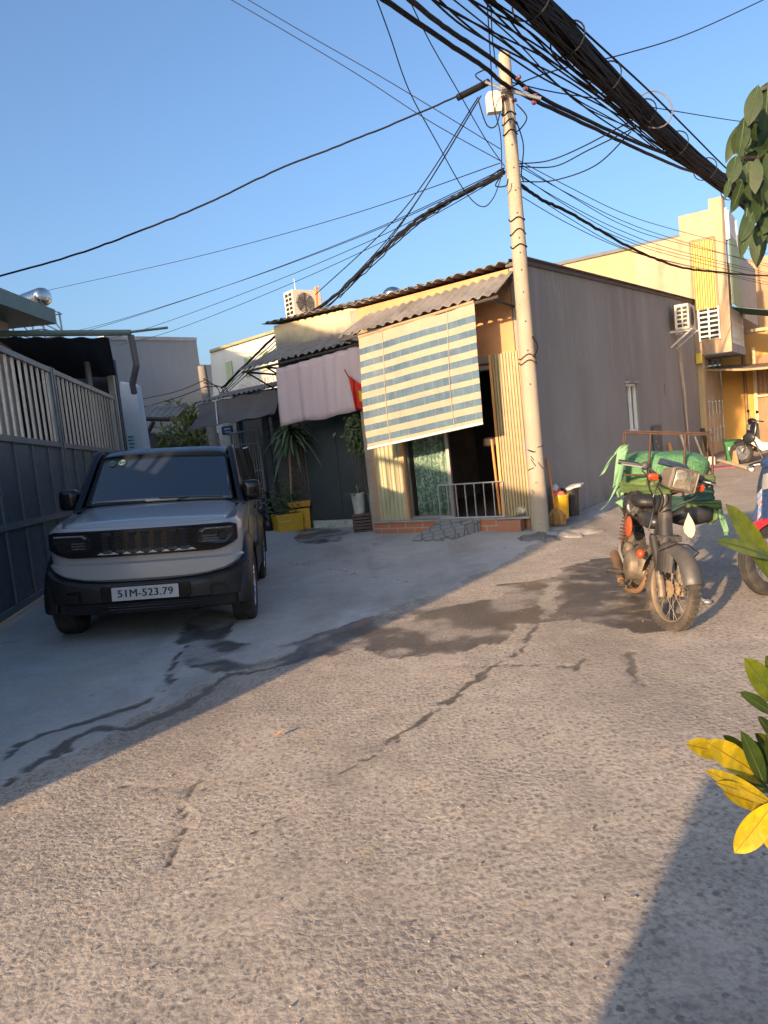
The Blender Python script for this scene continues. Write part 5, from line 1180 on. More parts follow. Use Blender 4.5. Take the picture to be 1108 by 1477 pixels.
# frame, tank, seat
mb = MB()
mb.tube([(0, .26, .82), (0, .42, .6), (0, .6, .42)], .028, 8); mb.tube([(0, .28, .86), (0, .6, .74), (0, 1.1, .72), (0, 1.5, .76)], .026, 8)
for s in (-1, 1): mb.tube([(s * .03, .62, .4), (s * .09, 1.0, .33), (s * .1, 1.2, WR)], .02, 8); mb.tube([(s * .11, .8, .7), (s * .12, 1.1, .66), (s * .12, 1.5, .76)], .014, 6)
mb.build('frame', M['bikeblack'], bike, smooth=50, local=True)
mb = MB(); mb.ell((0, .64, .68), (.085, .2, .06), nu=18, nv=10, fn=lambda q: 1 / (abs(q.x) ** 3 + abs(q.y) ** 3 + abs(q.z) ** 3) ** .333); mb.build('fuel_tank', pm('blue_black_tank', (.02, .024, .032), .4, dirt=(.12, .09, .06)), bike, smooth=60, local=True)
mb = MB(); mb.ell((0, 1.0, .80), (.12, .26, .05), nu=18, nv=8, fn=lambda q: 1 / (abs(q.x) ** 4 + abs(q.y) ** 4 + abs(q.z) ** 4) ** .25); mb.build('seat', M['black'], bike, smooth=60, local=True)
# engine
mb = MB(); mb.ell((0, .66, .34), (.12, .2, .13), nu=16, nv=10, fn=lambda q: 1 / (abs(q.x) ** 4 + abs(q.y) ** 4 + abs(q.z) ** 4) ** .25); eng = mb.build('engine', M['oilmetal'], bike, smooth=50, local=True)
mb = MB(); Mx = Matrix.Translation((-.13, .62, .33)) @ Matrix.Rotation(-math.pi / 2, 4, 'Y'); mb.lathe([(.115, -.03), (.115, .02), (.105, .035), (.06, .05), (.0, .052)], Mx, 24); mb.build('clutch_cover', M['oilmetal'], eng, smooth=40, local=True)
mb = MB(); Mx = Matrix.Translation((.13, .66, .32)) @ Matrix.Rotation(math.pi / 2, 4, 'Y'); mb.lathe([(.11, -.03), (.11, .02), (.09, .04), (.0, .045)], Mx, 24); mb.build('magneto_cover', M['oilmetal'], eng, smooth=40, local=True)
mb = MB(); Mx = Matrix.Translation((0, .5, .38)) @ along((0, -.55, .8))
for k in range(8): mb.lathe([(.0, k * .024), (.062 - .001 * k, k * .024), (.062 - .001 * k, k * .024 + .012), (.045, k * .024 + .013), (.045, k * .024 + .023)], Mx, 18)
mb.lathe([(.05, .19), (.06, .2), (.055, .25), (0, .255)], Mx, 18); mb.build('cylinder', M['oilmetal'], eng, smooth=30, local=True)
mb = MB(); mb.ell((-.14, .74, .43), (.05, .07, .06)); mb.build('carburettor', M['oilmetal'], eng, smooth=60, local=True)
mb = MB(); mb.tube(spline([(-.02, .4, .46), (-.06, .31, .36), (-.1, .36, .2), (-.15, .55, .15), (-.17, .8, .17)], 5), .021, 10); mb.tube([(-.17, .78, .17), (-.15, .95, .2), (-.13, 1.4, .28)], [.026, .036, .04], 12); mb.build('exhaust', pm('rusty_exhaust', (.22, .13, .07), .6, metal=.4, var=.4), bike, smooth=50, local=True)
mb = MB(); mb.tube([(-.3, .62, .27), (.3, .62, .27)], .012, 8)
for s in (-1, 1): mb.tube([(s * .2, .62, .27), (s * .31, .62, .275)], .022, 8)
mb.build('footpeg', M['bikeblack'], bike, local=True)
mb = MB(); mb.tube([(-.17, .72, .33), (-.21, .7, .42), (-.22, .66, .5), (-.29, .64, .51)], .012, 6); mb.build('kick_lever', M['steel'], bike, smooth=50, local=True)
mb = MB(); mb.tube([(-.16, .5, .23), (-.21, .4, .21), (-.22, .33, .22)], .012, 6); mb.tube([(-.22, .33, .22), (-.27, .33, .22)], .014, 6); mb.build('brake_pedal', M['bikeblack'], bike, local=True)
# rear shocks with visible springs, orange side covers
for s in (-1, 1):
    p0, p1 = Vector((s * .155, .98, .34)), Vector((s * .145, .88, .70)); mb = MB(); mb.tube([p0, p1], .012, 8)
    mb.tube([p0.lerp(p1, .12 + .8 * k / 120) + Vector((.03 * math.cos(k * .52), .03 * math.sin(k * .52), 0)) for k in range(121)], .0055, 5); mb.build('rear_shock', M['rust'], bike, smooth=60, local=True)
    mb = MB(); mb.ell((s * .14, .78, .60), (.025, .10, .085), nu=14, nv=8); mb.build('side_cover', M['orangeplastic'], bike, smooth=60, local=True)
mb = MB(); mb.ell((-.12, .35, .46), (.03, .035, .035)); mb.build('horn', M['orangeplastic'], bike, smooth=60, local=True)
# handlebar group, turned and drooping a little to the stand side
HB = Matrix.Translation((0.02, .16, 1.035)) @ Matrix.Rotation(R(17), 4, 'Z') @ Matrix.Rotation(R(11), 4, 'Y')
def hb(p): return HB @ Vector(p)
mb = MB(); mb.tube([hb(q) for q in ((-.33, .1, .03), (-.2, .02, .035), (-.08, 0, -.03), (.08, 0, -.03), (.2, .02, .03), (.36, .1, .02))], .0115, 8); bar = mb.build('handlebar', M['bikeblack'], bike, smooth=60, local=True)
for s in (-1, 1):
    mb = MB(); mb.tube([hb((s * .25, .045, .033)), hb((s * .37, .105, .025))], .018, 10); mb.build('grip', M['black'], bar, smooth=60, local=True)
    mb = MB(); mb.tube([hb((s * .22, -.01, .02)), hb((s * .26, -.035, .02)), hb((s * .38, .03, .01))], .006, 6); mb.build('lever', M['steel'], bar, local=True)
    mb = MB(); mb.ell(hb((s * .215, .02, .035)), (.03, .03, .03)); mb.build('switch_housing', M['bikegrey'], bar, smooth=60, local=True)
    mb = MB(); c = hb((s * .175, -.05, -.03)); mb.ell(c, (.036, .028, .027), nu=16, nv=10, fn=lambda q: 1 / (abs(q.x) ** 5 + abs(q.y) ** 5 + abs(q.z) ** 5) ** .2); mb.build('indicator', pm('amber_lens', (.30, .045, .008), .15, coat=.5) if s < 0 else bpy.data.materials['amber_lens'], bar, smooth=50, local=True)
# rectangular headlamp
def hbx(x0, x1, y0, y1, z0, z1, k=.8):
    return [hb(p) for p in ((x0, y0, z0), (x1, y0, z0), (x1 * k, y1, z0 * k), (x0 * k, y1, z0 * k), (x0, y0, z1), (x1, y0, z1), (x1 * k, y1, z1 * k), (x0 * k, y1, z1 * k))]
mb = MB(); mb.hexa(hbx(-.098, .098, -.145, .04, -.085, .07, .75)); hsh = mb.build('headlamp_shell', pm('dusty_lamp_shell', (.15, .125, .10), .5, dirt=(.07, .055, .04)), bike, smooth=35, local=True, bevel=.02, seg=3)
m, nt, b = newmat('headlamp_glass'); v = mapping(nt); 
c = mixc(nt, ramp(nt, noi(nt, v, 11, 4, .6, .5), [(.38, 0), (.62, 1)]), (.10, .085, .055), (.40, .37, .29)); nt.links.new(c, b.inputs['Base Color']); b.inputs['Roughness'].default_value = .12; b.inputs['Metallic'].default_value = .35; b.inputs['Coat Weight'].default_value = 1
mb = MB(); mb.sheet(lambda u, v: hb((-.082 + .164 * u, -.153 - .028 * math.sin(math.pi * u) * math.sin(math.pi * v), -.072 + .13 * v)), 12, 10, (0, .008, 0)); mb.build('lamp_glass', m, hsh, smooth=180, local=True)
mb = MB(); mb.tube([hb(p) for p in ((-.088, -.154, -.072), (-.088, -.154, .055), (-.08, -.154, .064), (.08, -.154, .064), (.088, -.154, .055), (.088, -.154, -.072), (.08, -.154, -.079), (-.08, -.154, -.079))], .008, 6, closed=True); mb.build('lamp_bezel', M['oilmetal'], hsh, smooth=60, local=True)
mb = MB(); mb.hexa([hb(p) for p in ((-.09, -.05, .07), (.09, -.05, .07), (.09, .1, .07), (-.09, .1, .07), (-.08, -.02, .1), (.08, -.02, .1), (.08, .1, .12), (-.08, .1, .12))]); mb.build('instrument_pod', pm('blue_black_pod', (.03, .04, .06), .4), bike, local=True, bevel=.01)
mb = MB()
for q in ([(-.24, -.0, .0), (-.16, -.1, -.08), (-.05, -.04, -.16), (0.0, .06, -.25)], [(.2, -.02, 0), (.14, -.1, -.1), (.05, -.05, -.18), (.01, .06, -.26)], [(-.2, 0, .01), (-.2, -.08, -.1), (-.08, 0, -.2), (-.04, .1, -.35)], [(-.1, -.02, -.02), (-.14, -.06, -.16), (-.07, .02, -.24), (-.05, .05, -.4)]):
    mb.tube([hb(p) for p in spline(q, 6)], .0055, 5)
mb.build('control_cables', M['black'], bike, local=True)
# side stand on the image-right side
mb = MB(); inv = LOCM[bike.name].inverted(); foot = inv @ G(1020, 868, .02)
mb.tube([(.07, .62, .24), foot], .013, 8); mb.ell(foot, (.035, .035, .02)); mb.build('side_stand', M['steel'], bike, local=True)
# welded rebar rack: built upright over the tail
RW = Plane((2.3, 6.02), (1, -.03))
def rk(px, py): return RW.at(px, py)
rl0, rl1, rr0, rr1 = rk(893, 716), rk(900, 625), rk(1027, 716), rk(1029, 627)
BK_ = Vector((.2, .55, 0))
mb = MB()
def rod(*p): mb.tube(list(p), .0105, 6)
rod(rl0, rl1, rr1, rr0); rod(rl0 + BK_, rl1 + BK_ * 1.0, rr1 + BK_, rr0 + BK_)
for q in (.30, .69): rod(rl0.lerp(rr0, q), rl1.lerp(rr1, q))
for z in (.08, .34): rod(rl0.lerp(rl1, z), rr0.lerp(rr1, z)); rod(rl0.lerp(rl1, z) + BK_, rr0.lerp(rr1, z) + BK_)
for e in ((rl0, rl1), (rr0, rr1)):
    for z in (0.02, .4): rod(e[0].lerp(e[1], z), e[0].lerp(e[1], z) + BK_)
for k in range(5): rod(rl0.lerp(rr0, (k + .5) / 5), rl0.lerp(rr0, (k + .5) / 5) + BK_)
W_ = LOCM[bike.name]
for s in (-1, 1): rod(W_ @ Vector((s * .11, 1.0, .7)), rl0.lerp(rr0, .5 + .2 * s) + BK_ * .1); rod(W_ @ Vector((s * .11, 1.4, .74)), rl0.lerp(rr0, .5 + .2 * s) + BK_ * .8)
mb.build('rack', M['rust'], bike, smooth=60)
# ---- the load
def sackmat(name, a, b_):
    m, nt, b = newmat(name); v = mapping(nt); wv = nd(nt, 'ShaderNodeTexWave'); wv.inputs['Scale'].default_value = 42; wv.inputs['Distortion'].default_value = 2; nt.links.new(v, wv.inputs[0])
    c = mixc(nt, ramp(nt, noi(nt, v, 5, 5, .6), [(.3, 0), (.7, 1)]), a, b_); c = mixc(nt, ramp(nt, wv.outputs['Fac'], [(.3, .25), (.7, 0)]), c, tuple(q * .6 for q in a)); nt.links.new(c, b.inputs['Base Color']); b.inputs['Roughness'].default_value = .55
    bp = nd(nt, 'ShaderNodeBump'); bp.inputs['Strength'].default_value = .9; bp.inputs['Distance'].default_value = .04; nt.links.new(noi(nt, v, 11, 6, .62, 1.4), bp.inputs['Height']); nt.links.new(bp.outputs[0], b.inputs['Normal']); return m
def lump(q): return (1 / (abs(q.x) ** 3.2 + abs(q.y) ** 3.2 + abs(q.z) ** 3) ** .31) * (1 + .02 * math.sin(q.x * 7 + q.z * 5) + .02 * math.sin(q.y * 9 + q.x * 4 + 1) + .012 * math.sin(q.z * 17 + q.x * 11))
c = rk(958, 676) + Vector((.1, .32, -.03)); mb = MB(); mb.ell(c, (.35, .3, .155), Matrix.Rotation(R(5), 4, 'Y'), 36, 22, fn=lump)
tag(mb.build('woven_sack', sackmat('green_woven_sack', (.05, .165, .075), (.11, .26, .105)), smooth=180), 'plump green woven sack on top of the motorcycle rack', 'sack')
c2 = rk(932, 706) + Vector((.1, .26, 0)); mb = MB(); mb.ell(c2, (.23, .25, .085), None, 32, 16, fn=lump); tag(mb.build('woven_sack', sackmat('lime_woven_sack', (.085, .155, .045), (.16, .235, .07)), smooth=180), 'yellowish green sack squeezed under the plump sack on the rack', 'sack')
c3 = rk(914, 732) + Vector((0, -.06, 0)); mb = MB()
def bagf(u, v):
    a = 2 * math.pi * u; w_ = math.sin(math.pi * min(1, .12 + v * .85)) ** .6 * (1 + .12 * math.sin(a * 3 + v * 5) + .08 * math.sin(a * 7))
    return c3 + Vector((.12 * w_ * math.cos(a) + .02 * (1 - v), .09 * w_ * math.sin(a), -.14 + .28 * v))
mb.grid(bagf, 28, 12); mb.f.append([i for i in range(28)][::-1]); mb.mi.append(0)
tag(mb.build('plastic_bag', pm('black_bag_film', (.02, .018, .018), .35, bump=.5, bs=14), smooth=180, recalc=True), 'black plastic bag hanging from the front of the motorcycle rack', 'bag')
c4 = rk(1000, 742) + Vector((.0, .1, 0)); mb = MB(); mb.ell(c4, (.17, .2, .09), None, 24, 14, fn=lump); tag(mb.build('plastic_bag', M['black'], smooth=180), 'dark bundle below the rack behind the headlamp', 'bag')
# strap bands of green cloth tied across the load
M['strap'] = pm('dark_green_cloth', (.06, .10, .03), .85, var=.3, vs=6, stretch=(.4, .4, 3)); M['strap2'] = pm('bottle_green_cloth', (.015, .055, .045), .85, var=.3, vs=6)
M['strip'] = pm('pale_green_strip', (.13, .27, .14), .65, var=.25, vs=7)
def band(pts, w, mat, name, label, cat, off=-.04, cols=5, parent=None):
    P_ = [rk(*p) + Vector((0, off, 0)) for p in pts]; P_ = spline(P_, 6); mb = MB(); n = len(P_) - 1
    def f(u, v):
        i = min(n, int(round(u * n))); ww = w * (1 + .25 * math.sin(u * 9)); return P_[i] + Vector((0, -.012 * math.sin(v * 14 + u * 5), (v - .5) * ww))
    mb.sheet(f, n, 8, (0, .006, 0)); return tag(mb.build(name, mat, smooth=180), label, cat)
band([(892, 702), (925, 706), (960, 702), (1000, 696), (1029, 692)], .07, M['strap'], 'cloth_strap', 'dark green cloth strap across the middle of the rack load', 'strap')
band([(893, 698), (912, 706), (935, 716), (965, 712)], .055, M['strap'], 'cloth_strap', 'dark green cloth strap sagging over the left half of the rack load', 'strap', -.05)
band([(960, 728), (985, 722), (1028, 712)], .1, M['strap2'], 'cloth_strap', 'bottle green cloth strap low on the right half of the rack load', 'strap', -.03)
band([(985, 731), (1010, 727), (1036, 727)], .06, M['strap'], 'cloth_strap', 'olive cloth strap ending in frayed tails right of the rack', 'strap', -.06)
def strips(pl, label, name='cloth_strip'):
    mb = MB(); rr = random.Random(len(label))
    for pts, w in pl:
        P_ = spline([rk(*p) + Vector((rr.uniform(-.01, .01), -.03 + rr.uniform(-.03, .03), 0)) for p in pts], 5); n = len(P_) - 1
        mb.sheet(lambda u, v: P_[min(n, int(round(u * n)))] + Vector(((v - .5) * w * (1 - .25 * u), .01 * math.sin(v * 5 + u * 7), (v - .5) * w * .5)), n, 3, (0, .004, 0))
    return tag(mb.build(name, M['strip'], smooth=180), label, 'cloth strips')
strips([([(899, 642), (880, 665), (866, 685)], .05), ([(899, 642), (888, 652), (876, 660)], .04), ([(897, 645), (890, 680), (888, 700)], .09), ([(896, 650), (893, 700), (896, 715)], .07), ([(889, 700), (880, 720), (867, 735)], .03)], 'pale green plastic strips knotted to the left rack post')
strips([([(1035, 728), (1042, 745), (1047, 768)], .045), ([(1033, 728), (1038, 750), (1046, 772)], .03)], 'pale green plastic strips hanging right of the rack')
mb = MB(); 
for k in range(5):
    P_ = spline([rk(1020 + k * 3 - 4, 728), rk(1017 + k * 4, 742), rk(1018 + k * 3, 756 - abs(k - 2) * 3)], 5); mb.tube(P_, [.012 + .012 * math.sin(math.pi * i / (len(P_) - 1) * .8) for i in range(len(P_))], 6)
tag(mb.build('cloth_tail', pm('olive_green_cloth', (.09, .16, .06), .85, var=.3, vs=8), smooth=60), 'bunched olive cloth tails hanging at the right end of the rack', 'cloth')
strips([([(893, 722), (899, 732), (893, 742)], .05), ([(900, 718), (897, 728), (899, 740)], .03)], 'short pale green strips dangling below the left rack corner')
c5 = rk(996, 762) + Vector((0, -.42, 0)); mb = MB(); W5 = D(995, 758, 5.35)
mb.prism([W5 + Vector((q[0] * .1, 0, q[1] * .1)) for q in ((.0, .95), (-.08, .7), (-.28, .3), (-.42, -.1), (-.38, -.5), (-.1, -.85), (.1, -.95), (.3, -.75), (.42, -.3), (.36, .1), (.2, .5), (.06, .75))], (0, .02, 0)); tag(mb.build('hand_fan', pm('cream_palm_fan', (.52, .47, .36), .75, var=.12), bevel=.006), 'small cream leaf shaped fan hung beside the motorcycle fork', 'fan')
# ================================================================ SCOOTERS
M['mirror'] = M['chrome']
def make_scooter(label, loc, ang, c_main, c_side, c_fender, lean=5, print_panel=None, nm='scooter'):
    rt_ = thing(nm, label, 'scooter', loc, None, Matrix.Rotation(R(ang), 4, 'Z') @ Matrix.Rotation(R(lean), 4, 'Y'))
    r = .27; pmx = lambda n, c, rg=.25: pm(n, c, rg, var=.06, coat=.6)
    mm, ms, mf = pmx('scooter_body_paint', c_main), pmx('scooter_side_paint', c_side), pmx('scooter_fender_paint', c_fender)
    for yy in (0, 1.25): wheel('wheel', rt_, (0, yy, r), r, .095, (M['tyre'], M['alloy']), 5, 1)
    mb = MB(); 
    for s in (-1, 1): mb.tube([(s * .07, 0, r), (s * .075, .1, .5), (s * .06, .2, .72)], [.02, .024, .024], 8)
    mb.build('fork', M['black'], rt_, smooth=60, local=True)
    mb = MB(); mb.sheet(lambda u, v: Vector(((-.075 + .15 * v), -(r + .045) * math.cos(R(52) + R(100) * u) + .02, r + (r + .045) * math.sin(R(52) + R(100) * u) * (1 - .1 * (2 * v - 1) ** 2))), 18, 8, (0, 0, .006)); mb.build('fender', mf, rt_, smooth=60, local=True)
    # front cowl / leg shield
    def cowl(u, v):
        x = (-1 + 2 * u); w_ = .13 + .09 * math.sin(math.pi * (.15 + .75 * v)); y = .03 + .2 * v + .10 * x * x + .02 * math.sin(v * 5)
        return Vector((x * w_, y, .47 + .55 * v))
    mb = MB(); mb.sheet(cowl, 16, 14, (0, .015, 0)); cw_ = mb.build('front_cowl', mm, rt_, smooth=60, local=True)
    mb = MB(); mb.sheet(lambda u, v: cowl(.28 + .44 * u, .62 + .22 * v - .05 * abs(u - .5)) + Vector((0, -.012, 0)), 8, 4, (0, .008, 0)); mb.build('headlight', pm('clear_lamp', (.45, .46, .47), .1, metal=.4, coat=1), cw_, smooth=60, local=True)
    if print_panel:
        for s in (0, 1):
            mb = MB(); mb.sheet(lambda u, v: cowl((.04 + .22 * u) if s == 0 else (.74 + .22 * u), .12 + .4 * v + .1 * u * (1 - 2 * s)) + Vector((0, -.006, 0)), 8, 4, (0, .004, 0)); mb.build('cowl_graphic', print_panel, cw_, smooth=60, local=True)
    for s in (-1, 1):
        mb = MB(); mb.prism([(s * .15, .2, .72), (s * .16, .06, .56), (s * .15, .42, .28), (s * .15, .56, .30), (s * .13, .75, .42), (s * .12, .45, .47)], (s * .02, 0, 0)); mb.build('leg_panel', ms, rt_, local=True, bevel=.012)
        mb = MB(); mb.sheet(lambda u, v: Vector((s * (.13 + .05 * math.sin(math.pi * v)), .7 + .85 * u, .40 + .06 * u + (.32 - .12 * u) * v)), 10, 6, (-s * .012, 0, 0)); mb.build('side_panel', mm, rt_, smooth=60, local=True)
        mb = MB(); mb.tube([(s * .16, .3, 1.04), (s * .2, .28, 1.18), (s * .22, .28, 1.2)], .007, 6); mb.ell((s * .25, .28, 1.22), (.06, .02, .042)); mi_ = mb.build('mirror', M['black'], rt_, smooth=60, local=True)
        mb = MB(); mb.ell((s * .25, .297, 1.22), (.05, .006, .034)); mb.build('mirror_glass', M['mirror'], mi_, smooth=60, local=True)
        mb = MB(); mb.tube([(s * .1, .27, 1.0), (s * .2, .3, 1.01), (s * .35, .38, .99)], [.014, .014, .018], 8); mb.build('grip', M['black'], rt_, smooth=60, local=True)
        mb = MB(); mb.tube([(s * .17, .27, 1.0), (s * .2, .24, 1.0), (s * .34, .31, .975)], .006, 5); mb.ell((s * .34, .31, .975), (.01, .01, .01)); mb.build('lever', M['steel'], rt_, local=True)
    mb = MB(); mb.ell((0, .26, 1.0), (.15, .09, .07), nu=16, nv=10); mb.build('handlebar_cowl', mm, rt_, smooth=60, local=True)
    mb = MB(); mb.box(-.14, .14, .3, .78, .27, .33); mb.prism([(-.12, .26, .95), (-.14, .3, .6), (-.13, .34, .3), (-.13, .4, .3), (-.1, .36, .95)], (.25, 0, 0)); mb.build('footboard', M['black'], rt_, local=True, bevel=.01)
    mb = MB(); mb.ell((0, 1.1, .78), (.13, .45, .07), nu=18, nv=10, fn=lambda q: 1 / (abs(q.x) ** 4 + abs(q.y) ** 4 + abs(q.z) ** 4) ** .25); mb.build('seat', M['black'], rt_, smooth=60, local=True)
    mb = MB(); mb.ell((0, 1.0, .35), (.12, .28, .13), nu=14, nv=8); mb.build('engine', M['bikegrey'], rt_, smooth=60, local=True)
    mb = MB(); mb.tube([(-.13, .8, .25), (-.16, 1.1, .27), (-.18, 1.55, .36)], [.03, .05, .055], 10); mb.build('exhaust', M['black'], rt_, smooth=60, local=True)
    mb = MB(); mb.ell((0, 1.58, .68), (.09, .06, .05)); mb.build('tail_light', pm('red_lamp', (.35, .01, .01), .2, coat=1) if 'red_lamp' not in bpy.data.materials else bpy.data.materials['red_lamp'], rt_, smooth=60, local=True)
    mb = MB(); mb.tube([(.08, .75, .25), (.16, .8, .02)], .012, 6); mb.build('side_stand', M['black'], rt_, local=True)
    return rt_
m, nt, b = newmat('cowl_graphic_print'); v = mapping(nt)
c = ramp(nt, noi(nt, v, 9, 3, .5, 2), [(.3, (.5, .1, .08)), (.42, (.6, .6, .62)), (.5, (.1, .25, .55)), (.6, (.55, .62, .7)), (.7, (.6, .35, .12))]); nt.links.new(c, b.inputs['Base Color']); b.inputs['Roughness'].default_value = .3
sp = G(1113, 858); make_scooter('blue scooter with red front fender at the right photo edge', (sp.x, sp.y, 0), -66, (.025, .05, .13), (.03, .05, .12), (.45, .02, .02), -5, m)
sp = G(1070, 669); make_scooter('black and white scooter parked by the deep yellow wall', (sp.x, sp.y, 0), -95, (.015, .015, .017), (.62, .58, .5), (.02, .02, .02), 4)
# ================================================================ CONCRETE POLE AND OVERHEAD WIRES
PY = 9.62
pb_, pt_ = D(779, 755, PY), D(727, 76, PY)
pole = thing('utility_pole', 'tall pale concrete utility pole with wires standing at the shop corner', 'pole', Vector((pb_.x, PY, 0)))
m, nt, b = newmat('pole_concrete'); v = mapping(nt); vst = mapping(nt, (3, 3, .5))
c = mixc(nt, ramp(nt, noi(nt, v, 2.2, 6), [(.3, 0), (.7, 1)]), (.27, .23, .175), (.34, .29, .225)); c = mixc(nt, ramp(nt, noi(nt, vst, 6, 6, .7), [(.55, 0), (.7, .5)]), c, (.26, .22, .17)); c = mixc(nt, ramp(nt, noi(nt, v, 21, 4), [(.66, 0), (.72, .8)]), c, (.11, .09, .07)); nt.links.new(c, b.inputs['Base Color']); b.inputs['Roughness'].default_value = .9
bp = nd(nt, 'ShaderNodeBump'); bp.inputs['Strength'].default_value = .3; bp.inputs['Distance'].default_value = .01; nt.links.new(noi(nt, v, 30, 5), bp.inputs['Height']); nt.links.new(bp.outputs[0], b.inputs['Normal'])
ax = pt_ - Vector((pb_.x, PY, 0))
def pole_at(q, px=None): return Vector((pb_.x, PY, 0)) + ax * q
def prad(q): return .118 - .044 * q
mb = MB(); mb.tube([pole_at(q) for q in np.linspace(0, .995, 12)] + [pole_at(1.0)], [prad(q) for q in np.linspace(0, .995, 12)] + [prad(1) - .015], 22); shaft = mb.build('shaft', m, pole, smooth=50)
tocam = Vector((-.2, -.98, 0)).normalized()
for q in (.955, .86, .815, .77, .725, .68, .63, .60, .565, .52, .46, .40, .33):
    mb = MB(); mb.lathe([(0, .0), (.011, .0), (.013, .003)], Matrix.Translation(pole_at(q) + tocam * (prad(q) - .0015) + Vector((.012, 0, 0))) @ along(tocam), 10); mb.build('bolt_hole', M['black'], shaft)
rr = random.Random(5)
for k in range(9):
    q = rr.uniform(.09, .2); a = rr.uniform(-.7, .7); d = Vector((math.sin(a), -math.cos(a), 0)); p = pole_at(q) + d * (prad(q) + .002); e = Vector((d.y, -d.x, rr.uniform(-1, 2))).normalized()
    mb = MB(); mb.tube([p - e * rr.uniform(.02, .06), p + e * rr.uniform(.02, .06)], .005, 4); mb.build('paint_mark', M['black'], shaft)
for q0 in (.385, .375, .615, .64, .67, .84, .86, .88):
    mb = MB(); ph = rr.uniform(-.2, .2); mb.tube([pole_at(q0) + Vector((math.cos(a), math.sin(a), 0)) * (prad(q0) + .007) + Vector((0, 0, ph * .15 * math.sin(a) + .02 * math.sin(3 * a))) for a in np.linspace(0, 2 * math.pi, 25)[:-1]], .008, 5, closed=True); mb.build('wire_band', M['wire'] if q0 > .5 else M['rust'], pole)
bx = D(713, 147, PY - .12)
mb = MB(); s_ = .085
mb.prism([bx + Vector(q) for q in ((-.085, 0, -.11), (.085, 0, -.11), (.095, 0, -.06), (.095, 0, .1), (.05, 0, .135), (-.05, 0, .135), (-.09, 0, .1))], (0, .11, 0)); jb = mb.build('junction_box', pm('cream_abs_box', (.66, .58, .42), .5, var=.06), pole, bevel=.012)
mb = MB(); mb.tube([bx + Vector((.02, .09, .0)), bx + Vector((.16, .12, .02))], .02, 6); mb.build('box_bracket', M['steel'], pole)
for (px, py) in ((736, 130), (748, 112), (742, 145), (758, 128), (772, 138), (770, 148), (728, 140)):
    c = D(px, py, PY - .14 + rr.uniform(-.05, .05)); mb = MB(); mb.lathe([(0, -.03), (.02, -.028), (.026, -.01), (.014, 0), (.026, .01), (.02, .028), (0, .03)], Matrix.Translation(c) @ along(Vector((rr.uniform(-1, 1), rr.uniform(-1, 1), rr.uniform(-.3, .3)))), 12); mb.build('insulator', pm('red_brown_insulator', (.13, .04, .045), .4) if 'red_brown_insulator' not in bpy.data.materials else bpy.data.materials['red_brown_insulator'], pole, smooth=50)
mb = MB(); mb.tube([D(724, 128, PY - .13), D(780, 142, PY - .1)], .022, 6); mb.tube([D(700, 118, PY - .13), D(728, 130, PY - .13)], .018, 6); mb.build('cross_arm', M['steel'], pole)
for pts in ([(745, 150), (760, 170), (745, 190), (740, 170)], [(690, 145), (702, 180), (715, 182), (722, 160)], [(745, 175), (755, 210), (752, 250), (756, 262)], [(700, 100), (686, 108), (696, 118)], [(722, 255), (715, 268), (730, 268), (733, 258)], [(768, 485), (775, 500), (770, 515)]):
    mb = MB(); mb.tube(spline([D(*p, PY - .16) for p in pts], 6), .0085 if pts[0][1] < 300 else .014, 5); mb.build('cable_loop', M['wire'], pole)
def wire(pts, r, label, group=None, name='overhead_wire', n=10, jig=0.0, seg=6):
    P_ = spline([D(px, py, Y * .945) for px, py, Y in pts], n)
    if jig:
        g_ = random.Random(int(pts[0][0] * 7 + pts[0][1])); P_ = [p + Vector((g_.uniform(-jig, jig), g_.uniform(-jig, jig), g_.uniform(-jig, jig))) for p in P_]
    mb = MB(); mb.tube(P_, r, seg); return tag(mb.build(name, M['wire'], smooth=180), label, 'wire', group)
# two heavy power cables crossing the pole top
wire([(535, -14, 7.2), (640, 58, 8.6), (700, 98, 9.6), (742, 130, 10.1), (850, 182, 12), (940, 224, 14), (1000, 248, 17), (1060, 262, 22)], .026, 'lower of two heavy twisted power cables crossing the pole top', name='power_cable', jig=.004)
wire([(575, -14, 7.2), (640, 38, 8.4), (700, 78, 9.4), (740, 110, 10.1), (776, 138, 10.6), (870, 184, 12.5), (960, 222, 15), (1060, 256, 22)], .026, 'upper of two heavy twisted power cables crossing the pole top', name='power_cable', jig=.004)
wire([(-30, 406, 9.4), (100, 370, 9.5), (200, 334, 9.6), (300, 293, 9.8), (400, 245, 9.9), (500, 206, 10), (600, 165, 10.1), (690, 126, 10.1)], .011, 'single thick black cable rising from the left edge to the pole top', name='power_cable', jig=.004)
wire([(660, 141, 10.05), (690, 126, 10.1), (705, 118, 10.15)], .04, 'thick black splice sleeve where the single left cable meets the pole', name='cable_splice')
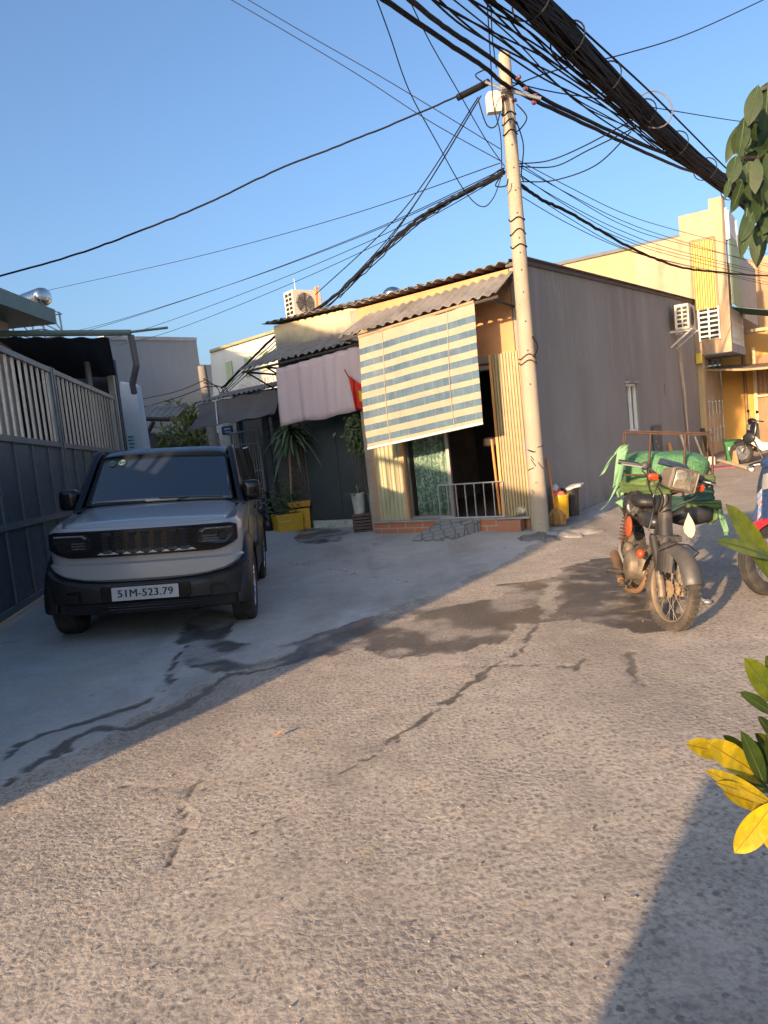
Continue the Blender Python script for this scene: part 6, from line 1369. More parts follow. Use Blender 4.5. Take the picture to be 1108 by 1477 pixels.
# heavy bundle of telephone cables on the right
cb = thing('cable_bundle', 'huge black sagging bundle of telephone cables at the upper right', 'cable bundle', D(900, 140, 8.5))
core = [(690, -85, 5.6), (745, -22, 6.2), (795, 32, 6.8), (850, 88, 7.6), (905, 142, 8.6), (955, 190, 9.8), (1000, 230, 11), (1040, 262, 12.5), (1075, 290, 14), (1130, 350, 16)]
wd = [31, 30, 27, 24, 21, 19, 17, 15, 14, 13]
CPs = [D(*p) for p in core]
mb = MB(); mb.tube(spline(CPs, 8), [np.interp(i / 8, range(10), [w_ / 1080 * p[2] * .42 for w_, p in zip(wd, core)]) for i in range(73)], 12); mb.build('cable_core', M['wire'], cb, smooth=180)
rr = random.Random(21)
for k in range(84):
    a = 2 * math.pi * rr.random(); q = rr.uniform(.62, 1.08); P_ = []; w0 = rr.uniform(-1, 1); loose = 1 if k > 71 else 0
    for i, (p, w_) in enumerate(zip(core, wd)):
        rad = w_ / 1080 * p[2] * q * .85; aa = a + .8 * math.sin(i * 1.1 + k * 1.7); off = Vector((math.cos(aa) * .8, math.cos(aa) * .3, math.sin(aa))) * rad
        if loose: t = max(0, 1 - i / 6.2); off += Vector((-.3, 0, -.12)) * t * (.5 + .8 * rr.random() * .3 + .12 * (k - 71)) * (p[2] / 7)
        P_.append(CPs[i] + off)
    mb = MB(); mb.tube(spline(P_, 6), .0085 if loose else .0125, 5); mb.build('strand', M['wire'], cb, smooth=180)
for i in range(7): 
    p = CPs[1 + i].lerp(CPs[min(9, 2 + i)], .4); w_ = wd[1 + i] / 1080 * core[1 + i][2] * .95; d = (CPs[min(9, 2 + i)] - CPs[i]).normalized(); Mx = Matrix.Translation(p) @ along(d)
    mb = MB(); mb.tube([Mx @ Vector((w_ * math.cos(a), w_ * math.sin(a), .04 * math.sin(a))) for a in np.linspace(0, 2 * math.pi, 21)[:-1]], .008, 4, closed=True); mb.build('tie', M['wire'], cb)
c = D(944, 158, 9.2); mb = MB(); mb.tube([c + Vector((.21 * math.cos(a), .05 * math.sin(a), .23 * math.sin(a))) for a in np.linspace(0, 2 * math.pi, 33)[:-1]], .008, 6, closed=True); mb.build('hanger_ring', pm('grey_ring', (.15, .13, .13), .6), cb, smooth=180)
wire([(780, -14, 7), (850, 52, 7.8), (935, 130, 9.2), (1000, 195, 10.6), (1050, 245, 12), (1120, 310, 15)], .011, 'taut steel messenger wire right of the big cable bundle', name='messenger_wire')
wire([(770, -14, 7), (870, 85, 8.2), (960, 185, 10), (1040, 262, 13), (1120, 345, 16)], .007, 'thin wire close along the right side of the big bundle')
wire([(1130, -14, 14), (1000, 46, 13), (900, 78, 12), (800, 102, 11), (735, 126, 10.3)], .009, 'thin wire from the top right corner down to the pole top')
wire([(640, -12, 7), (705, 40, 8.2), (780, 102, 9.2), (830, 142, 10), (880, 170, 11), (960, 215, 13.5)], .0075, 'slack thin wire left of the big bundle, sagging to the right')
wire([(660, -14, 7), (745, 60, 8.2), (800, 118, 9), (850, 158, 10), (930, 192, 12)], .0075, 'second slack thin wire hugging the left side of the big bundle')
wire([(735, 118, 10.2), (800, 133, 11), (880, 145, 12), (960, 158, 14), (1060, 174, 17), (1130, 182, 19)], .008, 'thin wire running nearly level from pole top to the right edge')
g1 = 'thin wires from the top left sky to the pole'
wire([(310, -14, 12), (420, 50, 11.5), (520, 110, 11), (620, 175, 10.6), (722, 232, 10.3)], .006, 'lower of the two parallel thin wires from the upper left sky', g1)
wire([(335, -14, 12), (440, 48, 11.5), (540, 105, 11), (640, 165, 10.6), (722, 215, 10.3)], .006, 'upper of the two parallel thin wires from the upper left sky', g1)
wire([(540, -10, 8), (562, 50, 8.5), (590, 130, 9), (630, 205, 9.5), (670, 275, 9.9), (695, 298, 10), (712, 285, 10.1), (724, 252, 10.2)], .0065, 'loose thin wire falling steeply and looping back up to the pole')
wire([(586, -10, 8), (620, 60, 8.6), (660, 130, 9.3), (700, 200, 9.9), (728, 240, 10.2)], .006, 'thin wire falling steeply from the top edge to mid pole')
wire([(702, -10, 8.5), (705, 40, 9), (708, 90, 9.6), (712, 150, 10), (722, 195, 10.1), (724, 250, 10.1)], .0065, 'thin wire dropping almost straight down left of the pole top')
wire([(708, -10, 8.5), (710, 50, 9), (716, 98, 9.8)], .006, 'short thin vertical wire just left of the pole top')
# left mid-height bundle and fan of thin wires
wire([(728, 248, 10.15), (690, 268, 10.6), (640, 293, 11.2), (600, 318, 11.8), (550, 362, 12.6), (500, 412, 13.4), (455, 447, 14.4), (400, 482, 16), (320, 560, 18.2)], .024, 'thick dusty tangle of cables going down left from mid pole', name='cable_tangle', jig=.012)
for k in range(4):
    o = k * 3 - 4; wire([(728, 246 + o, 10.15), (660, 284 + o * .6, 11), (600, 322 + o * .8, 11.8), (540, 375 + o, 12.7), (470, 440 + o, 14.3), (390, 500 + 2 * o, 16), (318, 570 + o, 18.2)], .009, 'one of the thin strands wound round the dusty left cable tangle', 'strands along the left cable tangle', jig=.012)
for k, (a, e) in enumerate((((690, 140), (455, 425)), ((692, 142), (470, 440)), ((694, 138), (490, 430)))):
    mx = ((a[0] + e[0]) / 2 + 8 - k * 10, (a[1] + e[1]) / 2 + 22 + k * 8); wire([(*a, 10.1), (mx[0], mx[1], 12), (*e, 14.2)], .008, 'one of three wires dropping from the pole top to the roof air conditioner', 'wires from pole top to shop roof')
for k, (sx_, sy_, ex, ey) in enumerate(((722, 235, 60, 421), (724, 245, 150, 470), (724, 248, 170, 462), (725, 250, 205, 476), (725, 254, 240, 480))):
    wire([(sx_, sy_, 10.2), (.66 * sx_ + .34 * ex, .66 * sy_ + .34 * ey + 14, 14), (.33 * sx_ + .67 * ex, .33 * sy_ + .67 * ey + 12, 18), (ex, ey, 22), (ex - 90, ey + 22, 26)], .0062, 'one of the thin near parallel wires fanning left from mid pole over the roofs', 'thin wires fanning left over the roofs')
for k, (ex, ey) in enumerate(((190, 578), (170, 598))):
    wire([(296, 548 + 10 * k, 18.1), (250, 566 + 9 * k, 20), (ex, ey, 24)], .01, 'one of two thin wires crossing the blank grey building from the short pole', 'wires crossing the grey building')
# right mid-height bundle
wire([(742, 258, 10.2), (775, 284, 10.8), (820, 306, 11.6), (870, 335, 12.6), (920, 362, 14), (980, 385, 16), (1040, 393, 18), (1130, 400, 22)], .021, 'thick dusty cable tangle sagging right from mid pole to the ochre house', name='cable_tangle', jig=.006)
for k in range(8):
    y0 = (228, 231, 236, 246, 249, 262, 266, 277)[k]; ye = (352, 366, 371, 381, 379, 392, 388, 396)[k]
    wire([(742, y0, 10.2), (820, y0 + (ye - y0) * .30 + (4, 9, 3, 12, 7, 13, 5, 10)[k], 11.6), (900, y0 + (ye - y0) * .58 + (8, 16, 5, 17, 10, 20, 9, 13)[k], 13.4), (980, y0 + (ye - y0) * .8 + (6, 12, 3, 13, 9, 14, 8, 9)[k], 16), (1130, ye + 20, 22)], .0052, 'one of the thin wires spreading right from mid pole past the ochre house', 'thin wires spreading right from the pole')
for k, (pts) in enumerate(([(745, 236), (790, 232), (840, 212), (915, 172)], [(748, 240), (800, 240), (850, 216), (920, 182)], [(752, 262), (800, 260), (860, 238), (910, 190)])):
    wire([(p[0], p[1], Y) for p, Y in zip(pts, (10.2, 10.2, 9.8, 9.0))], .0075, 'one of three slack wires looping from mid pole up to the big bundle', 'wires from mid pole to the big bundle')
# ================================================================ CLUTTER ROUND THE SHOP
mound = [(738, 762, .36, .26, .13), (775, 770, .36, .22, .13), (800, 764, .3, .22, .13), (826, 757, .2, .14, .09)]
mb = MB(); rr = random.Random(9)
def rough(q): return 1 + .10 * math.sin(q.x * 7 + 2 * q.y) + .08 * math.sin(q.y * 11 + q.z * 6) + .05 * math.sin(q.x * 19)
mbm = MB(); pc = Vector((pb_.x, PY, 0))
def mnd(u, v):
    a = 2 * math.pi * u; r = (.74 + .16 * math.sin(a * 3 + 1) + .12 * math.sin(a * 7)) * v; x = pc.x - .15 + r * 1.05 * math.cos(a); y = pc.y - .05 + r * .62 * math.sin(a)
    return Vector((x, y, .02 + .11 * (1 - v ** 2.4) * .6 + .03 * float(fbm(np.array([x * 4.0]), np.array([y * 4.0]), 4, 77)[0]) * (1 - v ** 3) + .02 * float(fbm(np.array([x * 13.0]), np.array([y * 13.0]), 3, 78)[0]) - .06 * (v > .99)))
mbm.grid(mnd, 90, 18); tag(mbm.build('concrete_mound', pm('footing_concrete', (.27, .255, .23), .95, var=.25, vs=5, dirt=(.15, .14, .13), dirtamt=.5, bump=.6, bs=35), smooth=35), 'low broken concrete footing round the base of the tall pole', 'footing', kind='structure')
c = G(778, 781, .05); mb = MB(); mb.ell(c + Vector((0, .14, -.03)), (.26, .17, .11), Matrix.Rotation(R(-20), 4, 'Z'), 24, 14, fn=rough); tag(mb.build('rubble_lump', pm('grey_rubble', (.135, .13, .125), .95, var=.3, vs=12, bump=.8, bs=30), smooth=180), 'dark grey rounded rubble lump in front of the pole footing', 'rubble')
# broom
b0, b1 = D(801, 736, 9.92), D(789, 662, 10.02)
br_ = thing('broom', 'straw broom with orange handle leaning upside beside the concrete pole', 'broom', D(800, 757, 9.9))
mb = MB(); mb.tube([b0, b1], .017, 8); mb.build('handle', M['wood'], br_, smooth=60)
mb = MB(); hd = D(801, 733, 9.92); dn = (b0 - b1).normalized()
rr = random.Random(2)
for k in range(150):
    a = rr.uniform(-1, 1); bb = rr.uniform(-1, 1); p1 = hd + Vector((a * .12, bb * .04, 0)) + dn * .1; p2 = hd + Vector((a * .115 - .01, bb * .045, 0)) + dn * rr.uniform(.19, .235); mb.tube([hd + Vector((a * .03, bb * .02, 0)), p1, p2], [.006, .006, .003], 3)
mb.build('bristles', pm('straw', (.42, .24, .085), .85, var=.35, vs=20), br_)
# yellow bucket and black bin
def bucket(name, label, px, py, Y, r, h, mat, lip=True, cat='bucket'):
    c = D(px, py, Y); c.z = gz(c.x, c.y) + .1
    t = thing(name, label, cat, c); Mx = Matrix.Translation(c)
    mb = MB(); mb.lathe([(0, 0), (r * .82, 0), (r * .84, .01), (r * .98, h - .03), (r * 1.05, h - .028), (r * 1.05, h), (r * .95, h), (r * .8, .02), (0, .02)], Mx, 28); mb.build('tub', mat, t, smooth=40); return t, c
yb, yc = bucket('bucket', 'yellow plastic bucket beside the broom and pole', 811, 755, 10.0, .115, .33, pm('yellow_plastic', (.62, .33, .012), .4, var=.1))
kb, kc = bucket('bin', 'black plastic bin behind the yellow bucket by the grey wall', 826, 752, 10.25, .12, .39, M['black'], cat='bin')
mb = MB(); mb.ell(yc + Vector((-.02, -.01, .335)), (.1, .09, .045), None, 20, 10, fn=rough); tag(mb.build('red_cloth', pm('coral_cloth', (.6, .10, .08), .7), smooth=180), 'coral red crumpled cloth on top of the yellow bucket', 'cloth')
M['film'] = pm('grey_plastic_film', (.42, .42, .43), .35, var=.25, vs=8, bump=.7, bs=14)
mb = MB(); mb.ell(yc + Vector((-.06, .03, .42)), (.06, .05, .055), None, 20, 10, fn=rough); tag(mb.build('plastic_bag', M['film'], smooth=180), 'small crumpled clear plastic bag above the red cloth', 'bag')
mb = MB(); mb.ell(kc + Vector((.03, -.02, .395)), (.16, .12, .03), Matrix.Rotation(R(-12), 4, 'Y'), 24, 10, fn=rough); tag(mb.build('plastic_bag', M['film'], smooth=180), 'grey plastic sheet crumpled over the black bin', 'bag')
mb = MB(); mb.tube([D(799, 725, 9.96), D(818, 717, 10.02)], .016, 6); tag(mb.build('stick', M['wood']), 'short orange stick lying across the yellow bucket top', 'stick')
# dustpan with a bag in it
c = D(756, 748, 9.95); c.z = gz(c.x, c.y) + .17
dp = thing('dustpan', 'dark scoop dustpan on the step beside the pole', 'dustpan', c)
mb = MB(); mb.hexa([c + Vector(q) for q in ((-.17, -.06, 0), (.13, -.06, .02), (.13, .1, .02), (-.17, .1, 0), (-.16, -.06, .012), (.13, -.06, .1), (.13, .1, .1), (-.16, .1, .012))]); mb.build('scoop', pm('dark_grey_plastic', (.07, .075, .075), .5), dp, bevel=.008)
mb = MB(); mb.tube([c + Vector((.13, .02, .07)), c + Vector((.2, .06, .12))], .012, 6); mb.build('handle', M['black'], dp)
mb = MB(); mb.ell(c + Vector((.02, .03, .11)), (.12, .09, .07), Matrix.Rotation(R(-25), 4, 'Y'), 24, 12, fn=rough); tag(mb.build('plastic_bag', pm('cream_bag_film', (.52, .47, .34), .5, var=.25, vs=9, bump=.7, bs=14), smooth=180), 'crumpled cream bag lying in the dustpan', 'bag')
# items before the dark doors: crates, pots and plants
def crate(px, py, Y, w_, d, h, label, mat, ang=0, zb=0):
    c = D(px, py, Y); c.z = gz(c.x, c.y) + zb; Mx = Matrix.Rotation(R(ang), 4, 'Z'); t = thing('foam_crate', label, 'crate', c, None, Mx)
    mb = MB(); th = .025
    mb.hexa([Vector(q) for q in ((-w_ * .47, -d * .47, 0), (w_ * .47, -d * .47, 0), (w_ * .47, d * .47, 0), (-w_ * .47, d * .47, 0), (-w_ / 2, -d / 2, h), (w_ / 2, -d / 2, h), (w_ / 2, d / 2, h), (-w_ / 2, d / 2, h))])
    mb.build('box', mat, t, local=True, bevel=.012)
    return t
M['yfoam'] = pm('yellow_tape_box', (.62, .34, .02), .45, var=.14, dirt=(.4, .25, .04), dirtamt=.5, ds=5)
YB = 12.75
cr_ = crate(417, 771, YB, .46, .4, .30, 'yellow foam crate planter with plants, in front of the stone pier', M['yfoam'], 24)
mb = MB()
for k in range(9): mb.box(-.19 + .022 * k, -.178 + .022 * k, -.201, -.196, .17, .19 + .004 * (k % 3))
mb.build('faded_print', pm('faded_white_print', (.62, .55, .4), .6), cr_, local=True)
mb = MB(); mb.box(-.2, .2, -.17, .17, .285, .312); mb.build('soil', pm('dark_soil', (.05, .04, .03), .95, bump=.6), cr_, local=True)
crate(434, 762, YB + .12, .36, .3, .36, 'second yellow crate behind the planter crate', M['yfoam'], 10); crate(434, 762, YB + .12, .4, .34, .1, 'shallow orange yellow lid lying on the second yellow crate', pm('orange_lid', (.5, .26, .03), .5), 14, .385)
M['leafdark'] = leafmat('house_plant_leaf', [(.03, .06, .018), (.06, .10, .025), (.11, .15, .04)]); M['leafpale'] = leafmat('dracaena_leaf', [(.06, .10, .05), (.13, .18, .10), (.2, .25, .15)])
rr = random.Random(31)
sb_ = thing('potted_shrub', 'small bushy green shrub growing in the yellow crate planter', 'shrub', D(412, 745, YB) )
mb = MB(); cs = D(411, 726, YB)
for k in range(330):
    d = Vector((rr.gauss(0, .55), rr.gauss(0, .5), rr.gauss(0, .62))); b_ = cs + Vector((d.x * .26, d.y * .2, d.z * .30)); leafq(mb, b_, b_ + Vector((rr.uniform(-1, 1), rr.uniform(-1, .6), rr.uniform(-.3, 1))).normalized() * rr.uniform(.05, .09), .035, Vector((0, -1, .7)), .2, n=2)
mb.build('foliage', M['leafdark'], sb_, recalc=False); mb = MB()
for k in range(5): mb.tube([D(410 + k, 748, YB), D(404 + 4 * k, 725, YB), D(400 + 6 * k, 708, YB)], .007, 4)
mb.build('stem', M['bark'], sb_)
dr = thing('dracaena', 'thin stemmed dracaena with drooping strap leaves in the yellow crate', 'plant', D(420, 745, YB + .05))
mb = MB(); tp = D(419, 628, YB); mb.tube(spline([D(421, 748, YB + .05), D(420, 700, YB + .03), D(418, 660, YB), tp], 5), [.02] * 8 + [.018] * 8, 7); mb.build('stem', pm('pale_stem', (.30, .24, .15), .8), dr, smooth=60)
mb = MB()
for k in range(70):
    a = rr.uniform(0, 2 * math.pi); el = rr.uniform(-.15, 1.2); L = rr.uniform(.4, .72); b_ = tp + Vector((rr.uniform(-.04, .04), rr.uniform(-.04, .04), rr.uniform(-.2, .12))); d = Vector((math.cos(a) * math.cos(el), math.sin(a) * math.cos(el) - .2, math.sin(el)))
    P_ = [b_ + d * L * t + Vector((0, 0, -1)) * L * .75 * t * t for t in np.linspace(0, 1, 7)]
    sd = d.cross(Vector((0, 0, 1))); sd = sd.normalized() if sd.length > .01 else Vector((1, 0, 0))
    mb.grid(lambda u, v: P_[int(round(v * 6))] + sd * (u - .5) * .055 * (1 - (v - .3) ** 2 * 1.6) + Vector((0, 0, .012 * abs(u - .5) * 2)), 2, 6)
mb.build('leaves', M['leafpale'], dr, recalc=False, smooth=60)
vn = thing('climbing_vine', 'dark dangling vine leaves below the left end of the pink cloth', 'vine', D(440, 640, 13.3))
mb = MB()
for k in range(260):
    px, py = rr.uniform(404, 448), rr.uniform(608, 655); 
    if rr.random() < .3: px, py = rr.uniform(418, 440), rr.uniform(650, 720)
    b_ = D(px, py, rr.uniform(13.0, 13.35)); leafq(mb, b_, b_ + Vector((rr.uniform(-.5, .5), rr.uniform(-.3, .1), -1)).normalized() * rr.uniform(.06, .13), .035, Vector((rr.uniform(-.5, .5), -1, .3)), .15, n=2)
mb.build('leaves', M['leafdark'], vn, recalc=False)
mb = MB()
for k in range(9): px = 415 + 3.6 * k; mb.tube(spline([D(px, 605, 13.2), D(px + rr.uniform(-4, 4), 640, 13.2), D(px + rr.uniform(-5, 5), 690, 13.25), D(px + rr.uniform(-6, 6), 735, 13.25)], 4), .007, 4)
mb.build('stem', M['bark'], vn)
# bin bags, white bag
def bag(px, py, Y, rad, label, mat, seed):
    g_ = random.Random(seed); a, b_, c_ = (g_.uniform(0, 6) for _ in range(3)); c = D(px, py, Y); c.z = gz(c.x, c.y) + rad[2] * .75
    mb = MB(); mb.ell(c, rad, None, 28, 16, fn=lambda q: 1 + .14 * math.sin(q.x * 6 + a) + .12 * math.sin(q.y * 8 + q.z * 7 + b_) + .06 * math.sin(q.z * 19 + q.x * 13 + c_)); return tag(mb.build('rubbish_bag' if mat is not M['film'] else 'plastic_bag', mat, smooth=180), label, 'bag')
M['binbag'] = pm('black_bin_bag', (.014, .014, .016), .28, bump=.9, bs=16)
bag(388, 762, 13.0, (.24, .2, .22), 'big black rubbish bag on the ground left of the yellow crate', M['binbag'], 1); bag(383, 735, 13.5, (.14, .14, .34), 'tall thin black bag standing behind the big rubbish bag', M['binbag'], 2)
bag(410, 775, 12.6, (.09, .07, .06), 'small white plastic bag on the ground before the yellow crate', pm('white_bag_film', (.66, .68, .7), .45, bump=.5, bs=14), 3)
# slatted brown crate with two pots on it
c = D(532, 774, 11.6); c.z = gz(c.x, c.y) + .0
sc_ = thing('slatted_crate', 'old brown slatted crate standing left of the cream folding door', 'crate', c)
mb = MB()
for k in range(6):
    z = .01 + .05 * k; mb.box(c.x - .21, c.x + .21, c.y - .17, c.y - .15, c.z + z, c.z + z + .033); mb.box(c.x - .21, c.x + .21, c.y + .15, c.y + .17, c.z + z, c.z + z + .033)
    for s in (-1, 1): mb.box(c.x + s * .21 - .01, c.x + s * .21 + .01, c.y - .15, c.y + .15, c.z + z, c.z + z + .033)
for sx_ in (-.2, -.07, .07, .2):
    for sy_ in (-.145, .145): mb.box(c.x + sx_ - .015, c.x + sx_ + .015, c.y + sy_ - .01, c.y + sy_ + .01, c.z, c.z + .29)
mb.box(c.x - .2, c.x + .2, c.y - .14, c.y + .14, c.z + .275, c.z + .292)
mb.build('slats', pm('brown_crate_plastic', (.10, .065, .05), .7, var=.3, vs=10), sc_)
def pot(px, dx, label, r, h, mat):
    p = Vector((c.x + dx, c.y, c.z + .293)); t = thing('plant_pot', label, 'pot', p); mb = MB(); mb.lathe([(0, 0), (r * .8, 0), (r, h - .03), (r * 1.08, h - .03), (r * 1.08, h), (r * .92, h), (r * .9, h - .03), (0, h - .035)], Matrix.Translation(p), 22); mb.build('pot', mat, t, smooth=40); return p + Vector((0, 0, h - .02))
q1 = pot(0, -.1, 'stained white plant pot on the left of the slatted crate', .105, .32, pm('stained_white_pot', (.46, .45, .4), .7, var=.25, vs=6, dirt=(.2, .19, .16), dirtamt=.6, ds=6)); q2 = pot(0, .13, 'grey wrinkled plant pot on the right of the slatted crate', .085, .3, pm('grey_pot', (.22, .22, .22), .7, var=.3, vs=8, bump=.5))
def grassy(nm, base, n, L, label, mat, up=.9):
    t = thing(nm, label, 'plant', base); mb = MB()
    for k in range(n):
        a = rr.uniform(0, 2 * math.pi); el = rr.uniform(.3, 1.4); LL = L * rr.uniform(.6, 1.1); d = Vector((math.cos(a) * math.cos(el), math.sin(a) * math.cos(el), math.sin(el) * up)); sd = d.cross(Vector((0, 0, 1))).normalized()
        P_ = [base + d * LL * t_ + Vector((0, 0, -1)) * LL * .5 * t_ * t_ for t_ in np.linspace(0, 1, 6)]
        mb.grid(lambda u, v: P_[int(round(v * 5))] + sd * (u - .5) * .03 * (1 - v * .9), 1, 5)
    mb.build('leaves', mat, t, recalc=False)
grassy('spiky_plant', q1, 26, .42, 'spiky arching plant in the stained white pot', M['leafpale']); grassy('spiky_plant', q2, 16, .34, 'smaller spiky plant in the grey wrinkled pot', M['leafdark'])
hp = thing('hanging_plant', 'dark bushy plant hanging beside the left edge of the striped blind', 'plant', D(515, 650, 11.7)); mb = MB()
for k in range(240):
    px, py = rr.gauss(514, 8), rr.uniform(598, 652); px = min(px, 530 - (py - 600) * .05); b_ = D(px, py, rr.uniform(11.4, 11.75)); leafq(mb, b_, b_ + Vector((rr.uniform(-.7, .7), rr.uniform(-.3, .1), rr.uniform(-1, .2))).normalized() * rr.uniform(.06, .12), .04, Vector((rr.uniform(-.4, .4), -1, .5)), .2, n=2)
mb.build('leaves', M['leafdark'], hp, recalc=False); mb = MB()
for k in range(6): mb.tube(spline([D(510 + 4 * k, 600, 11.7), D(508 + 4.5 * k, 660, 11.7), D(520 + 3.5 * k, 715, 11.65)], 5), .008, 4)
mb.build('stem', M['bark'], hp)
# red flag on a short pole
fp0, fp1 = F2C.off(.12).at(525, 585), F2C.off(.12).at(497, 533)
fl_ = thing('flag', 'limp red flag on a short slanting pole beside the striped blind', 'flag', fp0); mb = MB(); mb.tube([fp0 - (fp1 - fp0) * .2, fp1], .011, 6); mb.build('pole', pm('red_wood', (.35, .05, .03), .6), fl_)
mb = MB(); FQ = [F2C.off(.14).at(*q) for q in ((502, 541), (523, 556), (525, 590), (513, 592))]; mb.sheet(lambda u, v: FQ[0].lerp(FQ[1], u).lerp(FQ[3].lerp(FQ[2], u), v) + Vector((0, -.05 * math.sin(u * 8 + v * 2), 0)), 16, 10, (0, .004, 0)); mb.build('cloth', pm('red_flag_cloth', (.52, .03, .015), .8, var=.15), fl_, smooth=180)
mb = MB(); mb.sheet(lambda u, v: FQ[0].lerp(FQ[1], .62 + .3 * u).lerp(FQ[3].lerp(FQ[2], .62 + .3 * u), .3 + .4 * v) + Vector((0, -.05 * math.sin((.62 + .3 * u) * 8 + (.3 + .4 * v) * 2) - .008, 0)), 4, 4, (0, .003, 0)); mb.build('emblem', pm('yellow_flag_print', (.65, .42, .02), .8), fl_)
# ---- air conditioners
def aircon(name, label, c, xv, yv, w_, d, h, mat):
    Mx = Matrix.Translation(c) @ basis(xv.normalized(), yv.normalized(), Vector((0, 0, 1))); t = thing(name, label, 'air conditioner', c)
    mb = MB(); mb.box(-w_ / 2, w_ / 2, -d / 2, d / 2, 0, h, M=Mx); mb.build('casing', mat, t, bevel=.012)
    mb = MB(); Mf = Mx @ Matrix.Translation((-w_ * .12, -d / 2 - .004, h * .5)) @ Matrix.Rotation(math.pi / 2, 4, 'X')
    for k in range(6): mb.tube([Mf @ Vector((h * (.07 + .06 * k) * math.cos(a), h * (.07 + .06 * k) * math.sin(a), .01)) for a in np.linspace(0, 2 * math.pi, 25)[:-1]], .006, 4, closed=True)
    for k in range(4): a = k * math.pi / 4; mb.tube([Mf @ Vector((h * .4 * math.cos(a), h * .4 * math.sin(a), .008)), Mf @ Vector((-h * .4 * math.cos(a), -h * .4 * math.sin(a), .008))], .006, 4)
    mb.build('fan_grille', pm('grille_dark', (.08, .075, .07), .6) if 'grille_dark' not in bpy.data.materials else bpy.data.materials['grille_dark'], t)
    mb = MB()
    for i in range(2):
        for k in range(5): mb.box(-w_ / 2 - .006, -w_ / 2 + .002, -d * .38 + i * d * .4, -d * .38 + i * d * .4 + d * .3, h * (.1 + .17 * k), h * (.1 + .17 * k) + h * .11, M=Mx)
    mb.build('side_vents', M['black'], t); return t
M['acw'] = pm('yellowed_casing', (.62, .56, .45), .55, var=.06, dirt=(.35, .29, .2), dirtamt=.35)
c = D(440, 458, 14.2); aircon('air_conditioner', 'air conditioner outdoor unit standing on the shophouse roof', c, Vector((.62, .45, 0)), Vector((-.45, .62, 0)), .62, .32, .47, M['acw'])
mb = MB(); mb.tube([c + Vector((-.25, 0, -.3)), c + Vector((-.25, 0, .0))], .02, 5); mb.tube([c + Vector((.2, .1, -.3)), c + Vector((.2, .1, .0))], .02, 5); tag(mb.build('roof_stand', M['steel']), 'thin steel stand holding the roof air conditioner up', 'stand')
mb = MB(); mb.tube([D(427, 425, 14.3), D(424, 402, 14.3)], .008, 5); tag(mb.build('antenna_rod', M['steel']), 'thin antenna rod sticking up at the roof air conditioner', 'antenna')
mb = MB(); mb.tube([D(457, 450, 14.0), D(456, 414, 14.0)], .03, 6); mb.tube([D(453, 418, 14), D(460, 414, 14)], .02, 6); tag(mb.build('wire_post', M['wood']), 'short wooden post with wires beside the roof air conditioner', 'post')
mb = MB(); c = D(566, 425, 17); mb.ell(c, (.22, .22, .17), None, 20, 12); tag(mb.build('tank_dome', pm('stainless_dome', (.6, .58, .55), .25, metal=1), smooth=180), 'shiny round water tank top peeking over the shop roof', 'tank')
wc_ = WALL.tz(968, 460); c = WALL.pt(wc_[0] + .1, 0, .28); c.z = WALL.at(985, 474).z - .16
ac2 = aircon('air_conditioner', 'air conditioner outdoor unit bracketed high on the far end of the grey wall', c, WALL.u, -WALL.n * -1 if False else Vector((-WALL.n.x, -WALL.n.y, 0)), .74, .3, .55, M['acw'])
mb = MB()
for s in (-.3, .3): p = c + WALL.u * s; mb.tube([p - WALL.n * .28 - Vector((0, 0, .02)), p + WALL.n * .2 - Vector((0, 0, .02))], .025, 4); mb.tube([p - WALL.n * .28 - Vector((0, 0, .35)), p + WALL.n * .15 - Vector((0, 0, .03))], .02, 4)
mb.build('bracket', M['white'], ac2)
mb = MB(); z0 = c.z
for k, o in enumerate((.15, .3, .38)): mb.tube(spline([WALL.pt(wc_[0] + .2 + o, z0 - .1, .04), WALL.pt(wc_[0] + .35 + o, z0 - .9, .04), WALL.pt(wc_[0] + .55 + o * .8, 1.6, .04), WALL.pt(wc_[0] + .75 + o * .4, .9 - .3 * k, .04)], 6), .011 + .006 * (k == 1), 6)
mb.build('pipes', pm('peach_pipe', (.5, .37, .27), .7), ac2, smooth=60)
mb = MB(); q = WALL.pt(wl1 - .1, WALL.at(1012, 518).z - .15, .0); mb.box(q.x - .06, q.x + .1, q.y - .16, q.y - .02, q.z, q.z + .26); tag(mb.build('meter_box', pm('yellow_meter_box', (.6, .45, .05), .5), bevel=.01), 'small yellow meter box at the top of the lane corner', 'meter box')
# ---- things along the grey wall
def lean_stick(p0, p1, w0, label, mat, r=.03):
    a = WALL.pt(WALL.tz(*p0)[0], .02, w0); b_ = WALL.pt(WALL.tz(*p1)[0], WALL.tz(*p1)[1], .05); mb = MB(); mb.tube([a, b_], r, 6); tag(mb.build('wall_pole', mat), label, 'pole')
M['pvc'] = pm('cream_pvc', (.6, .52, .40), .5)
lean_stick((982, 680), (978, 626), .25, 'cream pole leaning on the grey wall, left of three', M['pvc']); lean_stick((1003, 672), (999, 630), .25, 'cream pole leaning on the grey wall, right of three', M['pvc'], .025); lean_stick((963, 688), (961, 640), .25, 'short wooden post standing against the grey wall behind the rack', M['wood'], .04)
lean_stick((1013, 668), (1010, 618), .2, 'dark weathered board strip at the far corner of the grey wall', M['rust'], .05)
q0, q1 = WALL.tz(939, 615), WALL.tz(953, 650)
mb = MB(); mb.pbox(WALL, q0[0], q1[0], q1[1] - .4, q0[1], .02, .05); sg = tag(mb.build('notice_board', pm('slate_blue_board', (.045, .065, .085), .6, var=.25)), 'narrow slate blue board with faded white marks on the grey wall', 'board')
mb = MB(); rr = random.Random(8)
for k in range(9): t = rr.uniform(q0[0] + .05, q1[0] - .2); z = rr.uniform(q1[1] - .2, q0[1] - .1); mb.pbox(WALL, t, t + rr.uniform(.06, .18), z, z + .05, .0503, .053)
